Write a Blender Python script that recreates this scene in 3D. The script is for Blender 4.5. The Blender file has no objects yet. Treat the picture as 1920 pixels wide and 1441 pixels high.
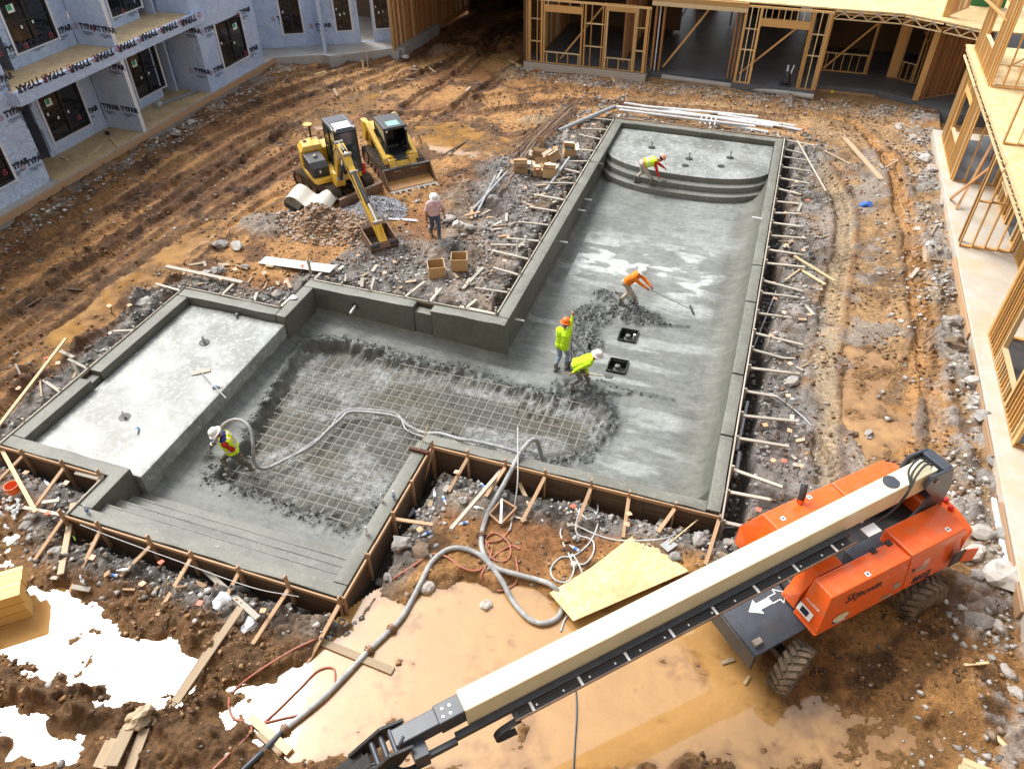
import bpy, bmesh, math, random
import numpy as np
from mathutils import Vector, Matrix
random.seed(7); np.random.seed(7)
PI = math.pi
S = bpy.context.scene
COL = S.collection

# ------------------------------------------------------------------ camera
CAM_H = 14.5
FPX, PITCH, ROLL, YAW = 1425.05, math.radians(40.952), math.radians(-.586), math.radians(-19.086)
_F = np.array([math.sin(YAW)*math.cos(PITCH), math.cos(YAW)*math.cos(PITCH), -math.sin(PITCH)])
_R = np.array([math.cos(YAW), -math.sin(YAW), 0.0]); _U = np.cross(_R, _F)
_R, _U = _R*math.cos(ROLL)+_U*math.sin(ROLL), -_R*math.sin(ROLL)+_U*math.cos(ROLL)
cam = bpy.data.cameras.new('camera'); cam.sensor_width = 36; cam.lens = FPX/1920*36
cam.clip_start = .1; cam.clip_end = 1500
camo = bpy.data.objects.new('camera', cam); COL.objects.link(camo)
camo.matrix_world = Matrix(((_R[0], _U[0], -_F[0], 0), (_R[1], _U[1], -_F[1], 0), (_R[2], _U[2], -_F[2], CAM_H), (0, 0, 0, 1)))
S.camera = camo

# ------------------------------------------------------------------ daylight: bright overcast
SUN_EL, SUN_AZ = 52.0, 64.0          # azimuth from +Y towards -X
w = bpy.data.worlds.new('World'); S.world = w; w.use_nodes = True
nt = w.node_tree; nt.nodes.clear()
sky = nt.nodes.new('ShaderNodeTexSky'); sky.sky_type = 'NISHITA'; sky.sun_disc = False
sky.sun_elevation = math.radians(SUN_EL); sky.sun_rotation = math.radians(-SUN_AZ)
sky.air_density = 1.2; sky.dust_density = 4.0; sky.ozone_density = 1.0
bw = nt.nodes.new('ShaderNodeRGBToBW'); mx = nt.nodes.new('ShaderNodeMix'); mx.data_type = 'RGBA'; mx.inputs[0].default_value = .78
bg = nt.nodes.new('ShaderNodeBackground'); bg.inputs[1].default_value = .15
ow = nt.nodes.new('ShaderNodeOutputWorld')
nt.links.new(sky.outputs[0], bw.inputs[0]); nt.links.new(sky.outputs[0], mx.inputs[6]); nt.links.new(bw.outputs[0], mx.inputs[7])
nt.links.new(mx.outputs[2], bg.inputs[0]); nt.links.new(bg.outputs[0], ow.inputs[0])
sl = bpy.data.lights.new('sun', 'SUN'); sl.energy = 1.2; sl.angle = math.radians(23); sl.color = (1, .975, .94)
so = bpy.data.objects.new('sun', sl); COL.objects.link(so)
a_, e_ = math.radians(SUN_AZ), math.radians(SUN_EL)
sdir = Vector((-math.sin(a_)*math.cos(e_), math.cos(a_)*math.cos(e_), math.sin(e_)))
so.rotation_euler = sdir.to_track_quat('Z', 'Y').to_euler(); so.location = (0, 20, 40)
S.view_settings.view_transform = 'Standard'; S.view_settings.look = 'None'; S.view_settings.gamma = 1
S.view_settings.use_curve_mapping = False; S.view_settings.exposure = 1.2

# ------------------------------------------------------------------ helpers
def at(px, py, z=0.0):
    d = _F+_R*(px-960)/FPX-_U*(py-720.5)/FPX
    t = (z-CAM_H)/d[2]
    return Vector((d[0]*t, d[1]*t, z))
def atx(px, py, x):
    d = _F+_R*(px-960)/FPX-_U*(py-720.5)/FPX; t = x/d[0]
    return Vector((x, d[1]*t, CAM_H+d[2]*t))
def aty(px, py, y):
    d = _F+_R*(px-960)/FPX-_U*(py-720.5)/FPX; t = y/d[1]
    return Vector((d[0]*t, y, CAM_H+d[2]*t))

class NB:
    """tiny node builder"""
    def __init__(s, name):
        s.m = bpy.data.materials.new(name); s.m.use_nodes = True; s.nt = s.m.node_tree
        s.b = s.nt.nodes['Principled BSDF']
    def n(s, t, **k):
        x = s.nt.nodes.new(t)
        for a, v in k.items(): setattr(x, a, v)
        return x
    def l(s, a, b): s.nt.links.new(a, b)
    def mix(s, f, a, b, blend='MIX'):
        x = s.n('ShaderNodeMix', data_type='RGBA', blend_type=blend)
        for i, v in ((0, f), (6, a), (7, b)):
            if hasattr(v, 'is_output'): s.l(v, x.inputs[i])
            else: x.inputs[i].default_value = v if i == 0 else (*v[:3], 1)
        return x.outputs[2]
    def noise(s, vec, scale, detail=4, rough=.6, dist=0):
        x = s.n('ShaderNodeTexNoise'); x.inputs['Scale'].default_value = scale; x.inputs['Detail'].default_value = detail
        x.inputs['Roughness'].default_value = rough; x.inputs['Distortion'].default_value = dist
        if vec: s.l(vec, x.inputs['Vector'])
        return x.outputs['Fac']
    def ramp(s, fac, a, b):
        x = s.n('ShaderNodeMapRange', clamp=True); s.l(fac, x.inputs[0]); x.inputs[1].default_value = a; x.inputs[2].default_value = b
        return x.outputs[0]
    def math(s, op, a, b):
        x = s.n('ShaderNodeMath', operation=op)
        for i, v in ((0, a), (1, b)):
            if hasattr(v, 'is_output'): s.l(v, x.inputs[i])
            else: x.inputs[i].default_value = v
        return x.outputs[0]
    def bump(s, h, strength, dist):
        x = s.n('ShaderNodeBump'); x.inputs['Strength'].default_value = strength; x.inputs['Distance'].default_value = dist
        s.l(h, x.inputs['Height']); s.l(x.outputs[0], s.b.inputs['Normal'])
        return x
    def set(s, **k):
        for a, v in k.items():
            i = s.b.inputs[a]
            if hasattr(v, 'is_output'): s.l(v, i)
            else: i.default_value = (*v[:3], 1) if isinstance(v, tuple) and len(v) == 3 and i.type == 'RGBA' else v

def pm(name, c1, c2=None, scale=6, rough=.7, bump=.15, bdist=.01, coord='Object', stretch=(1, 1, 1), metallic=0, rand=.0, lo=.35, hi=.65, spec=.5, dirt=None, dirt_amt=.5, dirt_scale=2.5, coat=0):
    """plain procedural material: two tones by noise, fine relief, optional dirt patches, per-object tone"""
    k = NB(name); tc = k.n('ShaderNodeTexCoord')
    mp = k.n('ShaderNodeMapping'); k.l(tc.outputs[coord] if coord != 'World' else k.n('ShaderNodeNewGeometry').outputs['Position'], mp.inputs[0])
    mp.inputs['Scale'].default_value = stretch
    oi = k.n('ShaderNodeObjectInfo')
    va = k.n('ShaderNodeVectorMath', operation='ADD'); k.l(mp.outputs[0], va.inputs[0])
    vs = k.n('ShaderNodeVectorMath', operation='SCALE'); vs.inputs[0].default_value = (13, 7, 5); k.l(oi.outputs['Random'], vs.inputs['Scale']); k.l(vs.outputs[0], va.inputs[1])
    v = va.outputs[0]
    f = k.noise(v, scale, 6, .65)
    col = k.mix(k.ramp(f, lo, hi), c1, c2 or c1)
    if dirt:
        d = k.noise(v, dirt_scale, 7, .7)
        col = k.mix(k.math('MULTIPLY', k.ramp(d, .48, .66), dirt_amt), col, dirt)
    if rand:
        hv = k.n('ShaderNodeHueSaturation'); k.l(col, hv.inputs['Color'])
        k.l(k.math('ADD', k.math('MULTIPLY', oi.outputs['Random'], rand*2), 1-rand), hv.inputs['Value']); col = hv.outputs[0]
    k.set(**{'Base Color': col, 'Roughness': rough, 'Metallic': metallic, 'Specular IOR Level': spec, 'Coat Weight': coat})
    if bump: k.bump(k.noise(v, scale*4, 5, .7), bump, bdist)
    return k.m

class MB:
    def __init__(s): s.v = []; s.f = []
    def add(s, vs, fs):
        o = len(s.v); s.v += [tuple(v) for v in vs]; s.f += [tuple(i+o for i in f) for f in fs]; return s
    def box(s, c, d, rz=0, M=None):
        x, y, z = d[0]/2, d[1]/2, d[2]/2
        vs = [Vector((a*x, b*y, e*z)) for e in (-1, 1) for a, b in ((-1, -1), (1, -1), (1, 1), (-1, 1))]
        if M is None: M = Matrix.Rotation(rz, 3, 'Z')
        c = Vector(c)
        return s.add([M @ v + c for v in vs], [(3, 2, 1, 0), (4, 5, 6, 7), (0, 1, 5, 4), (1, 2, 6, 5), (2, 3, 7, 6), (3, 0, 4, 7)])
    def b2(s, lo, hi):
        return s.box([(a+b)/2 for a, b in zip(lo, hi)], [abs(b-a) for a, b in zip(lo, hi)])
    def bar(s, p, q, w, t, up=(0, 0, 1)):
        p, q = Vector(p), Vector(q); d = (q-p); L = d.length; M = frame(d, up)
        return s.box((p+q)/2, (L, w, t), M=M)
    def prism(s, pts, a, b, axis='y'):
        """closed 2-D polygon extruded from a to b; axis y: pts are (x,z); axis z: (x,y); axis x: (y,z)"""
        n = len(pts)
        def mk(p, t): return {'y': (p[0], t, p[1]), 'z': (p[0], p[1], t), 'x': (t, p[0], p[1])}[axis]
        vs = [mk(p, a) for p in pts]+[mk(p, b) for p in pts]
        fs = [tuple(range(n)), tuple(range(2*n-1, n-1, -1))]+[(i, i+n, (i+1) % n+n, (i+1) % n) for i in range(n)]
        return s.add(vs, fs)
    def cyl(s, p, q, r0, r1=None, n=12, caps=True):
        p, q = Vector(p), Vector(q); r1 = r0 if r1 is None else r1
        return s.tube([p, q], [r0, r1], n, caps)
    def tube(s, pts, r, n=8, caps=True):
        pts = [Vector(p) for p in pts]; m = len(pts)
        rs = r if isinstance(r, (list, tuple)) else [r]*m
        vs = []; prev = None
        for i, p in enumerate(pts):
            d = (pts[min(i+1, m-1)]-pts[max(i-1, 0)])
            d = d.normalized() if d.length > 1e-9 else Vector((0, 0, 1))
            if prev is None:
                a = Vector((0, 0, 1)) if abs(d.z) < .9 else Vector((1, 0, 0)); u = d.cross(a).normalized()
            else:
                u = prev-d*prev.dot(d)
                u = u.normalized() if u.length > 1e-6 else d.orthogonal().normalized()
            prev = u; v = d.cross(u)
            vs += [p+(u*math.cos(2*PI*k/n)+v*math.sin(2*PI*k/n))*rs[i] for k in range(n)]
        fs = [(i*n+k, i*n+(k+1) % n, (i+1)*n+(k+1) % n, (i+1)*n+k) for i in range(m-1) for k in range(n)]
        if caps: fs += [tuple(range(n-1, -1, -1)), tuple(range((m-1)*n, m*n))]
        return s.add(vs, fs)
    def lathe(s, prof, c=(0, 0, 0), n=16, axis='z', closed=False):
        """prof: list of (r, h)"""
        c = Vector(c); vs = []
        for r, h in prof:
            for k in range(n):
                a = 2*PI*k/n; x, y = r*math.cos(a), r*math.sin(a)
                vs.append(c+Vector({'z': (x, y, h), 'y': (x, h, y), 'x': (h, x, y)}[axis]))
        m = len(prof)
        fs = [(i*n+k, i*n+(k+1) % n, (i+1)*n+(k+1) % n, (i+1)*n+k) for i in range(m-1) for k in range(n)]
        if closed: fs += [((m-1)*n+k, (m-1)*n+(k+1) % n, (k+1) % n, k) for k in range(n)]
        else: fs += [tuple(range(n-1, -1, -1)), tuple(range((m-1)*n, m*n))]
        return s.add(vs, fs)
    def build(s, name, mat, parent=None, bevel=0, smooth=False, loc=None, seg=2):
        me = bpy.data.meshes.new(name); me.from_pydata(s.v, [], s.f); me.validate()
        bm = bmesh.new(); bm.from_mesh(me); bmesh.ops.recalc_face_normals(bm, faces=bm.faces)
        if bevel:
            es = [e for e in bm.edges if len(e.link_faces) == 2 and e.calc_face_angle(0) > .5]
            bmesh.ops.bevel(bm, geom=es, offset=bevel, segments=seg, affect='EDGES', profile=.5, clamp_overlap=True)
        bm.to_mesh(me); bm.free()
        if smooth: sm(me, 40)
        return obj(name, me, mat, parent, loc)
def sm(me, ang=40):
    me.polygons.foreach_set('use_smooth', [True]*len(me.polygons))
    bm = bmesh.new(); bm.from_mesh(me)
    for e in bm.edges: e.smooth = not (len(e.link_faces) == 2 and e.calc_face_angle(0) > math.radians(ang))
    bm.to_mesh(me); bm.free()
def frame(d, up=(0, 0, 1)):
    x = Vector(d).normalized(); up = Vector(up)
    if abs(x.dot(up.normalized())) > .98: up = Vector((0, 1, 0)) if abs(x.y) < .9 else Vector((1, 0, 0))
    y = up.cross(x).normalized(); z = x.cross(y)
    return Matrix((x, y, z)).transposed()
def obj(name, me, mat=None, parent=None, loc=None):
    o = bpy.data.objects.new(name, me)
    if mat and not me.materials: me.materials.append(mat)
    COL.objects.link(o); adopt(o, parent)
    if loc is not None: o.location = loc
    return o
WSET = set()      # objects whose own matrix is the world matrix; their children are given in world coordinates
def adopt(o, parent):
    o.parent = parent
    if parent is not None and parent.name in WSET:
        o.matrix_parent_inverse = parent.matrix_basis.inverted(); WSET.add(o.name)
def tag(o, label=None, cat=None, group=None, kind=None):
    for k, v in (('label', label), ('category', cat), ('group', group), ('kind', kind)):
        if v: o[k] = v
    return o
def thing(name, label, cat, loc=(0, 0, 0), rz=0, group=None, world=False):
    o = bpy.data.objects.new(name, None); COL.objects.link(o); o.empty_display_size = .3
    o.location = loc; o.rotation_euler = (0, 0, rz)
    if world: WSET.add(o.name)
    return tag(o, label, cat, group)
_unit = {}
def unit(mat):
    if mat.name not in _unit:
        b = MB().box((0, 0, 0), (1, 1, 1)); me = bpy.data.meshes.new('board_'+mat.name); me.from_pydata(b.v, [], b.f); me.materials.append(mat); _unit[mat.name] = me
    return _unit[mat.name]
def board(name, p, q, w, t, mat, parent=None, up=(0, 0, 1)):
    """a piece of lumber from p to q, w wide (sideways), t thick (along up); shares one mesh per material"""
    p, q = Vector(p), Vector(q); M = frame(q-p, up).to_4x4(); L = (q-p).length
    o = bpy.data.objects.new(name, unit(mat)); COL.objects.link(o); adopt(o, parent)
    o.matrix_basis = Matrix.Translation((p+q)/2) @ M @ Matrix.Diagonal((L, w, t, 1))
    return o
def block(name, lo, hi, mat, parent=None):
    o = bpy.data.objects.new(name, unit(mat)); COL.objects.link(o); adopt(o, parent)
    o.location = [(a+b)/2 for a, b in zip(lo, hi)]; o.scale = [abs(b-a) for a, b in zip(lo, hi)]
    return o
def copy_tree(o, parent=None):
    c = o.copy(); COL.objects.link(c); c.parent = parent
    for ch in list(o.children): copy_tree(ch, c)
    return c
def spline(pts, n=8):
    """Catmull-Rom through 3-D points"""
    P = [Vector(p) for p in pts]; P = [P[0]*2-P[1]]+P+[P[-1]*2-P[-2]]; out = []
    for i in range(1, len(P)-2):
        a, b, c, d = P[i-1:i+3]
        for k in range(n):
            t = k/n
            out.append(.5*((2*b)+(c-a)*t+(2*a-5*b+4*c-d)*t*t+(3*b-a-3*c+d)*t**3))
    out.append(P[-2]); return out
_textc = {}
def text_mesh(txt, size=1.0, bold=.0, shear=0.0):
    key = (txt, size, bold, shear)
    if key not in _textc:
        cu = bpy.data.curves.new('print', 'FONT'); cu.body = txt; cu.size = size; cu.offset = bold; cu.shear = shear
        cu.align_x = 'CENTER'; cu.align_y = 'CENTER'; cu.resolution_u = 2; cu.extrude = .0
        o = bpy.data.objects.new('print', cu); COL.objects.link(o)
        me = bpy.data.meshes.new_from_object(o.evaluated_get(bpy.context.evaluated_depsgraph_get()))
        bpy.data.objects.remove(o); bpy.data.curves.remove(cu); _textc[key] = me
    return _textc[key].copy()

# ------------------------------------------------------------------ value noise (numpy)
def _h(ix, iy, seed):
    n = (ix*374761393+iy*668265263+seed*1442695041) & 0xffffffff
    n = ((n ^ (n >> 13))*1274126177) & 0xffffffff
    return ((n ^ (n >> 16)) & 0xffff)/65535.0
def vnoise(x, y, seed=0):
    x = np.asarray(x, float); y = np.asarray(y, float)
    ix, iy = np.floor(x).astype(np.int64), np.floor(y).astype(np.int64); fx, fy = x-ix, y-iy
    fx = fx*fx*(3-2*fx); fy = fy*fy*(3-2*fy)
    a, b, c, d = _h(ix, iy, seed), _h(ix+1, iy, seed), _h(ix, iy+1, seed), _h(ix+1, iy+1, seed)
    return (a*(1-fx)+b*fx)*(1-fy)+(c*(1-fx)+d*fx)*fy
def fbm(x, y, o=4, seed=0, g=.5):
    s = 0; a = 1; t = 0
    for i in range(o):
        s = s+a*vnoise(x*2**i+17.3*i, y*2**i-9.1*i, seed+i); t += a; a *= g
    return s/t
def sstep(a, b, x):
    t = np.clip((x-a)/(b-a), 0, 1); return t*t*(3-2*t)
def pdist(x, y, pts, closed=False):
    """distance to a polyline, arclength of nearest point and signed side"""
    x = np.asarray(x, float); y = np.asarray(y, float)
    best = np.full(x.shape, 1e9); sa = np.zeros(x.shape); sd = np.zeros(x.shape); acc = 0
    P = [tuple(p[:2]) for p in pts]
    if closed: P = P+[P[0]]
    for (x0, y0), (x1, y1) in zip(P[:-1], P[1:]):
        dx, dy = x1-x0, y1-y0; L = math.hypot(dx, dy)+1e-9
        t = np.clip(((x-x0)*dx+(y-y0)*dy)/L**2, 0, 1)
        d = np.hypot(x-x0-t*dx, y-y0-t*dy); m = d < best
        best = np.where(m, d, best); sa = np.where(m, acc+t*L, sa); sd = np.where(m, ((x-x0)*dy-(y-y0)*dx)/L, sd); acc += L
    return best, sa, sd
def inpoly(x, y, pts):
    x = np.asarray(x, float); y = np.asarray(y, float); r = np.zeros(x.shape, bool); n = len(pts)
    for i in range(n):
        x0, y0 = pts[i][:2]; x1, y1 = pts[(i+1) % n][:2]
        c = ((y0 > y) != (y1 > y)) & (x < (x1-x0)*(y-y0)/((y1-y0) or 1e-12)+x0)
        r ^= c
    return r
def sdpoly(x, y, pts):
    """signed distance, negative inside"""
    d = pdist(x, y, pts, True)[0]; return np.where(inpoly(x, y, pts), -d, d)
def grid_mesh(name, xs, ys, Z, keep=None):
    nx, ny = len(xs), len(ys); X, Y = np.meshgrid(xs, ys)
    co = np.stack([X, Y, Z], -1).reshape(-1, 3)
    i = np.arange(ny-1)[:, None]*nx+np.arange(nx-1)[None, :]
    q = np.stack([i, i+1, i+nx+1, i+nx], -1).reshape(-1, 4)
    if keep is not None: q = q[keep.reshape(-1)]
    me = bpy.data.meshes.new(name); me.vertices.add(len(co)); me.vertices.foreach_set('co', co.ravel())
    me.loops.add(q.size); me.loops.foreach_set('vertex_index', q.ravel().astype(np.int32))
    me.polygons.add(len(q)); me.polygons.foreach_set('loop_start', np.arange(0, q.size, 4, dtype=np.int32)); me.polygons.foreach_set('loop_total', np.full(len(q), 4, np.int32))
    me.update(calc_edges=True); me.polygons.foreach_set('use_smooth', np.ones(len(q), bool))
    return me
def vcol(me, name, rgba):
    a = me.color_attributes.new(name, 'FLOAT_COLOR', 'POINT'); a.data.foreach_set('color', np.ascontiguousarray(rgba, dtype=np.float32).ravel())
# ------------------------------------------------------------------ ground
POOL_OUT = [(-17.75, 9.15), (-14.22, 9.15), (-14.22, 7.78), (-6.72, 7.78), (-6.72, 12.78), (.92, 12.78), (.92, 36.1), (-7.0, 36.1), (-7.0, 18.85), (-13.95, 18.85), (-13.95, 17.05), (-17.75, 17.05)]
def pxpoly(pts, z=-.3): return [tuple(at(x, y, z)[:2]) for x, y in pts]
gx = np.concatenate([[-300, -120, -60, -40], np.arange(-33, -19, .075), np.arange(-19, 8, .05), np.arange(8, 10.01, .1), [13, 25, 60, 120, 300]])
gy = np.concatenate([[-300, -60, -10, 0], np.arange(1.6, 14, .046), np.arange(14, 28, .066), np.arange(28, 48, .1), np.arange(48, 62, .4), [75, 150, 300]])
X, Y = np.meshgrid(gx, gy)
inner = (X > -34) & (X < 10.5) & (Y > 1) & (Y < 62)
n1 = fbm(X*.35, Y*.35, 3, 1); n2 = fbm(X*1.3, Y*1.3, 4, 2); n3 = fbm(X*4.5, Y*4.5, 4, 3); n4 = fbm(X*11, Y*11, 2, 4); n5 = vnoise(X*17, Y*17, 8)
d_out = sdpoly(X, Y, POOL_OUT)
Z = -.26+(n1-.5)*.35+(n2-.5)*.14+(n3-.5)*.06
Z = np.where(Y < 7.5, Z-.12*sstep(7.5, 6, Y), Z)
Z += .16*sstep(4.5, 6.8, X)*sstep(10, 14, Y)+.14*sstep(-24.5, -26.8, X)+.14*sstep(40, 41.6, Y)*(X > -13)
rough_amt = np.ones_like(Z)*.6
tan, brown, dark = np.array((.47, .245, .088)), np.array((.31, .142, .052)), np.array((.078, .038, .019))
grey, dgrey, lgrey = np.array((.225, .215, .2)), np.array((.06, .057, .052)), np.array((.44, .42, .395))
def lerp(c, d, t): return c+(d-c)*t[..., None]
C = np.zeros(X.shape+(3,))+brown
C = lerp(C, tan, sstep(.38, .56, n1*.6+n2*.4))
C = lerp(C, dark, sstep(.56, .7, fbm(X*.9+40, Y*.9, 4, 9))*.8)
wet = np.zeros_like(Z)+.25
# tan right corridor
cor = sstep(1.6, 3.0, X)*sstep(12, 15, Y)*sstep(41, 36, Y)
C = lerp(C, np.array((.42, .275, .14)), cor*.75); C = lerp(C, grey*1.3, cor*sstep(.47, .6, n2)*.7); C = lerp(C, dark*1.8, cor*sstep(.55, .68, fbm(X*1.6+4, Y*1.6, 4, 19))*.5)
bkb = sstep(36.3, 37.5, Y)*sstep(-9, -5, X)*(X < 7)
C = lerp(C, np.array((.47, .30, .155)), bkb*.7)
wet -= .15*cor
south = sstep(8.2, 7.0, Y)
C = lerp(C, np.array((.24, .128, .055)), south*.75); C = lerp(C, dark*1.3, south*sstep(.5, .62, n3*.5+n2*.5)*.6)
# mud piles, ruts, tracks ------------------------------------------------
def rut(pts, width, depth, tread=0, amp=0, chev=False, mode='dark', z=-.3, berm=.05, fade=1):
    global Z, C, wet
    P = [tuple(p[:2]) for p in spline([at(x, y, z) for x, y in pts], 6)]
    d, s, sd = pdist(X, Y, P)
    wob = (n2-.5)*.22+(n3-.5)*.12
    d2 = d+wob
    depth = depth*1.35; berm = berm*1.5; amp = amp*1.4
    core = sstep(width/2+.06, width/2-.06, d2); bm_ = np.exp(-((d2-width/2-.13)/.12)**2)
    Z += -depth*core*fade+berm*bm_*(.2+1.1*n3+.9*np.maximum(n4-.4, 0))
    if tread:
        ph = s/tread + (np.abs(sd)*.8/tread if chev else 0)
        t = np.clip(np.cos(2*PI*ph)*1.6, -1, 1)*(.35+.9*n2)
        if chev: t = t*sstep(.02, .08, np.abs(sd))
        Z += amp*t*core
        C = lerp(C, C*.62, core*sstep(.1, .8, -t)*.7)
    if mode == 'dark':
        C = lerp(C, dark*1.15, np.clip(bm_*(.35+1.2*n3)*1.1+core*.28, 0, 1)*.8)
    elif mode == 'tan':
        C = lerp(C, tan*1.12, core*.8); C = lerp(C, dark*1.6, np.clip(bm_*(n3*1.3), 0, 1)*.6)
    elif mode == 'light':
        C = lerp(C, np.array((.50, .38, .24)), core*.75); C = lerp(C, dark*1.8, np.clip(bm_*(n3*1.2), 0, 1)*.65)
    wet += .15*core*(mode == 'dark')
rut([(0, 690), (180, 570), (330, 455), (520, 330), (575, 290)], .42, .09, .16, .022)
rut([(0, 740), (150, 640), (300, 530), (420, 440), (520, 370)], .45, .06, 0, 0, mode='tan')
rut([(0, 620), (200, 480), (400, 345), (560, 240), (700, 180), (860, 110), (930, 60)], .45, .1, .16, .028)
rut([(0, 560), (200, 440), (400, 300), (560, 220), (720, 150), (860, 85)], .5, .07, 0, 0, mode='tan')
rut([(0, 500), (160, 400), (330, 285), (500, 190), (640, 140), (780, 100), (880, 50)], .48, .12, .17, .03)
rut([(0, 440), (150, 360), (300, 260), (440, 175), (560, 140), (700, 110)], .45, .1, .17, .025)
rut([(0, 655), (190, 525), (350, 410), (520, 300), (590, 262)], .3, .07, .15, .022)
rut([(0, 590), (200, 462), (400, 322), (560, 232), (700, 170)], .22, .06, 0, 0)
rut([(0, 530), (180, 418), (365, 292), (530, 200), (660, 155), (820, 95)], .3, .09, .16, .025)
rut([(0, 470), (160, 378), (320, 270), (470, 180), (600, 138), (740, 105)], .28, .07, .16, .02)
rut([(0, 780), (120, 690), (240, 600), (330, 530)], .4, .08, .16, .025)
rut([(700, 215), (800, 215), (880, 240), (960, 262), (1000, 250)], .4, .1, .16, .025)
rut([(780, 255), (850, 262), (930, 285), (985, 300)], .35, .1, .16, .02)
rut([(160, 420), (330, 345), (480, 255), (560, 225)], .3, .05, .15, .02)
rut([(760, 230), (900, 190), (1050, 170), (1250, 185), (1450, 205), (1600, 235), (1660, 300), (1690, 370)], .5, .05, .2, .015, mode='tan')
rut([(900, 215), (1050, 195), (1200, 200), (1480, 225)], .35, .06, .2, .015)
rut([(760, 200), (840, 150), (900, 110), (930, 70)], .4, .08, .17, .02)
rut([(830, 220), (930, 150), (985, 120), (1000, 90)], .4, .08, .17, .02)
rut([(1520, 290), (1575, 370), (1580, 450), (1560, 560), (1545, 680), (1545, 830), (1550, 900)], .66, .07, .26, .04, True, 'light')
rut([(1660, 290), (1690, 380), (1715, 500), (1730, 620), (1745, 740), (1765, 850), (1780, 960)], .66, .09, .26, .05, True, 'tan')
rut([(1730, 620), (1700, 760), (1690, 860)], .5, .03, .22, .02, True, 'tan')
rut([(60, 1330), (200, 1300), (330, 1330), (430, 1340)], .4, .07, 0, 0)
rut([(40, 1260), (160, 1310), (280, 1380), (330, 1441)], .35, .07, .2, .02)
rut([(1560, 1441), (1640, 1330), (1700, 1250), (1760, 1180)], .5, .06, .2, .03, True)
def mound(px, py, h, rx, ry=None, col=None, seed=0, z=-.25):
    global Z, C
    p = at(px, py, z); ry = ry or rx
    dx, dy = (X-p.x)/rx, (Y-p.y)/ry
    r = np.sqrt(dx*dx+dy*dy)+(fbm(X*1.5, Y*1.5, 3, 50+seed)-.5)*.5
    m = sstep(1, 0, r); Z += h*m+.12*h*m*(n3-.5)*4
    if col is not None: C = lerp(C, np.array(col), np.clip(m*2.5, 0, 1)*.85)
mound(600, 420, .75, 1.6, 1.3, (.33, .2, .115), 1); mound(660, 440, .4, 1.2, .9, (.34, .22, .13), 2); mound(505, 425, .45, 1.5, 1.2, (.33, .29, .25), 3)
mound(700, 392, .42, 1.5, 1.1, (.36, .375, .40), 4)
mound(850, 460, .3, 1.2, .8, (.36, .24, .14), 5); mound(1470, 192, .3, .9, .6, (.2, .1, .05), 6)
mound(900, 250, .25, 1.6, .8, dark*1.5, 7); mound(260, 560, .35, 1.2, .9, dark*1.6, 8); mound(150, 640, .3, 1.2, 1.0, dark*1.6, 9); mound(60, 720, .3, 1.2, .9, dark*1.7, 10)
mound(1010, 230, .3, 1.4, .7, (.38, .27, .16), 11); mound(960, 140, .3, 1.2, 1.2, (.3, .2, .12), 12); mound(830, 95, .25, 1.2, 1.2, (.3, .19, .11), 13)
for i, (a, b) in enumerate([(1790, 620), (1800, 700), (1830, 770), (1760, 560), (1750, 480), (1740, 400), (1735, 300), (1800, 860), (1810, 960), (1850, 1050)]):
    mound(a, b, .16+.08*(i % 3), .55, .7, (.36, .29, .21) if i % 2 else (.45, .42, .38), 20+i)
for i, (a, b) in enumerate([(60, 1275), (150, 1330), (260, 1310), (330, 1390), (200, 1400), (420, 1390), (120, 1080), (230, 1080), (330, 1130), (560, 1200), (450, 1230), (350, 1170), (640, 1150)]):
    mound(a, b, .16, .75, .6, (.2, .11, .05), 40+i)
mound(880, 930, .25, 1.0, .8, (.30, .26, .21), 60); mound(1080, 960, .3, 1.3, .7, (.27, .18, .10), 61); mound(1240, 1010, .25, 1.0, .6, (.27, .2, .13), 62); mound(1290, 1180, .2, 1.1, .8, (.31, .21, .12), 63)
# grey rubble skirt round the pool -----------------------------------------
R_ = np.full(X.shape, 1.2)
R_ = np.where((X > .9), 2.3, R_); R_ = np.where((X < -7) & (Y > 18.8), 1.6+3.6*sstep(-15, -12, X)*sstep(36, 30, Y), R_)
R_ = np.where(Y > 36, .9, R_); R_ = np.where((X < -13.9) & (Y > 9), 1.25, R_)
R_ = np.where((X > -6.7) & (Y < 12.8), 1.2, R_)
R_ = R_*(.7+.6*fbm(X*.8+3, Y*.8, 3, 31))
g = sstep(1.1, .65, d_out/R_)
gcol = lerp(np.zeros_like(C)+grey, lgrey, sstep(.52, .68, n2)*.55); gcol = lerp(gcol, dgrey, sstep(.52, .66, fbm(X*2+9, Y*2, 4, 33))*.8)
gcol = lerp(gcol, np.array((.30, .2, .12)), sstep(.55, .7, fbm(X*.7+2, Y*.7, 3, 35))*.5)
C = lerp(C, gcol, g*.92); Z += g*((n2-.5)*.14+(n3-.45)*.12+(n4-.5)*.035); wet -= .1*g
skL = sstep(1.3, .2, np.abs(X-6.9)+.5*(n2-.5))*(Y < 41)*(Y > 3)          # concrete crumbs by the right slab
C = lerp(C, lgrey*.9, skL*sstep(.45, .6, n3*.5+n2*.5)*.7); Z += skL*(n3-.45)*.14
skF = sstep(1.1, .1, np.abs(X+26.7)+.5*(n2-.5))*(Y < 40); C = lerp(C, lgrey*.7, skF*sstep(.5, .62, n2)*.6)
skB = sstep(1.1, .2, np.abs(Y-41.2))*(X > -13.5); C = lerp(C, lgrey*.8, skB*sstep(.5, .62, n2)*.6)
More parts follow.
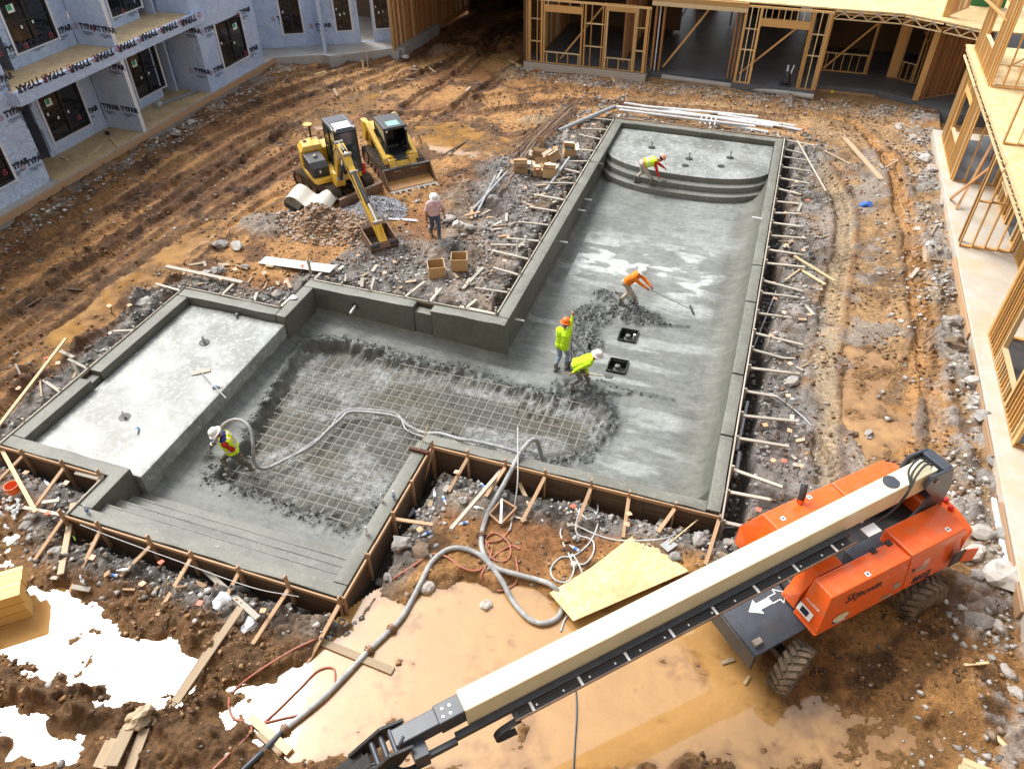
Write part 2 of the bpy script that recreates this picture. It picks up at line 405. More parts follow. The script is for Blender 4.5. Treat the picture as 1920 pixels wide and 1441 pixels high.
# trench along the forms -----------------------------------------------------
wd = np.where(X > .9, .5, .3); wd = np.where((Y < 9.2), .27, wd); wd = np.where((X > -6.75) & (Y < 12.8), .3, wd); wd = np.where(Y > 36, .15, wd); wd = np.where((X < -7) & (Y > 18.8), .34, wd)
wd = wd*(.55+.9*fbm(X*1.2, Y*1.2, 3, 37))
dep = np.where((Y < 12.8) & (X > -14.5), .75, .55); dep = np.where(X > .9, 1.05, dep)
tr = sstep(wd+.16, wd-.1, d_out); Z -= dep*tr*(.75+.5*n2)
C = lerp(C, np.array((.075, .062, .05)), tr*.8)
notch = (X > -6.8) & (Y < 12.9); Z -= .16*sstep(2.6, .2, d_out)*notch
sth = sstep(1.7, .1, d_out)*(Y < 9.2)*(X < -6.6); Z -= .08*sth
# puddles -----------------------------------------------------------------
PUDDLES = [  # (pixel outline, water level, how full)
    ([(0, 1175), (60, 1105), (115, 1120), (190, 1165), (300, 1205), (400, 1235), (370, 1300), (260, 1305), (150, 1300), (40, 1250), (0, 1215)], -.47, .7),
    ([(425, 1290), (520, 1275), (640, 1200), (720, 1140), (830, 1100), (960, 1105), (1040, 1120), (1130, 1080), (1260, 1080), (1360, 1130), (1420, 1240), (1470, 1330), (1540, 1310), (1620, 1340), (1690, 1441), (640, 1441), (540, 1390), (450, 1350)], -.47, .76),
    ([(0, 1330), (80, 1355), (150, 1385), (170, 1441), (0, 1441)], -.5, .74),
    ([(120, 610), (230, 520), (320, 460), (400, 420), (420, 440), (330, 510), (240, 560), (160, 630), (90, 690), (60, 700)], -.36, .58),
    ([(785, 240), (860, 232), (930, 255), (975, 285), (900, 292), (820, 290), (790, 270)], -.34, .52),
    ([(560, 225), (640, 180), (720, 170), (700, 200), (600, 250)], -.35, .42),
    ([(1595, 655), (1690, 690), (1700, 800), (1640, 850), (1600, 790)], -.2, .5),
    ([(1530, 1390), (1640, 1330), (1760, 1345), (1790, 1400), (1720, 1441), (1560, 1441)], -.47, .5),
    ([(0, 1000), (35, 995), (38, 1040), (10, 1060), (0, 1060)], -.42, .5),
]
water_polys = []; wmask = []
ALLSD = [sdpoly(X, Y, pxpoly(p_, l_)) for p_, l_, f_ in PUDDLES]
for pi, (pts, lev, full) in enumerate(PUDDLES):
    P = pxpoly(pts, lev); sd = ALLSD[pi]; other = np.min([a_ for q_, a_ in enumerate(ALLSD) if q_ != pi], 0)
    m = sstep(.35, -.25, sd+(n2-.5)*.9)
    isl = fbm(X*1.0+3, Y*1.0, 4, 77)*.55+fbm(X*3.4, Y*3.4, 3, 78)*.45
    target = lev+(isl-full)*.42+(n4-.5)*.03
    Z = Z*(1-m)+target*m
    sh = m*sstep(.12, -.02, np.abs(Z-lev)-.02)
    C = lerp(C, np.array((.27, .15, .062)), m*.75); C = lerp(C, np.array((.30, .17, .07)), m*sstep(.07, .0, Z-lev)*.8); C = lerp(C, dark*1.5, m*sstep(0, .12, Z-lev)*sstep(.4, .6, n3)*.6)
    wet += m*.55+.35*sstep(.9, .1, sd)*(sd < 1)
    Z = np.where((sd > .3) & (sd < 1.2) & (d_out > .6) & (other > .3), np.maximum(Z, lev+.02+.06*n3), Z)
    water_polys.append((P, lev)); wmask.append(sd < .5)
def flatten(x, y, r, z, col=None):
    global Z
    m = sstep(r, r*.55, np.hypot(X-x, Y-y)); Z = Z*(1-m)+(z+(n3-.5)*.05)*m
flatten(-16.6, 25.9, 2.6, -.25); flatten(-14.6, 27.9, 3.0, -.27); flatten(-12.6, 22.2, .8, -.2); flatten(4.4, 12.6, 1.2, -.34)
# churned, clotted mud everywhere but on smoothed spots
cl = sstep(.44, .6, fbm(X*.6+1, Y*.6, 3, 91))
Z += inner*(np.maximum(n3-.5, 0)*.22*cl+(n4-.5)*.03+south*(np.maximum(n3-.47, 0)*.25+np.maximum(n4-.5, 0)*.12)*(Z > -.46)+np.maximum(n5-.55, 0)*.07*(.3+cl))*(1-.3*cor)
C = lerp(C, C*.5, inner*cl*sstep(.6, .42, n3)*.5)
Z = np.where(inner, Z, -.3); Z = np.where((X > 7.9) & inner, -.3, Z); Z = np.where((X < -28) & inner, -.3, Z)
Z = np.where((Y > 42.3) & (X > -13.2) & inner, -.1, Z)
qx, qy = (gx[:-1]+gx[1:])/2, (gy[:-1]+gy[1:])/2; QX, QY = np.meshgrid(qx, qy)
keep = sdpoly(QX, QY, POOL_OUT) > -.12
gme = grid_mesh('ground', gx, gy, Z, keep)
C = C*(.82+.36*fbm(X*2.7, Y*2.7, 3, 55))[..., None]
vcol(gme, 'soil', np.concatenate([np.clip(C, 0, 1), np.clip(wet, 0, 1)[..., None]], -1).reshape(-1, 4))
def gz(x, y):
    i = int(np.clip(np.searchsorted(gx, x)-1, 0, len(gx)-2)); j = int(np.clip(np.searchsorted(gy, y)-1, 0, len(gy)-2))
    u = (x-gx[i])/(gx[i+1]-gx[i]); v = (y-gy[j])/(gy[j+1]-gy[j])
    return float((Z[j, i]*(1-u)+Z[j, i+1]*u)*(1-v)+(Z[j+1, i]*(1-u)+Z[j+1, i+1]*u)*v)
def gs(x, y):
    z = gz(x, y)
    for P_, lev in water_polys:
        if z < lev and bool(sdpoly(np.array([x]), np.array([y]), P_)[0] < .5): z = lev
    return z
def on(px, py, dz=0.0):
    """point of the ground seen at a photo position"""
    p = at(px, py, -.25)
    for _ in range(8): p = at(px, py, gz(p.x, p.y))
    p = at(px, py, gs(p.x, p.y))
    p.z += dz; return p
k = NB('soil'); at_ = k.n('ShaderNodeVertexColor', layer_name='soil'); ge = k.n('ShaderNodeNewGeometry')
pv = ge.outputs['Position']
f1 = k.noise(pv, 9, 8, .72); f2 = k.noise(pv, 34, 5, .7); f3 = k.noise(pv, 2.2, 6, .65)
hs = k.n('ShaderNodeHueSaturation'); k.l(at_.outputs['Color'], hs.inputs['Color'])
k.l(k.math('ADD', k.math('MULTIPLY', k.ramp(f1, .28, .72), 1.15), k.math('ADD', k.math('MULTIPLY', k.ramp(f2, .3, .7), .55), .22)), hs.inputs['Value'])
vo = k.n('ShaderNodeTexVoronoi'); vo.inputs['Scale'].default_value = 17; k.l(pv, vo.inputs['Vector'])
peb = k.math('MULTIPLY', k.ramp(vo.outputs['Distance'], .26, .16), k.ramp(f3, .5, .62))
col = k.mix(k.math('MULTIPLY', peb, .55), hs.outputs[0], (.46, .40, .33))
k.set(**{'Base Color': col, 'Roughness': k.math('SUBTRACT', k.math('ADD', .62, k.math('MULTIPLY', f1, .3)), k.math('MULTIPLY', at_.outputs['Alpha'], .52)), 'Specular IOR Level': .28})
hh = k.math('ADD', k.math('MULTIPLY', f1, .9), k.math('ADD', k.math('MULTIPLY', f2, .6), k.math('MULTIPLY', peb, .3)))
k.bump(hh, 1.0, .11)
tag(obj('ground', gme, k.m), kind='structure')
k = NB('muddy_water'); ge = k.n('ShaderNodeNewGeometry'); a_ = k.n('ShaderNodeVertexColor', layer_name='soil')
f1 = k.noise(ge.outputs['Position'], 1.3, 6, .65, 1.0); f2 = k.noise(ge.outputs['Position'], 14, 5, .7)
hs = k.n('ShaderNodeHueSaturation'); k.l(a_.outputs['Color'], hs.inputs['Color']); k.l(k.math('ADD', .62, k.math('ADD', k.math('MULTIPLY', f1, .55), k.math('MULTIPLY', f2, .22))), hs.inputs['Value'])
fk = k.math('MULTIPLY', k.ramp(k.noise(ge.outputs['Position'], 22, 6, .8), .62, .7), k.ramp(k.noise(ge.outputs['Position'], .9, 4, .6), .45, .6)); wc = k.mix(k.math('MULTIPLY', fk, .8), hs.outputs[0], (.11, .06, .03))
k.set(**{'Base Color': wc, 'Roughness': k.math('MULTIPLY', k.ramp(f1, .3, .75), .10), 'IOR': 1.5, 'Specular IOR Level': 1.0})
k.bump(k.noise(ge.outputs['Position'], 4, 4, .6), .035, .02)
WATER = k.m
for i, ((P, lev), wm) in enumerate(zip(water_polys, wmask)):
    jj, ii = np.where(wm & (Z < lev+.03)); j0, j1, i0, i1 = jj.min(), jj.max()+1, ii.min(), ii.max()+1
    sub = (wm & (Z < lev+.03))[j0:j1, i0:i1]; kp_ = sub[:-1, :-1] | sub[1:, :-1] | sub[:-1, 1:] | sub[1:, 1:]
    me = grid_mesh('puddle', gx[i0:i1], gy[j0:j1], np.full(sub.shape, lev+.001*i), kp_)
    dpt = lev-Z[j0:j1, i0:i1]; cw = lerp(np.zeros(sub.shape+(3,))+np.array((.25, .13, .045)), np.array((.40, .225, .08)), sstep(.0, .09, dpt)*.85+.15*n2[j0:j1, i0:i1])
    vcol(me, 'soil', np.concatenate([cw, np.ones(sub.shape+(1,))], -1).reshape(-1, 4)); tag(obj('puddle', me, WATER), kind='structure')
# ------------------------------------------------------------------ swimming pool shell
def concrete(name, c1, c2, c3, streak=(1, 1, 1), rough=.55, bump=.35, bd=.02):
    k = NB(name); ge = k.n('ShaderNodeNewGeometry'); mp = k.n('ShaderNodeMapping'); k.l(ge.outputs['Position'], mp.inputs[0]); mp.inputs['Scale'].default_value = streak
    v = mp.outputs[0]
    a = k.noise(v, .75, 7, .62, .5); b = k.noise(v, 6, 8, .72, .3); s = k.noise(ge.outputs['Position'], 26, 6, .75)
    col = k.mix(k.ramp(a, .38, .62), c1, c2); col = k.mix(k.math('MULTIPLY', k.ramp(b, .5, .68), .6), col, c3)
    col = k.mix(k.math('MULTIPLY', k.ramp(s, .54, .66), .85), col, tuple(x*.32 for x in c1))
    k.set(**{'Base Color': col, 'Roughness': k.math('ADD', rough-.12, k.math('MULTIPLY', b, .3)), 'Specular IOR Level': .5})
    k.bump(k.math('ADD', k.math('MULTIPLY', s, .5), b), bump, bd); return k.m
M_WALL = concrete('shaded_wall_shotcrete', (.125, .125, .098), (.088, .09, .072), (.165, .165, .132))
M_TOP = concrete('lit_bond_beam_shotcrete', (.185, .185, .155), (.13, .13, .107), (.27, .27, .235))
M_SHELF = concrete('shelf_shotcrete', (.31, .325, .305), (.165, .173, .154), (.60, .62, .61), rough=.36)  # palest patches paint wet glare into the concrete colour
M_STEP = concrete('step_shotcrete', (.175, .178, .152), (.12, .122, .104), (.25, .255, .228))
pool = thing('swimming_pool', 'unfinished L-shaped grey shotcrete swimming pool with shelf steps and wading basin', 'swimming pool', (-3, 24, 0))
pool_o = Vector((-3, 24, 0))
def pp(o): o.location -= pool_o; o.parent = pool; return o
XI0, XI1, YI0, YI1 = -6.6, .54, 13.15, 35.65
LX0, LX1, LY0, LY1 = -13.6, -7.15, 8.15, 18.45
INNER = [(LX0, LY0), (LX1, LY0), (LX1, YI0), (XI1, YI0), (XI1, YI1), (XI0, YI1), (XI0, LY1), (LX0, LY1)]
def floor_base(x, y):
    la = -1.05-.055*(np.clip(x, LX0, XI0)-LX0)
    lb = -1.43+.42*sstep(21, 31.5, y)
    t = sstep(-7.6, -5.8, x); return la*(1-t)+lb*t
UNF_PX = [(575, 652), (640, 650), (720, 672), (800, 688), (880, 700), (960, 728), (1040, 742), (1110, 748), (1142, 778), (1118, 822), (1085, 850), (1040, 862), (985, 848), (930, 838), (860, 820), (826, 806), (806, 822), (790, 850), (745, 895), (715, 930), (690, 968), (655, 984), (600, 966), (520, 940), (440, 916), (405, 902), (440, 880), (468, 838), (500, 780), (530, 730), (552, 690)]
UNF = pxpoly(UNF_PX, -1.38)
def floor_z(X, Y):
    z = floor_base(X, Y)
    dw = -sdpoly(X, Y, INNER)
    r = np.where((X > XI1-1.3) & (Y > 13), .85, .3); r = np.where((Y < 14.2) & (X > -7.2), .45, r); r = np.where((X < LX1) & (Y < 10.2), .12, r)
    t = np.clip(1-dw/r, 0, 1); z = z+r*(1-np.sqrt(np.clip(1-t*t, 0, 1)))*.9
    a1, a2, a3 = fbm(X*.9, Y*.9, 3, 101), fbm(X*3.5, Y*3.5, 4, 102), fbm(X*9, Y*9, 3, 103)
    sd = sdpoly(X, Y, UNF)+(a2-.5)*.55
    edge = np.exp(-((sd-.12)/.28)**2)
    m = sstep(.1, -.22, sd)
    z = z*(1-m)+(np.minimum(z, -1.3)-.2+(a2-.5)*.07+(a3-.5)*.03)*m
    z += edge*(.09*(a2-.3)+.22*np.maximum(a3-.46, 0))
    fresh = np.zeros_like(z)
    for px, py, rx, ry in ((1190, 590, 1.7, .75), (1110, 590, .9, 1.2), (1085, 735, 1.3, .8), (1095, 640, .75, 1.3), (1150, 560, 1.2, .6), (1010, 760, 1.0, .7), (1130, 800, .7, 1.2)):
        p = at(px, py, -1.4); q = np.sqrt(((X-p.x)/rx)**2+((Y-p.y)/ry)**2)+(a1-.5)*.7+(a2-.5)*.4
        fresh = np.maximum(fresh, sstep(1, .55, q))
    a4 = fbm(X*5.5+3, Y*5.5, 3, 104); z += fresh*(.10*(a2-.45)+.22*np.maximum(a3-.46, 0)+.16*np.maximum(a4-.5, 0)+.02)
    for pts in ([(1110, 585), (1170, 598), (1230, 608), (1290, 612)], [(1120, 712), (1170, 730), (1260, 748)], [(1060, 720), (1100, 735), (1180, 738)]):
        d = pdist(X, Y, [tuple(at(a, b, -1.4)[:2]) for a, b in pts])[0]; z += .07*np.exp(-(d/.06)**2)*(.4+a3); fresh = np.maximum(fresh, sstep(.16, .04, d)*.7)
    z += (a2-.5)*.02
    return z, m, np.clip(np.maximum(fresh, edge*1.1), 0, 1)*(1-m*.7), a1, a2, a3, dw
fx = np.arange(LX0-.02, XI1+.05, .05); fy = np.arange(LY0-.02, YI1+.05, .055)
FX, FY = np.meshgrid(fx, fy)
FZ, fm, ff, a1, a2, a3, fdw = floor_z(FX, FY)
def drain_hole(x, y): return np.maximum(np.abs(x-at(1178, 629, -1.4).x)/.3, np.abs(y-at(1178, 629, -1.4).y)/.33), np.maximum(np.abs(x-at(1158, 686, -1.4).x)/.3, np.abs(y-at(1158, 686, -1.4).y)/.33)
cx_, cy_ = np.meshgrid((fx[:-1]+fx[1:])/2, (fy[:-1]+fy[1:])/2)
h1, h2 = drain_hole(cx_, cy_)
kp = (sdpoly(cx_, cy_, INNER) < .03) & (h1 > 1) & (h2 > 1)
fme = grid_mesh('floor', fx, fy, FZ, kp)
conc, pale, frs = np.array((.188, .198, .178)), np.array((.40, .42, .395)), np.array((.062, .067, .059))
FC = np.zeros(FX.shape+(3,))+conc
up = sstep(19, 29, FY)*sstep(-7.2, -2.5, FX+(a1-.5)*2)
FC = lerp(FC, pale*.9, up*.42+.22*sstep(.45, .62, a1))
streak = fbm(FX*.45+3, FY*2.2, 4, 111); FC = lerp(FC, pale*1.08, sstep(.52, .66, streak)*.6*(FX > -7)*(FY < 25))
mid = np.exp(-((FY-25.2)/1.6)**2)*sstep(.5, .62, fbm(FX*1.2, FY*2.6, 4, 112))*(FX > -6); FC = lerp(FC, np.array((.72, .75, .73)), mid*.8)  # near-white band paints wet sheen into the floor colour
FC = lerp(FC, conc*.75, sstep(.55, .7, fbm(FX*.7+9, FY*.5, 3, 113))*.5)
FC = lerp(FC, np.array((.12, .12, .092)), sstep(1.5, .3, fdw+(a1-.5)*.6)*(FX > -1.3)*.85)       # shade along the coved right wall, painted into the floor colour
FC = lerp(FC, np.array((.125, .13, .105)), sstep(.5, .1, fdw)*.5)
FC = FC*.76; FC = lerp(FC, frs*(.7+.6*a3[..., None]), ff*.9)
gra = sstep(.48, .58, fbm(FX*.55+5, FY*.75, 3, 121))
sub = lerp(np.zeros_like(FC)+np.array((.07, .069, .055)), np.array((.27, .28, .27)), gra*(.35+.65*sstep(.4, .6, a3)))
sub = lerp(sub, np.array((.09, .075, .05)), sstep(.52, .62, fbm(FX*.8, FY*.8+30, 3, 122))*.6)
FC = lerp(FC, sub, fm)
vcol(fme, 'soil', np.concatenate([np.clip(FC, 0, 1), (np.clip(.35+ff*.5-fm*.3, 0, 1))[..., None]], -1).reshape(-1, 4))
k = NB('pool_floor'); at_ = k.n('ShaderNodeVertexColor', layer_name='soil'); ge = k.n('ShaderNodeNewGeometry'); pv = ge.outputs['Position']
f0 = k.noise(pv, 5, 8, .7, .4); f2 = k.noise(pv, 24, 6, .75); mp = k.n('ShaderNodeMapping'); k.l(pv, mp.inputs[0]); mp.inputs['Scale'].default_value = (.8, 3.4, 1); mp.inputs['Rotation'].default_value = (0, 0, .25); f3 = k.noise(mp.outputs[0], 1.6, 8, .68, .8); f1 = k.math('ADD', k.math('MULTIPLY', f0, .5), k.math('MULTIPLY', f3, .5))
hs = k.n('ShaderNodeHueSaturation'); k.l(at_.outputs['Color'], hs.inputs['Color'])
k.l(k.math('ADD', k.math('MULTIPLY', k.ramp(f1, .36, .64), .75), k.math('ADD', k.math('MULTIPLY', k.ramp(f2, .3, .7), .4), .42)), hs.inputs['Value'])
col = k.mix(k.math('MULTIPLY', k.ramp(f2, .57, .68), .75), hs.outputs[0], (.07, .072, .064))
k.set(**{'Base Color': col, 'Roughness': k.math('SUBTRACT', k.math('ADD', .55, k.math('MULTIPLY', f1, .3)), k.math('MULTIPLY', at_.outputs['Alpha'], .25)), 'Specular IOR Level': .5})
k.bump(k.math('ADD', k.math('MULTIPLY', f2, .6), k.math('MULTIPLY', f1, .6)), .5, .022)
pp(obj('pool_floor', fme, k.m))
def wall(name, poly, z0, z1, mat, bevel=.035, n=.03, cut=.26, seed=1):
    """a solid of the plan polygon from z0 to z1, softened and uneven like hand-cut shotcrete"""
    b = MB().prism(poly, z0, z1, 'z'); me = bpy.data.meshes.new(name); me.from_pydata(b.v, [], b.f)
    bm = bmesh.new(); bm.from_mesh(me); bmesh.ops.recalc_face_normals(bm, faces=bm.faces)
    es = [e for e in bm.edges if len(e.link_faces) == 2 and e.calc_face_angle(0) > .5]
    bmesh.ops.bevel(bm, geom=es, offset=bevel, segments=2, affect='EDGES', profile=.6, clamp_overlap=True)
    for _ in range(6):
        le = [e for e in bm.edges if e.calc_length() > cut*1.5]
        if not le: break
        bmesh.ops.subdivide_edges(bm, edges=le, cuts=1, use_grid_fill=True)
    bmesh.ops.triangulate(bm, faces=[f for f in bm.faces if len(f.verts) > 4])
    for v in bm.verts:
        q = fbm(v.co.x*1.7+v.co.z*2.3, v.co.y*1.7+v.co.z, 3, seed)-.5
        v.co += Vector((math.cos(seed), math.sin(seed), .8))*float(q)*n*2
    bm.to_mesh(me); bm.free(); sm(me, 30)
    return pp(obj(name, me, mat))
def rect(x0, x1, y0, y1): return [(x0, y0), (x1, y0), (x1, y1), (x0, y1)]
zb = -1.75
# walls butt end to end; light painted in: bond beam tops paler, faces in darker shade
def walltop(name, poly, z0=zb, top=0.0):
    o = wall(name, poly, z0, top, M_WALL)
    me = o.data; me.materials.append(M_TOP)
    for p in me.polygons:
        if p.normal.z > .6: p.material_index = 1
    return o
# right wall stands in lifts with open cold joints: four pieces along its length
for y0, y1 in ((12.9, 15.6), (15.66, 18.3), (18.36, 22.2), (22.26, 24.6), (24.66, 35.66)): walltop('pool_wall', rect(XI1, .88, y0, y1))
walltop('pool_wall', rect(-7.0, .88, YI1+.012, 36.08))
walltop('pool_wall', rect(-7.0, XI0, 18.86, 31.0)); walltop('pool_wall', rect(-7.0, XI0, 31.06, YI1)); walltop('pool_wall', rect(-6.99, XI0+.22, 31.006, 31.054), -.3, -.02)
walltop('pool_wall', [(-13.93, LY1), (-9.83, LY1), (-9.83, 18.84), (-13.93, 18.84)]); walltop('pool_wall', [(-9.2, LY1), (XI0, LY1), (XI0, 18.84), (-9.2, 18.84)])
walltop('skimmer_throat', rect(-9.82, -9.21, LY1+.03, 18.82), zb, -.2)
walltop('pool_wall', rect(-13.93, LX0+.05, 16.66, LY1-.012))
walltop('pool_wall', rect(XI0-.42, XI1, 12.82, YI0))              # front wall of the long arm
walltop('pool_wall', rect(-7.13, -6.76, 8.16, 12.81))             # right wall of the lower arm
walltop('pool_wall', rect(-14.2, -6.76, 7.82, 8.15))
walltop('pool_wall', rect(-14.2, -13.82, 8.162, 9.56))
# wading basin
walltop('basin_wall', rect(-17.73, -13.83, 9.18, 9.555)); walltop('basin_wall', rect(-17.73, -17.32, 9.567, 12.1)); walltop('basin_wall', rect(-17.73, -17.32, 12.5, 16.65)); walltop('basin_wall', rect(-17.73, -17.4, 12.11, 12.49), zb, -.16)
walltop('basin_wall', rect(-17.73, -13.94, 16.662, 17.03))
wall('basin_floor', rect(-17.318, -13.62, 9.568, 16.648), zb, -.3, M_SHELF, .06, .02)
# straight steps at the south end of the lower arm
for i in range(4):
    wall('step', rect(-13.81, -7.14, 8.152, 8.5+.36*i), -1.6, -.24-.24*i, M_STEP, .025, .012, seed=3+i)
for i in range(1, 4): wall('step_nosing', rect(-13.8, -7.15, 8.47+.36*(i-1), 8.52+.36*(i-1)), -.27-.24*(i-1), -.228-.24*(i-1), M_TOP, .012, .01, seed=30+i)
# curved sun-shelf steps at the far end
def arc_poly(off, n=28):
    pts = []
    for i in range(n+1):
        x = XI0+.012+(XI1-XI0-.024)*i/n; t = (x-(XI0+XI1)/2)/((XI1-XI0)/2)
        pts.append((x, 33.05-off-1.62*math.sqrt(max(0, 1-(abs(t)*.985)**2.3))))
    return pts+[(XI1-.012, YI1-.012), (XI0+.012, YI1-.012)]
M_SHTOP = M_SHELF
for i, (off, top) in enumerate(((0, -.25), (.36, -.5), (.72, -.75))):
    o = wall('sun_shelf' if i == 0 else 'curved_step', arc_poly(off) if i == 0 else arc_poly(off), -1.5, top, M_STEP, .05, .008, .5, seed=11+i)
    if i == 0:
        o.data.materials.append(M_SHELF)
        for p in o.data.polygons:
            if p.normal.z > .7: p.material_index = 1
# stubs and sleeves cast into the shell
M_PVC = pm('white_pvc', (.82, .83, .84), (.7, .72, .73), 8, .35, .05, dirt=(.42, .4, .36), dirt_amt=.45)
M_GPVC = pm('grey_pvc', (.38, .40, .41), (.30, .31, .32), 8, .45, .05, dirt=(.45, .44, .41), dirt_amt=.6)
M_BLK = pm('black_sleeve', (.022, .022, .022), (.035, .035, .033), 10, .5, .1)
def sleeve(px, py, z, axis, L=.28, r=.035):
    p = at(px, py, z); b = MB().cyl(p, p+Vector(axis)*L, r, n=10).cyl(p+Vector(axis)*(L*.86), p+Vector(axis)*L, r*1.35, n=10)
    pp(b.build('return_pipe_stub', M_PVC, smooth=True))
for x, y, z in ((1095, 373, -.45), (1083, 393, -.5), (1048, 452, -.45), (965, 598, -.45)): p = atx(x, y, XI0-.03); pp(MB().cyl(p, p+Vector((.34, 0, 0)), .035, n=10).build('return_pipe_stub', M_PVC, smooth=True))
for x, y in ((1428, 410), (1404, 524), (1373, 673), (1355, 774)): p = atx(x, y, XI1+.03); pp(MB().cyl(p, p-Vector((.36, 0, 0)), .035, n=10).build('return_pipe_stub', M_PVC, smooth=True))
p = aty(667, 572, LY1+.02); p0 = p; pp(MB().lathe([(.05, 0), (.12, 0), (.12, .05), (.05, .05)], p-Vector((0, .04, 0)), 14, 'y').build('light_niche', M_BLK)); pp(MB().cyl(p, p+Vector((0, -.42, -.05)), .04, n=10).build('return_pipe_stub', M_PVC, smooth=True))
def floor_stub(x, y, z, h, mat, fl=True):
    p = at(x, y, z); b = MB().cyl(p-Vector((0, 0, .1)), p+Vector((0, 0, h)), .035, n=10).cyl(p+Vector((0, 0, h*.8)), p+Vector((0, 0, h)), .05, n=10)
    pp(b.build('jet_pipe', mat, smooth=True))
    if fl: pp(MB().lathe([(.06, 0), (.17, 0), (.17, .012), (.06, .02)], p+Vector((0, 0, .002)), 18).build('jet_collar', M_BLK))
for x, y in ((1222, 277), (1292, 298), (1369, 296)): floor_stub(x, y, -.25, .3, M_GPVC)
for x, y in ((1285, 311), (1352, 312)): p = at(x, y, -.25); pp(MB().lathe([(.02, 0), (.16, 0), (.16, .014), (.02, .014)], p+Vector((0, 0, .002)), 18).build('jet_collar', M_BLK))
floor_stub(383, 642, -.3, .22, M_GPVC); floor_stub(234, 782, -.3, .22, M_PVC); p = at(446, 588, -.3); pp(MB().cyl(p, p+Vector((.1, -.25, .12)), .05, n=10).build('return_pipe_stub', M_GPVC, smooth=True))
for px, py in ((275, 936), (395, 970), (533, 1010), (330, 955)): p = at(px, py, -1.05); pp(MB().lathe([(.03, 0), (.055, 0), (.055, .06), (.03, .06)], p+Vector((0, .05, 0)), 12, 'y').build('step_jet_hole', M_BLK))
# the two main drain sumps
for px, py in ((1178, 629), (1158, 686)):
    c = at(px, py, -1.4); b = MB(); dz = Vector((0, 0, -.28))
    for sx, sy, wx, wy in ((-.3, 0, .03, .66), (.3, 0, .03, .66), (0, -.33, .57, .03), (0, .33, .57, .03)): b.box(c+Vector((sx, sy, -.12)), (wx, wy, .34))
    b.box(c+dz, (.66, .72, .03)); pp(b.build('main_drain_sump', M_BLK))
    pp(MB().lathe([(.13, 0), (.13, .16), (.09, .2), (.09, .3), (.05, .32)], c+dz+Vector((0, -.02, .015)), 14).build('drain_pipe', pm('drain_grey', (.14, .15, .145), (.1, .1, .1), 8, .5), smooth=True))
    pp(MB().cyl(c+Vector((-.29, -.1, -.2)), c+Vector((-.29, -.1, .22)), .012, n=6).build('sump_stake', M_BLK))
    if py < 650: pp(MB().cyl(c+Vector((.2, .12, -.2)), c+Vector((.2, .1, .02)), .05, n=10).build('drain_cap', M_PVC, smooth=True))
p = at(1105, 655, -1.4); pp(MB().lathe([(.035, -.1), (.06, -.1), (.06, .3), (.035, .3)], p, 12).build('riser_pipe', M_BLK, smooth=True))
# rebar mat ---------------------------------------------------------------
M_REBAR = pm('rebar', (.37, .365, .33), (.26, .245, .205), 12, .6, .2)
mat_t = thing('rebar_mat', 'square steel rebar mat laid over gravel in the unpoured pool floor', 'rebar mat', (-9, 14, -1.345))
ro = Vector((-9, 14, -1.345)); bar_me = None
b = MB().tube([(-.5, 0, 0), (.5, 0, 0)], .5, 6); bar_me = bpy.data.meshes.new('rebar_bar'); bar_me.from_pydata(b.v, [], b.f); bar_me.materials.append(M_REBAR)
MATP = pxpoly([(590, 660), (700, 672), (800, 692), (900, 712), (1000, 740), (1085, 752), (1128, 775), (1100, 820), (1060, 850), (1000, 846), (930, 828), (850, 812), (812, 808), (795, 838), (745, 893), (715, 930), (662, 984), (560, 952), (415, 906), (470, 850), (512, 776), (545, 720)], -1.345)
def spans(fn, lo, hi, step=.05):
    t = np.arange(lo, hi, step); m = fn(t); out = []; s = None
    for a, v in zip(t, m):
        if v and s is None: s = a
        if not v and s is not None:
            if a-s > .4: out.append((s, a))
            s = None
    return out
def rebar(p, q, parent, r=.0125):
    o = bpy.data.objects.new('bar', bar_me); COL.objects.link(o); o.parent = parent; p, q = Vector(p), Vector(q)
    o.matrix_local = Matrix.Translation((p+q)/2) @ frame(q-p).to_4x4() @ Matrix.Diagonal(((q-p).length, r*2, r*2, 1)); return o
for i, x in enumerate(np.arange(-12.5, -3.2, .305)):
    for s, e in spans(lambda t: inpoly(np.full_like(t, x), t, MATP), 9.5, 18):
        j = random.uniform(-.12, .12); rebar(Vector((x, s+j, -1.345))-ro, Vector((x+random.uniform(-.03, .03), e+random.uniform(-.1, .12), -1.36+random.uniform(-.01, .02)))-ro, mat_t)
for i, y in enumerate(np.arange(10.35, 17.6, .305)):
    for s, e in spans(lambda t: inpoly(t, np.full_like(t, y), MATP), -13, -3):
        rebar(Vector((s+random.uniform(-.1, .1), y, -1.322))-ro, Vector((e+random.uniform(-.12, .12), y+random.uniform(-.03, .03), -1.322))-ro, mat_t)
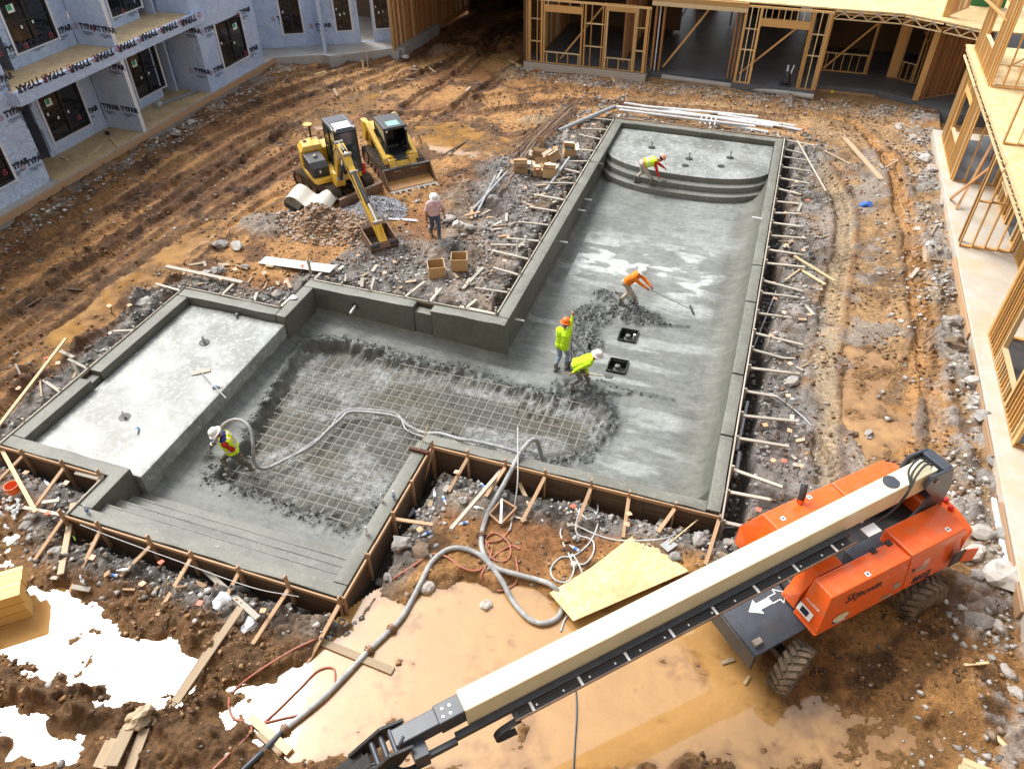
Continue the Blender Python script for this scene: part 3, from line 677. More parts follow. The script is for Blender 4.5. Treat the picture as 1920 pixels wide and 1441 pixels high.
# ------------------------------------------------------------------ materials of the buildings
def wood(name, c1, c2, rough=.6, rand=.18, dirt=None, da=.4):
    return pm(name, c1, c2, 5, rough, .25, .01, 'Object', (.35, 9, 9), rand=rand, dirt=dirt, dirt_amt=da, dirt_scale=1.6)
M_PINE = wood('new_pine', (.50, .265, .075), (.66, .40, .145), rand=.28, dirt=(.34, .19, .08)); M_PINE2 = wood('pine_red', (.33, .15, .058), (.46, .24, .095), rand=.3)
M_SPF = wood('pale_spruce', (.60, .44, .23), (.72, .56, .33), rand=.25)
M_GREYW = wood('splashed_form_lumber', (.36, .315, .25), (.46, .42, .35), .75, .25, (.40, .39, .35), .7)
M_FORM = wood('form_lumber', (.34, .19, .095), (.46, .29, .155), .7, .2, (.36, .34, .30), .35)
def osb(name, c1, c2, c3):
    k = NB(name); ge = k.n('ShaderNodeNewGeometry'); p = ge.outputs['Position']
    vo = k.n('ShaderNodeTexVoronoi'); vo.inputs['Scale'].default_value = 16; mp = k.n('ShaderNodeMapping'); mp.inputs['Scale'].default_value = (1, .45, 1); k.l(p, mp.inputs[0]); k.l(mp.outputs[0], vo.inputs['Vector'])
    f = k.noise(p, 1.3, 6, .65); g = k.noise(p, 30, 3, .6)
    sv = k.n('ShaderNodeSeparateColor'); k.l(vo.outputs['Color'], sv.inputs[0])
    col = k.mix(sv.outputs[0], c1, c2); col = k.mix(k.math('MULTIPLY', k.ramp(f, .48, .66), .6), col, c3)
    k.set(**{'Base Color': col, 'Roughness': .65}); k.bump(k.math('ADD', g, sv.outputs[1]), .3, .006); return k.m
M_OSB = osb('osb_deck', (.50, .355, .18), (.60, .46, .27), (.36, .25, .14))
M_OSBN = osb('new_osb', (.60, .42, .19), (.72, .56, .31), (.44, .29, .13))
M_SLAB = pm('slab_concrete', (.42, .41, .385), (.34, .33, .31), 1.4, .7, .2, .01, 'World', dirt=(.36, .25, .15), dirt_amt=.55, dirt_scale=.9)
M_SLABL = pm('pale_slab', (.52, .48, .42), (.44, .39, .32), 1.4, .7, .2, .01, 'World', dirt=(.55, .38, .2), dirt_amt=.6, dirt_scale=.8)
M_SLABD = pm('shaded_inside_slab', (.13, .14, .152), (.09, .097, .105), 1.1, .5, .1, .01, 'World')  # shade of the unlit rooms darkened into the slab colour
k = NB('house_wrap'); ge = k.n('ShaderNodeNewGeometry'); p = ge.outputs['Position']; f = k.noise(p, .8, 5, .6, 1.2); g = k.noise(p, 3.2, 6, .62, 1.6)
k.set(**{'Base Color': k.mix(k.ramp(f, .3, .7), (.42, .54, .76), (.55, .66, .85)), 'Roughness': .42, 'Specular IOR Level': .45}); k.bump(g, .9, .14); M_WRAP = k.m
M_WRAPD = pm('shaded_house_wrap', (.17, .20, .27), (.21, .245, .32), 2, .5, .5, .05, 'World')  # shaded copy of the house wrap for the porch recess walls
M_TAPE = pm('white_flashing_tape', (.74, .76, .79), (.62, .64, .68), 14, .5, .1, .004)
M_INK = pm('black_ink', (.012, .014, .03), None, 4, .5, 0); M_REDINK = pm('red_ink', (.42, .07, .09), None, 4, .5, 0); M_GREYINK = pm('grey_ink', (.09, .12, .22), None, 4, .5, 0)
M_FRAME = pm('black_window_frame', (.018, .018, .02), None, 8, .4, 0)
k = NB('window_glass'); k.set(**{'Base Color': (.012, .014, .017), 'Roughness': .04, 'Specular IOR Level': .7}); M_GLASS = k.m
M_STICK = pm('white_sticker', (.75, .78, .76), None, 4, .5, 0); M_GREEN = pm('green_sticker', (.02, .33, .13), None, 4, .5, 0)
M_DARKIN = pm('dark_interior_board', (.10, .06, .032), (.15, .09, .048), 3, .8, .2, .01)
M_STEEL = pm('galvanised_plate', (.45, .46, .47), (.36, .37, .39), 8, .45, .05, metallic=.6)

def panel(name, o, u, W, Hh, n, mat, parent, holes=(), th=.12, wr=.02, step=.22, seed=0, z0=0.0):
    """upright sheet W along u from o, Hh tall, with openings (a0,a1,b0,b1); front faces n; front is wrinkled by wr"""
    o, u, n = Vector(o), Vector(u).normalized(), Vector(n).normalized()
    def cuts(L, ex):
        s = {0.0, L}
        for e in ex:
            if 0 < e < L: s.add(e)
        s = sorted(s); out = []
        for a, b in zip(s[:-1], s[1:]):
            m = max(1, int(round((b-a)/step))); out += [a+(b-a)*i/m for i in range(m)]
        return out+[L]
    A = cuts(W, [h[0] for h in holes]+[h[1] for h in holes]); B = cuts(Hh, [h[2] for h in holes]+[h[3] for h in holes])
    na, nb = len(A), len(B); mb = MB(); vs = []
    for side in (0, 1):
        for j, b in enumerate(B):
            for i, a in enumerate(A):
                w_ = 0
                if side == 0 and wr: w_ = float(fbm(np.array(a*1.6+b*.7+seed*3.1), np.array(b*1.1+seed), 4, 200+seed)-.5)*2*wr
                vs.append(o+u*a+Vector((0, 0, b))+n*(w_-th*side))
    def hole(i, j):
        if i < 0 or j < 0 or i >= na-1 or j >= nb-1: return True
        a, b = (A[i]+A[i+1])/2, (B[j]+B[j+1])/2
        return any(h[0] < a < h[1] and h[2] < b < h[3] for h in holes)
    K = na*nb; fs = []
    for j in range(nb-1):
        for i in range(na-1):
            if hole(i, j): continue
            a, b, c, d = j*na+i, j*na+i+1, (j+1)*na+i+1, (j+1)*na+i
            fs += [(a, b, c, d), (d+K, c+K, b+K, a+K)]
            if hole(i, j-1): fs.append((a, a+K, b+K, b))
            if hole(i, j+1): fs.append((d, c, c+K, d+K))
            if hole(i-1, j): fs.append((a, d, d+K, a+K))
            if hole(i+1, j): fs.append((b, b+K, c+K, c))
    mb.add(vs, fs); ob = mb.build(name, mat, parent); sm(ob.data, 35); return ob
def window(parent, o, u, n, W, Hh, kind=0, seed=0):
    """black 2x2 window; o = lower corner on the wall face"""
    o, u, n = Vector(o), Vector(u).normalized(), Vector(n).normalized(); M = Matrix((u, n, Vector((0, 0, 1)))).transposed(); zc = Vector((0, 0, 1))
    b = MB(); fw = .075
    def bx(a0, a1, b0, b1, d0, d1): b.box(o+u*((a0+a1)/2)+zc*((b0+b1)/2)+n*((d0+d1)/2), (a1-a0, abs(d1-d0), b1-b0), M=M)
    bx(0, W, 0, fw, -.08, .03); bx(0, W, Hh-fw, Hh, -.08, .03); bx(0, fw, fw, Hh-fw, -.08, .03); bx(W-fw, W, fw, Hh-fw, -.08, .03)
    bx(W/2-.06, W/2+.06, fw, Hh-fw, -.08, .025)
    for a0, a1 in ((fw, W/2-.06), (W/2+.06, W-fw)): bx(a0, a1, Hh/2-.03, Hh/2+.03, -.07, .01)
    wo = b.build('window', M_FRAME, parent, bevel=.008, seg=1)
    for a0, a1 in ((fw, W/2-.06), (W/2+.06, W-fw)):
        for b0, b1 in ((fw, Hh/2-.03), (Hh/2+.03, Hh-fw)):
            q = MB(); q.box(o+u*((a0+a1)/2)+zc*((b0+b1)/2)-n*.05, (a1-a0+.01, .012, b1-b0+.01), M=M); q.build('pane', M_GLASS, wo)
    rnd = random.Random(seed)
    def st(a, bb, w_, h_, m, d): q = MB(); q.box(o+u*a+zc*bb-n*(.04-d), (w_, .004, h_), M=M); q.build('sticker', m, wo)
    if kind:
        a = W*.24 if kind == 1 else W*.76
        st(a, Hh*.76, .34, .3, M_STICK, 0); st(a-.04, Hh*.78, .2, .2, M_GREEN, .005)
    for a, bb in ((W*.32, Hh*.40), (W*.6, Hh*.42), (W*.12, Hh*.55)):
        if rnd.random() < .75: st(a, bb, .09, .12, M_STICK, 0)
    t = MB()
    for a0, a1, b0, b1 in ((-.11, -.005, -.1, Hh+.08), (W+.005, W+.11, -.1, Hh+.08)):
        t.box(o+u*((a0+a1)/2)+zc*((b0+b1)/2)+n*.034, (a1-a0, .012, b1-b0), M=M)
    t.build('flashing_tape', M_TAPE, wo); q = MB(); q.box(o+u*(W/2)-zc*.035+n*.03, (W+.04, .05, .05), M=M); q.build('sill', M_TAPE, wo)
LOGO = {}
def logo(parent, p, u, n, size=.265, flip=False, shade=False):
    """the wrap's printed word and house mark, on the sheet at p"""
    u, n = Vector(u).normalized(), Vector(n).normalized()
    if flip: u = -u
    v = n.cross(u)
    if (v.z < 0) != flip: u, v = -u, -v
    v = n.cross(u)
    M = Matrix((u, v, n)).transposed().to_4x4(); M.translation = Vector(p)+n*.032
    if 'w' not in LOGO:
        me = text_mesh('TYPAR', .36, .018); me0 = me.copy(); me0.materials.clear(); me0.materials.append(M_INK); LOGO['p'] = me0; b = MB()
        for i, (x0, x1) in enumerate(((-.5, .1), (-.5, .2), (-.35, -.1))): b.add([(x0, -.26-.07*i, 0), (x1, -.26-.07*i, 0), (x1, -.235-.07*i, 0), (x0, -.235-.07*i, 0)], [(0, 1, 2, 3)])
        bm = bmesh.new(); bm.from_mesh(me); t = bpy.data.meshes.new('x'); t.from_pydata(b.v, [], b.f); bm.from_mesh(t); bm.to_mesh(me); bm.free(); me.materials.clear(); me.materials.append(M_INK); LOGO['w'] = me
        b = MB(); pts = [(-.1, -.13), (.1, -.13), (.12, .02), (0, .14), (-.12, .02)]
        vs = [(x-.78, y, 0) for x, y in pts]+[(x*.74-.78, y*.74-.005, 0) for x, y in pts]; b.add(vs, [(i, (i+1) % 5, (i+1) % 5+5, i+5) for i in range(5)])
        b.add([(-.82, -.02, 0), (-.79, -.06, 0), (-.73, .02, 0), (-.75, .035, 0), (-.79, -.02, 0)], [(0, 1, 2, 3, 4)])
        r = bpy.data.meshes.new('mark'); r.from_pydata(b.v, [], b.f); r.materials.append(M_REDINK); LOGO['r'] = r
    for nm, k_ in (('printed_word', 'p' if flip else 'w'), ('printed_mark', 'r')):
        o = bpy.data.objects.new(nm, LOGO[k_]); COL.objects.link(o); adopt(o, parent); o.matrix_basis = M @ Matrix.Scale(size/.30, 4)
# ------------------------------------------------------------------ left building in blue wrap
SZ, DZ = .25, 4.0
LB = thing('wrapped_building', 'blue house-wrapped apartment building with porches and black windows along left side', 'building', (-28, 28, 0), world=True)
XF, XR = -27.5, -29.5
block('porch_slab', (-34, 12, -.35), (-27.42, 39.2, SZ), M_SLAB, LB); 
for y0, y1 in ((21.9, 27.2), (27.4, 32.4)): block('porch_deck', (-30.2, y0, SZ+.004), (-27.44, y1, SZ+.012), M_OSB, LB)
board('kick_board', (-27.38, 12, .08), (-27.38, 38.8, .08), .04, .26, M_FORM, LB)
def floor_walls(z, top, f2):
    dz = z-SZ
    tb = 4.0 if not f2 else top
    bayA = panel('wall', (XF-.35, 12, z-.12), (0, 1, 0), 9.8, tb-z+.115, (1, 0, 0), M_WRAP, LB, [(6.0, 8.3, .87, 3.0)], wr=.03, seed=1+f2)
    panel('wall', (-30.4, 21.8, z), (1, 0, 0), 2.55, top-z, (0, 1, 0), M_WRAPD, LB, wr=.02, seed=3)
    window(LB, (XF-.35, 18.0, z+.75), (0, 1, 0), (1, 0, 0), 2.3, 2.13, 0, 5+f2)
    r1 = panel('wall', (XR, 23.6, z), (0, 1, 0), 3.55, top-z, (1, 0, 0), M_WRAP, LB, [(.45, 2.65, .53, 2.58)], wr=.03, seed=5+f2)
    window(LB, (XR, 24.05, z+.53), (0, 1, 0), (1, 0, 0), 2.2, 2.05, 1, 7+f2)
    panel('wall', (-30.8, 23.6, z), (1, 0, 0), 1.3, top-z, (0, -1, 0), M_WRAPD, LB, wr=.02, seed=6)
    fn = panel('divider_wall', (XR+.02, 27.16, z), (1, 0, 0), 2.02, top-z, (0, -1, 0), M_WRAP, LB, th=.17, wr=.02, seed=8+f2)
    block('corner_tape', (XF+.03, 27.14, z), (XF+.045, 27.35, top), M_TAPE, LB)
    r2 = panel('wall', (XR, 27.35, z), (0, 1, 0), 3.9, top-z, (1, 0, 0), M_WRAP, LB, [(2.2, 4.3 if 0 else 3.85, .47, 2.5)], wr=.03, seed=9+f2)
    window(LB, (XR, 29.55, z+.47), (0, 1, 0), (1, 0, 0), 1.65+.35, 2.03, 1, 11+f2)
    panel('wall', (-30.9, 32.05, z), (1, 0, 0), 1.6, top-z, (0, -1, 0), M_WRAP, LB, wr=.02, seed=10)
    bs = panel('wall', (XR, 32.45, z-.05), (1, 0, 0), 2.0, tb-z+.045, (0, -1, 0), M_WRAP, LB, wr=.05, seed=12+f2)
    bb = panel('wall', (XF, 32.45, z-.08), (0, 1, 0), 4.95, tb-z+.075, (1, 0, 0), M_WRAP, LB, [(1.5, 3.66, .83, 2.96)], wr=.05, seed=13+f2)
    window(LB, (XF, 33.95, z+.75), (0, 1, 0), (1, 0, 0), 2.16, 2.13, 2, 15+f2)
    panel('wall', (XF, 37.4, z), (-1, 0, 0), 2.2, tb-z, (0, 1, 0), M_WRAP, LB, wr=.03, seed=14)
    # rooms behind: back wall and ceiling added to keep them dark, interior studs
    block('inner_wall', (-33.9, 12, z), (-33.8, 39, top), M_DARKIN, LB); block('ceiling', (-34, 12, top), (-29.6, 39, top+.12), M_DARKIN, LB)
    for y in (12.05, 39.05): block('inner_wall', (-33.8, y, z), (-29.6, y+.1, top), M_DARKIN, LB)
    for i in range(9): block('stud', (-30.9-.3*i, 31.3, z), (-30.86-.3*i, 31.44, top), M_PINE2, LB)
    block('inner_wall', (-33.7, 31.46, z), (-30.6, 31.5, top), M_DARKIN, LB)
    return bayA, r1, fn, r2, bs, bb
w1 = floor_walls(SZ, 3.5, 0)
w2 = floor_walls(DZ, 7.4, 20)
band = panel('floor_band', (-27.33, 21.5, 3.52), (0, 1, 0), 11.7, .52, (1, 0, 0), M_WRAP, LB, wr=.012, seed=31, th=.2)
block('band_end', (-29.4, 21.46, 3.52), (-27.4, 21.498, 4.03), M_WRAP, LB)
block('balcony_deck', (-30.4, 21.52, 3.86), (-27.36, 32.43, DZ-.003), M_OSB, LB)
L3 = lambda c: (c[0]*500/1920, c[1]*500/1920)
for c in ((200, 612), (380, 540), (570, 470), (745, 395), (910, 325), (1065, 250), (1215, 195), (1355, 145)): logo(band, atx(*L3(c), -27.32), (0, 1, 0), (1, 0, 0), .32, True)
for c in ((450, 215), (275, 290), (95, 345)): logo(w2[1], atx(*L3(c), XR), (0, 1, 0), (1, 0, 0))
for c in ((640, 195), (770, 215)): logo(w2[2], aty(*L3(c), 27.16), (1, 0, 0), (0, -1, 0))
for c in ((645, 800),): logo(w1[1], atx(*L3(c), XR), (0, 1, 0), (1, 0, 0))
for c in ((800, 770), (840, 482), (935, 790)): logo(w1[2], aty(*L3(c), 27.16), (1, 0, 0), (0, -1, 0))
for c in ((1460, 515), (1390, 222)): logo(w1[4], aty(*L3(c), 32.45), (1, 0, 0), (0, -1, 0))
for c in ((1512, 205), (1575, 492), (1760, 80), (1818, 355)): logo(w1[5], atx(*L3(c), XF), (0, 1, 0), (1, 0, 0))
for c in ((130, 1185), (255, 1148), (100, 800), (15, 570)): logo(w1[0], atx(*L3(c), XF-.35), (0, 1, 0), (1, 0, 0))
for c in ((835, 78), (955, 50)): logo(w2[3], atx(*L3(c), XR), (0, 1, 0), (1, 0, 0))
# porch clutter
tag(MB().cyl((-28.9, 29.9, SZ+.075), (-28.2, 32.3, SZ+.075), .06, n=10).build('vent_pipe', pm('dull_blue_pipe', (.2, .23, .28), None, 5, .5), smooth=True), 'grey pipe lying on the upper wrapped porch by the window', 'pipe')
tag(MB().lathe([(.1, 0), (.16, 0), (.16, .3), (.1, .3)], (-28.75, 29.75, SZ+.175), 14, 'y').build('duct_elbow', M_GPVC, smooth=True), 'short grey duct collar beside the pipe on the wrapped porch', 'duct')
for i, (a, b, lab) in enumerate((((206, 258), (222, 275), 'short pale board lying on the lower wrapped porch deck'), ((164, 293), (190, 270), 'thin board lying across the lower porch near its edge'), ((110, 293), (126, 299), 'thin scrap strip by the wrapped porch doorway'))):
    p, q = at(*a, SZ+.04), at(*b, SZ+.04); tag(board('scrap_board', p, q, .09, .04, M_SPF), lab, 'board')
tag(MB().lathe([(.05, 0), (.09, 0), (.09, .12), (.05, .12)], at(199, 249, SZ+.1), 12, 'x').build('tape_roll', M_INK, smooth=True), 'black tape roll on the lower wrapped porch deck', 'tape roll')
# ------------------------------------------------------------------ angled wrapped wing in the far left corner
CW = thing('wrapped_corner_wing', 'angled blue house-wrapped wing with narrow windows in the far left corner', 'building', (-26, 42, 0), world=True)
c0, c1 = Vector((-29.6, 39.0, 0)), Vector((-21.7, 43.3, 0)); cu = (c1-c0).normalized(); cn = Vector((cu.y, -cu.x, 0)); CL = (c1-c0).length
def cpos(px, z=SZ): # distance along wing of a pixel at floor
    return (at(px, 80, z)-c0).dot(cu)
hol = [(2.2, 3.3, .75, 2.85), (5.25, 6.1, .75, 2.85), (6.55, 7.3, 0.02, 2.5), (7.5, 8.3, .75, 2.85)]
cwl = panel('wall', c0+Vector((0, 0, SZ)), cu, CL, 3.7, cn, M_WRAP, CW, hol, wr=.05, seed=41)
for i in (0, 1, 3): h = hol[i]; window(CW, c0+cu*h[0]+Vector((0, 0, SZ+h[2])), cu, cn, h[1]-h[0], h[3]-h[2], 0, 40+i)
f0 = c0+cu*4.35; panel('divider_wall', f0+Vector((0, 0, SZ)), cn, 1.5, 3.7, -cu, M_WRAP, CW, th=.18, wr=.05, seed=44)
for i in range(7): block('stud', (-22.9+.28*i-.02, 44.6, SZ), (-22.9+.28*i+.02, 44.74, 3.9), M_PINE2, CW)
block('inner_wall', (-33, 47, -.1), (-21.9, 47.1, 4), M_DARKIN, CW); block('ceiling', (-33, 43.6, 3.98), (-21.6, 47, 4.1), M_DARKIN, CW)
b = MB().prism([(-29.4, 36.5), (-28.2, 37.8), tuple((c0+cn*1.75)[:2]), tuple((c0+cu*4.2+cn*1.75)[:2]), tuple((c0+cu*4.7+cn*2.1)[:2]), tuple((c0+cu*CL+cn*1.3)[:2]), (-20.9, 47), (-33, 47), (-33, 39.3), (-29.4, 39.2)], -.4, SZ-.004, 'z'); b.build('porch_slab', M_SLAB, CW)
for px, py in ((535, 34), (606, 48)): 
    d = _F+_R*(px-960)/FPX-_U*(py-720.5)/FPX; t = (Vector(c0)-Vector((0, 0, CAM_H))).dot(cn)/Vector(d).dot(cn); logo(cwl, Vector((0, 0, CAM_H))+Vector(d)*t, cu, cn, .26)
# ------------------------------------------------------------------ timber frames
def fwall(bld, p, q, z0, z1, mat=None, sp=.41, openings=(), depth=.14, th=.04, double=True, ends=True, rnd=None):
    """stud wall along p-q: plates, studs, and for each opening (a0,a1,sill,head) trimmers, sill, cripples, header"""
    p, q = Vector((p[0], p[1], 0)), Vector((q[0], q[1], 0)); u = (q-p).normalized(); L = (q-p).length; mat = mat or M_PINE
    zc = lambda a, z: p+u*a+Vector((0, 0, z))
    pl = th
    doors = [(o[0], o[1]) for o in openings if o[2] is None]
    segs = []; a = 0
    for d0, d1 in sorted(doors): segs.append((a, d0)); a = d1
    segs.append((a, L))
    for s, e in segs:
        if e-s > .05: board('bottom_plate', zc(s, z0+pl/2), zc(e, z0+pl/2), depth, pl, mat, bld)
    board('top_plate', zc(0, z1-pl/2), zc(L, z1-pl/2), depth, pl, mat, bld)
    if double: board('top_plate', zc(0, z1-pl*1.5-.003), zc(L, z1-pl*1.5-.003), depth-.006, pl, M_SPF, bld)
    top = z1-pl*2-.003 if double else z1-pl
    def stud(a, zb, zt, nm='stud', w=None):
        o = board(nm, zc(a, zb), zc(a, zt), w or th, depth-.008, mat if random.random() < .8 else M_SPF, bld, up=u.cross(Vector((0, 0, 1)))); return o
    xs = list(np.arange(th/2 if ends else sp, L-th/2, sp))+([L-th/2] if ends else [])
    for a in xs:
        if any(o[0]-.06 < a < o[1]+.06 for o in openings): continue
        stud(a, z0+pl, top)
    for o in openings:
        a0, a1, si, he = o[:4]; hh = o[4] if len(o) > 4 else .24
        for a, s in ((a0, -1), (a1, 1)):
            stud(a+s*.024, z0+pl, he, 'trimmer_stud'); stud(a+s*.068, z0+pl, top, 'king_stud')
        board('header', zc(a0-.045, he+hh/2), zc(a1+.045, he+hh/2), depth-.01, hh, mat, bld)
        for a in np.arange(a0+.15, a1-.05, sp): 
            if top-he-hh > .06: stud(a, he+hh, top, 'cripple_stud')
        if si is not None:
            board('sill_plate', zc(a0-.003, si-pl/2), zc(a1+.003, si-pl/2), depth, pl, M_SPF, bld)
            for a in np.arange(a0+.12, a1-.02, sp): stud(a, z0+pl, si-pl, 'cripple_stud')
def blocking(bld, p, q, z, n=1): board('blocking', (*p, z), (*q, z), .13, .04, M_SPF, bld)
# back building
BB = thing('framed_back_building', 'unfinished pine-framed building with dark open ground floor at the back', 'building', (-3, 44, 0), world=True)
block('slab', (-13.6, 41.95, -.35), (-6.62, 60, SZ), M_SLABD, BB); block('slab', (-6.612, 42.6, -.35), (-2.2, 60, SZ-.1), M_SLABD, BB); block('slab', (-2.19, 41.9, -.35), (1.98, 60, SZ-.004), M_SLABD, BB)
b = MB().prism([(1.99, 43.1), (5.1, 43.2), (6.9, 42.3), (8.2, 41.0), (16, 41), (16, 60), (1.99, 60)], -.35, SZ-.05, 'z'); b.build('slab', M_SLABD, BB)
block('form_board', (-13.6, 41.86, -.2), (-6.7, 41.93, SZ-.03), M_GREYW, BB); block('form_board', (2.1, 43.02, -.25), (5.0, 43.07, .02), M_FORM, BB)
b = MB().cyl((-5.9, 42.45, .0), (2, 41.78, .02), .14, n=12); b.build('slab_edge_roll', M_SLAB, BB, smooth=True)
fwall(BB, (-13.48, 42.02), (-6.75, 42.02), SZ, 3.52, openings=[(1.06, 3.06, .62+SZ, 2.66+SZ, .34), (4.5, 5.9, .62+SZ, 2.95+SZ, .34)], sp=.6)
for a in (-13.35, -13.27, -12.6, -10.2, -9.12, -7.42, -6.95, -6.87): board('built_up_post', (a, 42.0, SZ+.04), (a, 42.0, 3.42), .07, .15, M_PINE, BB, up=(0, 1, 0))
for z in (1.35, 2.5): blocking(BB, (-10.15, 42.02), (-9.15, 42.02), z); blocking(BB, (-7.4, 42.02), (-6.9, 42.02), z); blocking(BB, (-13.2, 42.02), (-12.65, 42.02), z)
board('brace', (-11.6, 42.3, .45), (-9.2, 42.3, 3.5), .09, .04, M_PINE, BB, up=(0, 1, 0))
for x in (-6.62, -6.2, -2.5, -2.3): board('opening_post', (x, 43.0, SZ-.1), (x, 43.0, 3.6), .1, .3, M_PINE2, BB, up=(0, 1, 0))
board('white_post_wrap', (-6.42, 42.86, SZ-.1), (-6.42, 42.86, 3.55), .06, .06, M_TAPE, BB)
board('porch_beam', (-6.75, 42.05, 3.74), (-2.0, 42.05, 3.74), .18, .2, M_SPF, BB); board('porch_beam', (-6.75, 42.1, 3.96), (-2.0, 42.1, 3.96), .22, .22, M_PINE, BB)
board('brace', (-6.0, 43.1, .3), (-3.9, 43.1, 3.5), .1, .04, M_PINE, BB, up=(0, 1, 0))
fwall(BB, (-2.12, 42.1), (2.02, 42.1), SZ, 3.98, openings=[(.85, 3.15, None, 3.08, .36)], sp=.3)
for a in (-2.05, -1.33, 1.1, 1.9): board('built_up_post', (a, 42.08, SZ+.01), (a, 42.08, 3.9), .12, .15, M_PINE, BB, up=(0, 1, 0))
for z in (1.9, 2.9): blocking(BB, (1.2, 42.1), (1.85, 42.1), z); blocking(BB, (-2.0, 42.1), (-1.4, 42.1), z)
board('brace', (-1.9, 42.35, .6), (.5, 42.35, 3.1), .09, .04, M_PINE, BB, up=(0, 1, 0))
fwall(BB, (2.1, 45.5), (4.55, 45.55), SZ-.05, 3.5, openings=[(.15, 2.3, 1.15, 3.0, .3)], sp=.4); board('brace', (2.3, 45.35, .35), (4.9, 45.35, 3.4), .09, .04, M_PINE, BB, up=(0, 1, 0))
board('corner_post', (5.75, 45.5, SZ-.05), (5.75, 45.5, 3.6), .45, .2, M_PINE, BB, up=(0, 1, 0)); fwall(BB, (5.95, 45.4), (6.95, 44.8), SZ-.05, 3.5, openings=[(.12, .9, 1.1, 3.0, .3)], sp=.3)
board('brace', (6.2, 45.2, 3.4), (6.9, 44.7, 2.2), .09, .04, M_PINE2, BB)
board('corner_post', (6.78, 42.35, SZ-.05), (6.78, 42.35, 3.62), .26, .2, M_PINE, BB, up=(0, 1, 0))
fwall(BB, (6.85, 42.5), (9.6, 44.6), SZ-.05, 3.6, M_PINE2, sp=.3); 
b = MB(); b.bar((6.95, 42.75, .2), (9.6, 44.75, .2), .03, .01); b.prism([(6.95, 42.72), (9.6, 44.72), (9.58, 44.75), (6.93, 42.75)], SZ, 3.55, 'z'); b.build('sheathing', M_PINE2, BB)
# floor trusses and deck above the recess
def truss(bld, p, q, z, h=.34):
    p, q = Vector((*p, 0)), Vector((*q, 0)); L = (q-p).length; u = (q-p).normalized(); n = max(2, int(L/.62))
    for zz in (z, z+h): board('truss_chord', p+Vector((0, 0, zz)), q+Vector((0, 0, zz)), .09, .045, M_SPF, bld)
    for i in range(n):
        a, m, e = p+u*(L*i/n), p+u*(L*(i+.5)/n), p+u*(L*(i+1)/n)
        board('truss_web', a+Vector((0, 0, z+.02)), m+Vector((0, 0, z+h-.02)), .07, .04, M_SPF, bld); board('truss_web', m+Vector((0, 0, z+h-.02)), e+Vector((0, 0, z+.02)), .07, .04, M_SPF, bld)
        block('truss_plate', (m.x-.09, m.y-.052, z+h-.1), (m.x+.09, m.y-.048, z+h+.03), M_STEEL, bld)
truss(BB, (2.05, 42.15), (5.1, 42.2), 3.66); truss(BB, (5.15, 42.2), (6.75, 41.4), 3.66); truss(BB, (6.85, 41.38), (8.2, 40.6), 3.66)
for y in (43.0, 43.8, 44.6, 45.4): truss(BB, (2.05, y), (7.5, y), 3.66)
b = MB().prism([(-13.55, 42.1), (2, 42.15), (5.1, 42.2), (6.8, 41.4), (8.4, 40.5), (16, 40.5), (16, 60), (-13.55, 60)], 4.06, 4.12, 'z'); b.build('floor_deck', M_OSBN, BB)
fwall(BB, (6.9, 42.4), (8.0, 44.3), 4.12, 7.2, M_PINE2, sp=.22); board('corner_post', (6.85, 42.2, 4.12), (6.85, 42.2, 7.2), .3, .2, M_PINE, BB, up=(0, 1, 0))
block('green_sheathing', (8.1, 44.5, 4.12), (9.6, 44.6, 7.2), pm('green_board', (.03, .2, .06), None, 4, .6), BB)
fwall(BB, (2.0, 47.5), (6.6, 47.5), 4.12, 7.2, sp=.41)
# rooms inside: partitions, far walls added for darkness, some daylight gaps far back
for x in (-13.1, -8.3, 1.2): fwall(BB, (x, 43.4), (x, 49.5), SZ, 3.9, M_PINE2, sp=.41)
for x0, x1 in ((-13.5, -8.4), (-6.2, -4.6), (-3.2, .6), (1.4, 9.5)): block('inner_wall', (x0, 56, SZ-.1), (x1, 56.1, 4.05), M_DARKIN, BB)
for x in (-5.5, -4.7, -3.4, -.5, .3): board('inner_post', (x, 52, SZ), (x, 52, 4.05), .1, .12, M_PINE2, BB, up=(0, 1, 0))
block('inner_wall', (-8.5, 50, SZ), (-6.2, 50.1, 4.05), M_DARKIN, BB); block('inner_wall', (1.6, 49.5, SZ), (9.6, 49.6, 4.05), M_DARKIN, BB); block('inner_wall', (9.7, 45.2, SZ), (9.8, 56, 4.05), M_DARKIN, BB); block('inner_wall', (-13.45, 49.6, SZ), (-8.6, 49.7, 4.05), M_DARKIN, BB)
# dark drive-through between the wrapped wing and the framed building
PW = thing('drive_through', 'dark roofed drive-through passage with plank-like stud wall at the back', 'passage', (-17.5, 46, 0), world=True)
fwall(PW, (-21.5, 41.8), (-20.8, 52), -.1+.25, 4.4, M_PINE2, sp=.26, depth=.1); b = MB().prism([(-21.62, 41.8), (-21.56, 41.8), (-20.86, 52), (-20.92, 52)], -.2, 4.4, 'z'); b.build('sheathing', M_PINE2, PW)
board('corner_post', (-21.5, 41.72, -.1), (-21.5, 41.72, 4.4), .16, .16, M_PINE, PW); block('footing', (-21.75, 41.6, -.4), (-21.2, 52, .14), M_SLAB, PW)
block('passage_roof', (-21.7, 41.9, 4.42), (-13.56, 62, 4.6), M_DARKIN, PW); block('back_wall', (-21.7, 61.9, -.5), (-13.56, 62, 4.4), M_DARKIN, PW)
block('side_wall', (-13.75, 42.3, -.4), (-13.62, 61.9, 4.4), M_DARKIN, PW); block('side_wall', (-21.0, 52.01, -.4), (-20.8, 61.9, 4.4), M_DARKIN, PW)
block('front_beam', (-21.7, 41.75, 4.42), (-13.56, 41.89, 4.75), M_PINE2, PW)
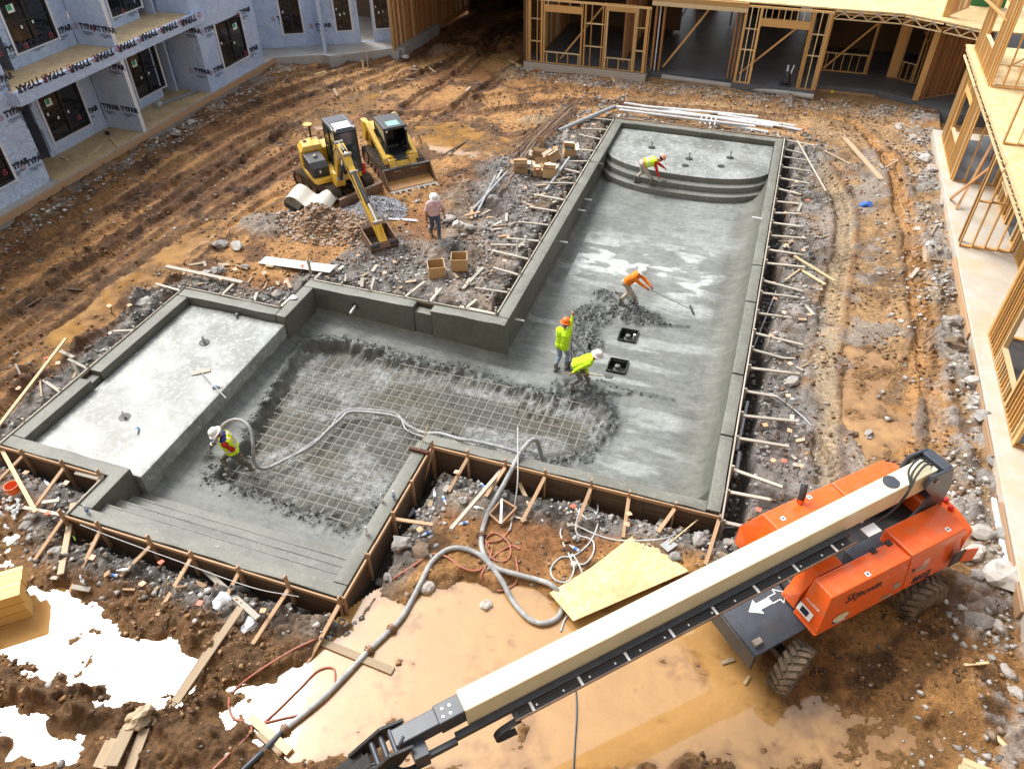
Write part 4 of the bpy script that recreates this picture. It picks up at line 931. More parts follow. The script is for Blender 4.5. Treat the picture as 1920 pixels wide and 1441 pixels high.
# right building
RB = thing('framed_right_building', 'unfinished two-storey pine-framed building with open porches along the right side', 'building', (8, 28, 0), world=True)
b = MB(); b.b2((7.32, 2, -.4), (16, 38.6, SZ)); b.build('slab', M_SLABL, RB, bevel=.02, seg=1)
for y0, y1 in ((16.8, 21.5), (12, 15.2), (22.3, 27)): board('edge_form', (7.27, y0, .02), (7.27, y1, .02), .05, .34, M_FORM, RB)
block('floor_shade_sheet', (9.25, 2, SZ+.002), (15.9, 38.5, SZ+.008), M_SLABD, RB); block('floor_shade_sheet', (7.75, 17.4, SZ+.002), (9.24, 22.3, SZ+.008), M_SLABD, RB); block('floor_shade_sheet', (7.75, 33.4, SZ+.002), (9.24, 37.8, SZ+.008), M_SLABD, RB)  # thin dark sheets paint indoor shade over the pale slab
def right_floor(z0, z1):
    fwall(RB, (7.68, 37.85), (7.68, 33.3), z0, z1, openings=[(1.35, 3.1, .95+z0, 2.5+z0, .25)], sp=.17)
    fwall(RB, (7.68, 33.22), (9.2, 33.22), z0, z1, sp=.41); fwall(RB, (9.25, 33.1), (9.25, 27.9), z0, z1, sp=.41, openings=[(.6, 2.2, .6+z0, 2.5+z0, .25), (3.2, 4.4, None, 2.5+z0, .25)])
    fwall(RB, (7.42, 27.72), (9.2, 27.8), z0, z1, M_PINE2 if 0 else M_PINE, sp=.41); fwall(RB, (9.25, 27.6), (9.25, 22.5), z0, z1, sp=.2)
    for x0, x1 in ((7.5, 8.3), (8.35, 9.15)): board('blocking', (x0, 27.75, z0+1.75), (x1, 27.75, z0+1.75), .13, .04, M_PINE, RB)
    fwall(RB, (9.2, 22.3), (7.75, 22.3), z0, z1, sp=.41); fwall(RB, (7.82, 22.2), (7.82, 17.35), z0, z1, openings=[(1.4, 3.3, .62+z0, 2.5+z0, .25)], sp=.2)
    fwall(RB, (7.75, 17.3), (9.2, 17.3), z0, z1, sp=.41); fwall(RB, (9.25, 17.2), (9.25, 6), z0, z1, sp=.41)
    fwall(RB, (12.8, 38), (12.8, 8), z0, z1, M_PINE2, sp=.6); 
    for y in (36, 31, 25, 20): fwall(RB, (9.4, y), (12.7, y), z0, z1, M_PINE2, sp=.55)
    block('party_wall', (15.2, 4, z0), (15.3, 38.5, z1), M_DARKIN, RB)
right_floor(SZ+.008, 3.62); right_floor(DZ+.06, 7.3)
for i, (y0, y1) in enumerate(((38.2, 34.2), (34.1, 30.6), (30.5, 26.4), (26.3, 22.4), (22.3, 17.2))):
    board('rim_board', (7.42, y0, 3.66), (7.42, y1, 3.66), .05, .07, M_SPF, RB); board('rim_board', (7.42, y0, 3.92), (7.42, y1, 3.92), .05, .1, M_SPF, RB)
    for y in np.arange(y0-.3, y1, -.6): board('rim_block', (7.43, y, 3.7), (7.43, y-.28, 3.79), .045, .03, M_SPF, RB)
for y in np.arange(37.9, 17.3, -.61): board('floor_joist', (7.47, y, 3.82), (15, y, 3.82), .06, .28, M_SPF, RB)
block('floor_deck', (7.38, 17.1, 3.98), (15.9, 38.4, DZ+.05), M_OSBN, RB)
board('brace', (7.6, 30.6, SZ+.03), (8.6, 33.0, 3.1), .09, .04, M_PINE2, RB); board('brace', (7.45, 31.4, SZ+.03), (7.6, 27.95, 3.4), .1, .05, M_PINE2, RB, up=(1, 0, 0))
board('brace', (7.9, 26.2, DZ+.1), (8.9, 29.4, 6.6), .09, .04, M_PINE, RB); board('loose_plank_tie', (7.35, 37.6, 6.0), (7.75, 33.8, 6.1), .14, .05, M_PINE, RB)
board('upright_post', (7.5, 28.1, SZ+.01), (7.5, 28.1, 3.6), .12, .1, M_PINE2, RB, up=(0, 1, 0))
for i in range(5): board('brace', (8.6+.4*i, 35.6, DZ+.1), (10.0+.5*i, 33.6+.3*i, 6.2), .09, .04, M_PINE, RB)
for y in (36.0, 33.5, 24.5): board('deck_plate', (7.9, y, DZ+.07), (12.0, y, DZ+.07), .12, .04, M_SPF, RB)

# ------------------------------------------------------------------ the viewpoint's own building, out of view, added to block the southern sky
SB = thing('sky_blocking_building', 'tall unseen sheathed building on the near side added to block the southern sky', 'building', (-6, -1.2, 0), world=True)
for j in range(5):
    z = SZ+3.75*j; block('floor_slab', (-34, -6, z-.35), (17, -.95, z), M_SLAB, SB)
    if j < 4: panel('wall', (-34, -1.0, z+.003), (1, 0, 0), 51, 3.38, (0, 1, 0), M_OSB, SB, [(3+6*i, 5.2+6*i, .8, 2.9) for i in range(8)], wr=0, step=6)
# ------------------------------------------------------------------ machines
M_YEL = pm('machine_yellow', (.70, .43, .035), (.62, .37, .035), 3, .38, .04, .004, dirt=(.30, .2, .1), dirt_amt=.35, dirt_scale=1.5, coat=.2)
M_BLKP = pm('machine_black', (.016, .017, .019), (.028, .028, .03), 4, .38, .06, .004, dirt=(.09, .075, .055), dirt_amt=.3)
M_SLATE = pm('boom_slate', (.055, .065, .085), (.04, .047, .06), 4, .35, .04, .004, dirt=(.1, .09, .08), dirt_amt=.3)
M_RUB = pm('track_rubber', (.045, .036, .028), (.075, .055, .036), 7, .85, .5, .02, dirt=(.17, .11, .06), dirt_amt=.7)
M_RUST = pm('rusty_steel', (.15, .085, .055), (.24, .15, .10), 4, .55, .2, .01, metallic=.25, dirt=(.33, .2, .1), dirt_amt=.5)
M_WORN = pm('worn_steel', (.42, .38, .33), (.3, .25, .2), 6, .45, .15, .01, metallic=.4)
M_CHROME = pm('chrome_rod', (.72, .73, .74), None, 4, .15, 0, metallic=.9)
M_TINT = NB('tinted_cab_glass'); M_TINT.set(**{'Base Color': (.02, .032, .034), 'Roughness': .06, 'Specular IOR Level': .7}); M_TINT = M_TINT.m
M_ORNG = pm('lift_orange', (.86, .125, .008), (.78, .1, .008), 2.2, .3, .04, .003, dirt=(.42, .2, .09), dirt_amt=.4, dirt_scale=4, coat=.35)
M_CREAM = pm('boom_cream', (.83, .76, .53), (.76, .68, .45), 2, .33, .02, .003, dirt=(.62, .5, .28), dirt_amt=.3, coat=.2)
M_LITE = pm('sky_roof_window', (.78, .8, .8), None, 4, .12, 0); M_TEAL = pm('skylight_teal', (.16, .36, .33), (.25, .46, .42), 20, .15, 0)
M_HOSE = pm('black_hose', (.02, .02, .022), (.04, .04, .042), 10, .5, .1)
M_REDP = pm('red_plastic', (.72, .03, .018), (.62, .03, .02), 5, .4, .03)
M_TEETH = M_WORN
def track_pts(L, Ht, rf=.27, n=10):
    """closed side outline of a crawler track, length L, height Ht"""
    pts = []; x = L/2-rf
    for i in range(n+1): a = -PI/2+PI*i/n; pts.append((x+math.cos(a)*Ht/2, Ht/2+math.sin(a)*Ht/2))
    for i in range(n+1): a = PI/2+PI*i/n; pts.append((-x+math.cos(a)*Ht/2, Ht/2+math.sin(a)*Ht/2))
    return pts
def crawler(par, y0, y1, L, Ht, cx=0, name='track', front_up=0):
    pts = track_pts(L, Ht); pts = [(x+cx, z) for x, z in pts]; n = len(pts); b = MB(); th = .05
    ins = [(cx+(x-cx)*(1-2*th/L*1.3), Ht/2+(z-Ht/2)*(1-2*th/Ht)) for x, z in pts]
    vs = [(p[0], y, p[1]) for y in (y0, y1) for p in pts]+[(p[0], y, p[1]) for y in (y0, y1) for p in ins]; fs = []
    for i in range(n):
        j = (i+1) % n
        fs += [(i, j, n+j, n+i), (2*n+i, 3*n+i, 3*n+j, 2*n+j), (i, 2*n+i, 2*n+j, j), (n+i, n+j, 3*n+j, 3*n+i)]
    b.add(vs, fs)
    acc = 0
    for i in range(n):
        p, q = Vector((pts[i][0], 0, pts[i][1])), Vector((pts[(i+1) % n][0], 0, pts[(i+1) % n][1])); d = q-p; m = max(1, int(d.length/.13))
        for k_ in range(m):
            c = p+d*((k_+.5)/m); nn = Vector((d.z, 0, -d.x)).normalized()
            b.bar(c+Vector((0, y0+.01, 0))+nn*.012, c+Vector((0, y1-.01, 0))+nn*.012, .05, .035, up=nn)
    t = b.build(name, M_RUB, par)
    r = MB()
    for i in range(5): r.lathe([(.02, y0+.04), (.11, y0+.04), (.11, y1-.04), (.02, y1-.04)], (cx-L/2+.35+(L-.7)*i/4, 0, .17), 12, 'y')
    r.build('roller', M_RUST, t)
    for sx in (-1, 1): MB().lathe([(.02, y0+.05), (Ht/2-.08, y0+.05), (Ht/2-.08, y1-.05), (.02, y1-.05)], (cx+sx*(L/2-.27), 0, Ht/2), 16, 'y').build('idler_wheel', M_RUST, t)
    MB().b2((cx-L/2+.3, y0+.08, .2), (cx+L/2-.3, y1-.08, Ht-.09)).build('track_frame', M_BLKP, t)
# ---- excavator
ex_l = Vector((-16.86, 25.9, gz(-16.86, 25.9)-.05)); H1, H2 = math.radians(-25), math.radians(-42)
EX = thing('mini_excavator', 'yellow mini excavator with black cab and boom reaching down to a bucket', 'excavator', ex_l, H1)
for s in (-1, 1): crawler(EX, s*.82-.21, s*.82+.21, 2.75, .66)
MB().b2((-.7, -.62, .25), (.7, .62, .6)).build('undercarriage', M_BLKP, EX, bevel=.05)
bl = MB().prism([(1.86, -.02), (1.95, -.04), (1.99, .45), (1.9, .47), (1.87, .3)], -1.08, 1.08).b2((1.84, -1.09, .42), (2.0, 1.09, .475)).build('dozer_blade', M_RUST, EX, bevel=.01)
for s in (-1, 1): MB().bar((.5, s*.38, .35), (1.9, s*.45, .18), .1, .14).build('blade_arm', M_BLKP, EX, bevel=.01)
MB().bar((.6, 0, .42), (1.85, 0, .36), .1, .1).box((1.2, 0, .44), (.6, .14, .03)).build('blade_cylinder', M_BLKP, EX, bevel=.01)
for x in (1.0, 1.35): MB().cyl((x, .02, .455), (x, .02, .475), .035).build('bolt', M_CHROME, EX)
up = bpy.data.objects.new('upper_body', None); COL.objects.link(up)
# upper structure: one platform mesh that carries the rest
rot = Matrix.Rotation(H2-H1, 4, 'Z'); bpy.data.objects.remove(up)
pf = MB().prism([(-1.35, -.55), (-1.15, -.95), (-.3, -1.05), (.85, -1.0), (1.0, -.35), (1.15, .1), (1.1, .95), (-.5, 1.02), (-1.15, .9), (-1.35, .5)], .7, .92, 'z').build('upper_platform', M_YEL, EX, bevel=.03)
pf.matrix_basis = rot
MB().lathe([(.4, .58), (.55, .58), (.55, .7), (.4, .7)], n=20).build('slew_ring', M_BLKP, pf)
MB().prism([(-1.4, -.5), (-1.22, -.95), (-.35, -1.06), (-.35, -.1), (-1.4, -.1)], .92, 1.62, 'z').build('engine_side_panel', M_YEL, pf, bevel=.03)
b = MB(); top = [(-1.38, -.52), (-1.2, -.93), (-.33, -1.04), (-.3, -.12), (-1.38, .0)]; t2 = [(-1.22, -.5), (-1.08, -.84), (-.42, -.92), (-.38, -.2), (-1.22, -.06)]
b.add([(x, y, 1.62) for x, y in top]+[(x, y, 1.78) for x, y in t2], [(0, 1, 6, 5), (1, 2, 7, 6), (2, 3, 8, 7), (3, 4, 9, 8), (4, 0, 5, 9), (5, 6, 7, 8, 9)]); b.build('engine_hood', M_YEL, pf, bevel=.02)
MB().prism([(-1.42, -.06), (-1.42, .55), (-1.2, .95), (-.55, 1.0), (-.55, -.06)], .92, 1.55, 'z').build('counterweight', M_YEL, pf, bevel=.06)
MB().b2((-.98, -.75, 1.78), (-.86, -.62, 1.83)).build('hood_latch', M_BLKP, pf)
MB().prism([(-.3, .92), (.82, .92), (.82, 1.3), (.55, 1.5), (-.3, 1.56)], -1.02, -.3, 'y').build('fuel_tank_box', M_BLKP, pf, bevel=.03)
MB().lathe([(.09, 1.53), (.09, 1.6), (.06, 1.62), (.02, 1.66)], (.15, -.62, 0), 14).build('filler_cap', M_WORN, pf, smooth=True)
MB().b2((.823, -.72, 1.1), (.828, -.66, 1.22)).build('white_sticker', M_STICK, pf)
MB().tube(spline([(-1.25, -.3, 1.75), (-1.32, -.28, 2.05), (-1.36, -.26, 2.2)], 4), .045, 8).build('mirror_stalk', M_BLKP, pf, smooth=True)
MB().lathe([(.02, 2.2), (.17, 2.22), (.19, 2.26), (.02, 2.28)], (-1.45, -.3, 0), 14).build('round_mirror', M_YEL, pf, smooth=True)
# cab: roof, posts, glass, seat
cp = [(-.5, .93), (1.05, .93), (1.12, 1.55), (.92, 2.58), (.75, 2.7), (-.42, 2.74), (-.55, 2.4)]
def posts(par, x0, x1, y0, y1, z0, z1, fx=0.0, w=.07, mat=M_BLKP, nm='cab_pillar'):
    for y in (y0, y1):
        for xa, xb in ((x0, x0), (x1+fx, x1-.12)): MB().bar((xa, y, z0), (xb, y, z1), w, w, up=(0, 1, 0)).build(nm, mat, par, bevel=.01)
posts(pf, -.48, 1.0, .1, .98, .93, 2.62, .05)
MB().b2((-.5, .07, .92), (1.08, 1.0, 1.0)).build('cab_floor', M_BLKP, pf)
b = MB().prism([(-.56, 2.6), (.95, 2.58), (.85, 2.7), (.6, 2.76), (-.45, 2.78)], .04, 1.03, 'y')
b.build('cab_roof', M_SLATE, pf, bevel=.05, seg=3)
for i in range(6): MB().b2((-.42, .16+.13*i, 2.772), (.2, .2+.13*i, 2.79)).build('roof_rib', M_SLATE, pf)
MB().prism([(.32, 2.775), (.84, 2.72), (.84, 2.735), (.32, 2.79)], .2, .88).build('roof_window', M_LITE, pf, bevel=.01)
for a, bb, nm in (((-.46, .085), (1.0, .1), 'side_window'), ((-.46, .975), (1.0, .985), 'side_window')):
    MB().prism([(-.44, 1.25), (.98, 1.1), (.9, 2.56), (-.44, 2.58)], a[1], bb[1]).build(nm, M_TINT, pf)
MB().b2((-.49, .14, 1.3), (-.48, .94, 2.56)).build('rear_window', M_TINT, pf)
MB().add([(1.04, .14, 1.05), (1.04, .94, 1.05), (.9, .94, 2.55), (.9, .14, 2.55), (1.055, .14, 1.05), (1.055, .94, 1.05), (.915, .94, 2.55), (.915, .14, 2.55)], [(3, 2, 1, 0), (4, 5, 6, 7), (0, 1, 5, 4), (2, 3, 7, 6)]).build('windscreen', M_TINT, pf)
for y in (.12, .55): MB().bar((.2, .07, 1.0), (.2, .07, 2.6), .05, .03, up=(0, 1, 0)).build('door_post', M_BLKP, pf)
for y in (.16, .92): MB().lathe([(.03, 2.68), (.055, 2.68), (.055, 2.76), (.03, 2.76)], (.9, y, 0), 10).build('work_light', M_CHROME, pf)
MB().b2((-.2, .3, 1.0), (.3, .8, 1.4)).b2((-.25, .3, 1.4), (-.1, .8, 2.0)).build('operator_seat', M_HOSE, pf, bevel=.05)
MB().tube([(1.05, 1.02, 1.5), (1.2, 1.12, 1.55), (1.2, 1.12, 1.75)], .02, 6).b2((1.17, 1.06, 1.72), (1.23, 1.2, 2.0)).build('side_mirror', M_BLKP, pf)
# swing bracket, boom, arm, cylinders
by = -.12
MB().prism([(.85, .62), (1.5, .66), (1.62, .95), (1.5, 1.25), (1.25, 1.3), (.85, .98)], by-.2, by+.2).build('swing_bracket', M_YEL, pf, bevel=.04)
MB().b2((.9, -.95, .72), (1.02, .8, .93)).build('front_frame', M_YEL, pf, bevel=.02)
def beam2(pts_c, hts, y0, y1, name, mat, par, bevel=.02):
    """box beam following a side-view centreline with given depths"""
    P = [Vector((x, 0, z)) for x, z in pts_c]; upz, dn = [], []
    for i, p in enumerate(P):
        d = (P[min(i+1, len(P)-1)]-P[max(i-1, 0)]).normalized(); nn = Vector((-d.z, 0, d.x)); upz.append(p+nn*hts[i]/2); dn.append(p-nn*hts[i]/2)
    return MB().prism([(v.x, v.z) for v in upz]+[(v.x, v.z) for v in reversed(dn)], y0, y1).build(name, mat, par, bevel=bevel)
beam2([(1.4, 1.0), (1.72, 1.9), (1.98, 2.42), (2.35, 2.58), (2.8, 2.4), (3.2, 2.12)], [.22, .4, .46, .42, .34, .24], by-.14, by+.14, 'boom', M_YEL, pf)
J = (3.2, 2.12); T = (5.95, .3)
beam2([(2.98, 2.52), J, (3.9, 1.66), (5.0, .92), T], [.16, .4, .36, .26, .18], by-.12, by+.12, 'arm', M_YEL, pf)
def ram(a, b, r, par, y=by, split=.6):
    a, b = Vector((a[0], y, a[1])), Vector((b[0], y, b[1])); m = a.lerp(b, split)
    o = MB().cyl(a, m, r, n=12).build('ram_cylinder', M_BLKP, par, smooth=True); MB().cyl(m, b, r*.5, n=10).build('ram_rod', M_CHROME, o, smooth=True)
    for p in (a, b): MB().cyl(p+Vector((0, -.17, 0)), p+Vector((0, .17, 0)), r*.85, n=10).build('ram_pin', M_WORN, o, smooth=True)
ram((2.1, 2.74), (2.98, 2.6), .085, pf, split=.75); ram((1.6, 1.05), (2.3, 2.2), .085, pf, by, .65); ram((3.5, 2.1), (5.5, .95), .09, pf, by, .62)
for s in (-1, 1): MB().bar((5.5, by+s*.1, .95), (5.72, by+s*.1, .45), .04, .09).bar((5.5, by+s*.1, .95), (6.02, by+s*.1, .42), .04, .08).build('bucket_link', M_YEL, pf, bevel=.008)
for s in (-1, 1):
    MB().tube(spline([(1.3, by+s*.12, 1.2), (1.75, by+s*.18, 2.1), (2.3, by+s*.17, 2.62), (3.0, by+s*.16, 2.3)], 5), .022, 6).tube(spline([(3.0, by+s*.16, 2.3), (3.35, by+s*.2, 2.3), (3.7, by+s*.14, 1.9), (4.4, by+s*.13, 1.4)], 5), .02, 6).build('hydraulic_hose', M_HOSE, pf, smooth=True)
def shell(outer, th, y0, y1, name, mat, par, sides=True):
    """bent plate of side outline, with side plates"""
    c = Vector((sum(p[0] for p in outer)/len(outer), sum(p[1] for p in outer)/len(outer))); inn = [tuple(Vector(p)+(c-Vector(p)).normalized()*th) for p in outer]
    b = MB().prism(list(outer)+list(reversed(inn)), y0, y1)
    if sides:
        for y in (y0, y1-th*.7): b.prism(outer, y, y+th*.7)
    return b.build(name, mat, par)
gzb = -.02
bk = shell([(5.02, .62), (4.9, .1), (5.15, -.06+gzb), (5.6, -.12+gzb), (5.92, .0), (6.1, .22), (6.02, .42)], .05, by-.52, by+.52, 'bucket', M_RUST, pf)
for y0, y1 in ((by-.54, by-.2), (by+.2, by+.54)): MB().cyl((6.0, y0, .3), (6.0, y1, .3), .1).build('bucket_torque_tube', M_BLKP, bk, smooth=True)
for i in range(5): MB().prism([(4.98, .6), (5.08, .6), (5.02, .78)], by-.48+.22*i, by-.4+.22*i).build('bucket_tooth', M_WORN, bk)
for i, (t, s_) in enumerate((('307', .28),)): pass
# ---- compact track loader
sk = Vector((-15.2, 28.35, gz(-15.2, 28.35)-.04))
SK = thing('track_loader', 'yellow compact track loader with black cab and wide muddy bucket', 'track loader', sk, math.radians(-44))
for s in (-1, 1): crawler(SK, s*.8-.2, s*.8+.2, 2.5, .78, -.05)
MB().prism([(-1.3, .35), (1.0, .3), (1.15, .75), (.75, .95), (-.5, 1.2), (-1.35, 1.25)], -.56, .56).build('chassis', M_BLKP, SK, bevel=.03)
MB().prism([(-1.5, .55), (-1.0, .5), (-.65, 1.62), (-1.45, 1.7)], -.7, .7).build('rear_engine_cover', M_YEL, SK, bevel=.05)
for s in (-1, 1):
    MB().prism([(-1.62, 1.0), (-1.2, .95), (-.95, 1.5), (-1.15, 1.85), (-1.55, 1.86)], s*.72-.1, s*.72+.1).build('arm_tower', M_YEL, SK, bevel=.03)
    beam2([(-1.45, 1.78), (-1.0, 1.72), (.45, 1.12), (.9, .88), (1.2, .35)], [.2, .26, .26, .28, .2], s*.68-.09, s*.68+.09, 'lift_arm', M_YEL, SK)
    ram((-1.1, 1.0), (.3, 1.0), .07, SK, s*.56, .6); ram((1.0, .85), (1.45, .55), .05, SK, s*.38, .5)
MB().prism([(.78, 1.0), (1.12, .92), (1.42, .5), (1.36, .36), (.8, .55)], -.6, -.3).prism([(.78, 1.0), (1.12, .92), (1.42, .5), (1.36, .36), (.8, .55)], .3, .6).prism([(.95, .8), (1.19, .8), (1.42, .5), (1.36, .36), (.95, .5)], -.299, .299).build('arm_crossmember', M_YEL, SK, bevel=.03)
for s in (-1, 1): MB().b2((.72, s*.48-.12, .72), (1.02, s*.48+.12, 1.02)).build('front_shoulder', M_YEL, SK, bevel=.03)
MB().b2((.84, -.33, .66), (.98, .33, .74)).build('step_plate', M_BLKP, SK)
MB().box((1.16, -.02, .585), (.06, .1, .05), M=Matrix.Rotation(.9, 3, 'Y')).build('badge', M_STICK, SK)
posts(SK, -.6, .72, -.47, .47, .85, 2.1, -.02, .08); MB().b2((-.62, -.5, .8), (.7, .5, .88)).build('cab_floor', M_BLKP, SK)
MB().prism([(-.68, 2.08), (.74, 2.02), (.7, 2.12), (-.6, 2.2)], -.52, .52).build('cab_roof', M_BLKP, SK, bevel=.035, seg=3)
MB().prism([(.12, 2.155), (.55, 2.125), (.55, 2.14), (.12, 2.175)], -.27, .27).build('roof_window', M_TEAL, SK, bevel=.008)
for s in (-1, 1): MB().prism([(-.58, 1.1), (.68, 1.05), (.6, 2.04), (-.58, 2.08)], s*.49-.006, s*.49+.006).build('side_window', M_TINT, SK)
MB().b2((-.62, -.44, 1.2), (-.61, .44, 2.05)).build('rear_window', M_TINT, SK)
MB().b2((-.35, -.27, .95), (.2, .27, 1.15)).b2((-.4, -.27, 1.15), (-.25, .27, 1.75)).build('operator_seat', M_HOSE, SK, bevel=.06)
for s in (-1, 1): MB().tube([(.35, s*.36, .95), (.45, s*.36, 1.25), (.42, s*.36, 1.35)], .03, 6).b2((-.3, s*.36-.05, 1.2), (.35, s*.36+.05, 1.26)).build('joystick', M_HOSE, SK)
for s in (-1, 1): MB().lathe([(.02, 0), (.05, 0), (.05, .05), (.02, .05)], (.72, s*.42, 2.0), 10, 'x').build('work_light', M_CHROME, SK)
sb = shell([(1.62, .62), (1.42, .5), (1.36, .12), (1.55, -.03), (2.32, -.06)], .045, -1.05, 1.05, 'bucket', M_RUST, SK, sides=False); sb.location = (0, 0, .13)
for s in (-1, 1): MB().prism([(1.6, .62), (1.4, .5), (1.36, .12), (1.55, -.03), (2.3, -.05), (2.2, .08), (1.72, .58)], s*1.05-.02, s*1.05+.02).build('bucket_side', M_RUST, sb)
MB().b2((1.52, -1.06, .585), (1.68, 1.06, .64)).build('bucket_top_edge', M_BLKP, sb, bevel=.01)
MB().b2((2.24, -1.06, -.07), (2.42, 1.06, -.035)).build('cutting_edge', M_WORN, sb)
for i in range(8): MB().prism([(2.36, -.07), (2.55, -.06), (2.36, .01)], -1.0+.275*i, -.92+.275*i).build('bucket_tooth', M_WORN, sb)
MB().prism([(1.6, -.0), (2.2, -.02), (1.9, .07), (1.62, .1)], -.98, .98).build('wet_mud', pm('bucket_mud', (.42, .2, .06), (.5, .28, .11), 3, .3, .3, .02), sb)
# ---- boom lift
bl_ = Vector((3.36, 11.63, 0))
BL = thing('boom_lift', 'orange telescopic boom lift with long cream boom reaching over the muddy puddle', 'boom lift', bl_, math.radians(45))
def tyre(par, x, y, steer=0, out=-1):
    r, wd = .55, .42; b = MB()
    b.lathe([(.30, -wd/2+.02), (r-.1, -wd/2), (r-.03, -wd/2+.07), (r-.02, 0), (r-.03, wd/2-.07), (r-.1, wd/2), (.30, wd/2-.02)], n=28, axis='y')
    for i in range(20):
        for s in (-1, 1):
            a = 2*PI*(i+(.5 if s > 0 else 0))/20; a2 = a+.26
            p = Vector((math.sin(a)*(r+.005), s*.015, math.cos(a)*(r+.005))); q = Vector((math.sin(a2)*(r-.02), s*(wd/2-.01), math.cos(a2)*(r-.02)))
            b.bar(p, q, .085, .06, up=Vector((math.sin(a), 0, math.cos(a))))
            q2 = Vector((math.sin(a2)*(r-.12), s*(wd/2+.005), math.cos(a2)*(r-.12))); b.bar(q, q2, .07, .04, up=Vector((0, s, 0)))
    t = b.build('tyre', M_TYRE, par); t.location = (x, y, r-.4); t.rotation_euler = (0, .3*x, steer)
    MB().lathe([(.02, -.1), (.29, -.12), (.31, -wd/2+.03), (.31, wd/2-.03), (.29, .12), (.02, .1)], n=24, axis='y').build('rim', M_RIM, t, smooth=True)
    for i in range(8): a = 2*PI*i/8; MB().cyl((math.sin(a)*.13, out*.1, math.cos(a)*.13), (math.sin(a)*.13, out*.14, math.cos(a)*.13), .018, n=6).build('wheel_nut', M_BLKP, t)
    return t
M_TYRE = pm('muddy_tyre', (.22, .165, .11), (.07, .055, .042), 3.5, .9, .5, .02, dirt=(.35, .25, .15), dirt_amt=.55)
M_RIM = pm('muddy_rim', (.27, .15, .06), (.36, .22, .1), 4, .7, .2, .01)
for x in (-2.2, 1.4):
    for s in (-1, 1): tyre(BL, x, s*1.28 if s < 0 else 1.08, .32 if x < 0 else 0, s)
MB().b2((-2.75, -.72, .2), (1.9, .72, .82)).b2((-2.3, -1.1, .08), (-2.08, 1.1, .28)).b2((1.3, -1.1, .08), (1.52, 1.1, .28)).build('chassis', M_BLKP, BL, bevel=.03)
dk = MB().prism([(-3.05, .72), (-1.6, .82), (-1.6, .9), (-3.05, .8)], -1.0, 1.0).build('front_deck', M_SLATE, BL, bevel=.015)
MB().b2((-3.1, -1.02, .35), (-3.04, 1.02, .82)).build('front_bumper', M_BLKP, BL, bevel=.01)
for s in (-1, 1): MB().b2((-2.95, s*.8-.06, .82), (-2.75, s*.8+.06, .9)).build('tie_down_lug', M_WORN, BL)
# painted two-headed arrow on the deck
b = MB(); A = [(-2.55, .34), (-2.3, .52), (-2.3, .42), (-2.02, .42), (-2.02, .26), (-2.3, .26), (-2.3, .16)]; zz = lambda x: .80+.1*(x+3.05)/1.45+.006
b.add([(x, y-.52, zz(x)) for x, y in A], [tuple(range(7))]); b.build('deck_arrow', M_STICK, dk)
b = MB(); Bq = [(-1.55-.05, .34), (-1.8, .52), (-1.8, .42), (-2.0, .42), (-2.0, .26), (-1.8, .26), (-1.8, .16)]
for i in range(7): p, q = Bq[i], Bq[(i+1) % 7]; b.bar((p[0], p[1]-.52, zz(p[0])), (q[0], q[1]-.52, zz(q[0])), .022, .003)
b.build('deck_arrow_outline', M_STICK, dk)
MB().lathe([(.55, .82), (.62, .82), (.62, .98), (.55, .98)], n=24).build('turntable_ring', M_BLKP, BL)
MB().prism([(-1.75, -.62), (2.2, -.62), (2.35, .0), (2.2, .66), (-1.4, .66)], .96, 1.3, 'z').build('turntable_deck', M_BLKP, BL, bevel=.02)
MB().b2((-.3, -.58, 1.3), (1.0, -.24, 1.62)).build('valve_tray', M_SLATE, BL, bevel=.02)
def hood(par, name, x0, x1, yo, yi, zb, zm, zt, yt, mat, fx=0, rx=0, bevel=.025):
    """hood with sloped outer shoulder: outer side at yo, inner at yi, shoulder top edge at yt; fx, rx set the ends back at the top"""
    vs = []
    for x, tx in ((x0, x0+fx), (x1, x1-rx)):
        vs += [(x, yo, zb), (x, yo, zm), (tx, yt, zt), (tx, yi, zt), (x, yi, zb)]
    return MB().add(vs, [(0, 1, 2, 3, 4), (9, 8, 7, 6, 5)]+[(i, i+5, (i+1) % 5+5, (i+1) % 5) for i in range(5)]).build(name, mat, par, bevel=bevel)
hf = hood(BL, 'right_front_hood', -1.82, .52, -1.24, -.62, .93, 1.0, 1.9, -1.1, M_ORNG, .26)
hood(BL, 'control_box_cover', -1.78, -.75, -.6, -.2, .98, 1.5, 1.86, -.58, M_ORNG, .42)
hr = hood(BL, 'right_rear_hood', .545, 2.2, -1.24, -.36, .93, 1.0, 1.95, -1.1, M_ORNG, 0, .1)
hl = hood(BL, 'left_hood', -1.78, .5, 1.28, .62, .95, 1.5, 1.92, 1.1, M_ORNG, .4)
hood(BL, 'left_rear_hood', .525, 2.2, 1.28, .5, .95, 1.5, 1.92, 1.1, M_ORNG, 0, .12)
MB().prism([(2.05, -1.22), (2.45, -1.1), (2.62, -.6), (2.66, 0), (2.62, .6), (2.45, 1.1), (2.05, 1.22)], .9, 1.72, 'z').build('counterweight', M_ORNG, BL, bevel=.1, seg=4)
MB().b2((1.75, -1.31, 1.08), (2.05, -1.285, 1.5)).build('open_hatch', M_BLKP, hr); MB().box((2.18, -1.36, 1.3), (.28, .02, .42), rz=-.35).build('hatch_door', M_ORNG, hr, bevel=.008)
MB().lathe([(.07, 1.92), (.075, 1.93), (.07, 2.05)], (-.48, .98, 0), 12).build('exhaust_collar', M_ORNG, hl)
MB().tube(spline([(-.48, .98, 1.88), (-.47, .99, 2.1), (-.42, 1.04, 2.24), (-.36, 1.1, 2.3)], 4), .075, 12).build('exhaust_stack', M_HOSE, hl, smooth=True)
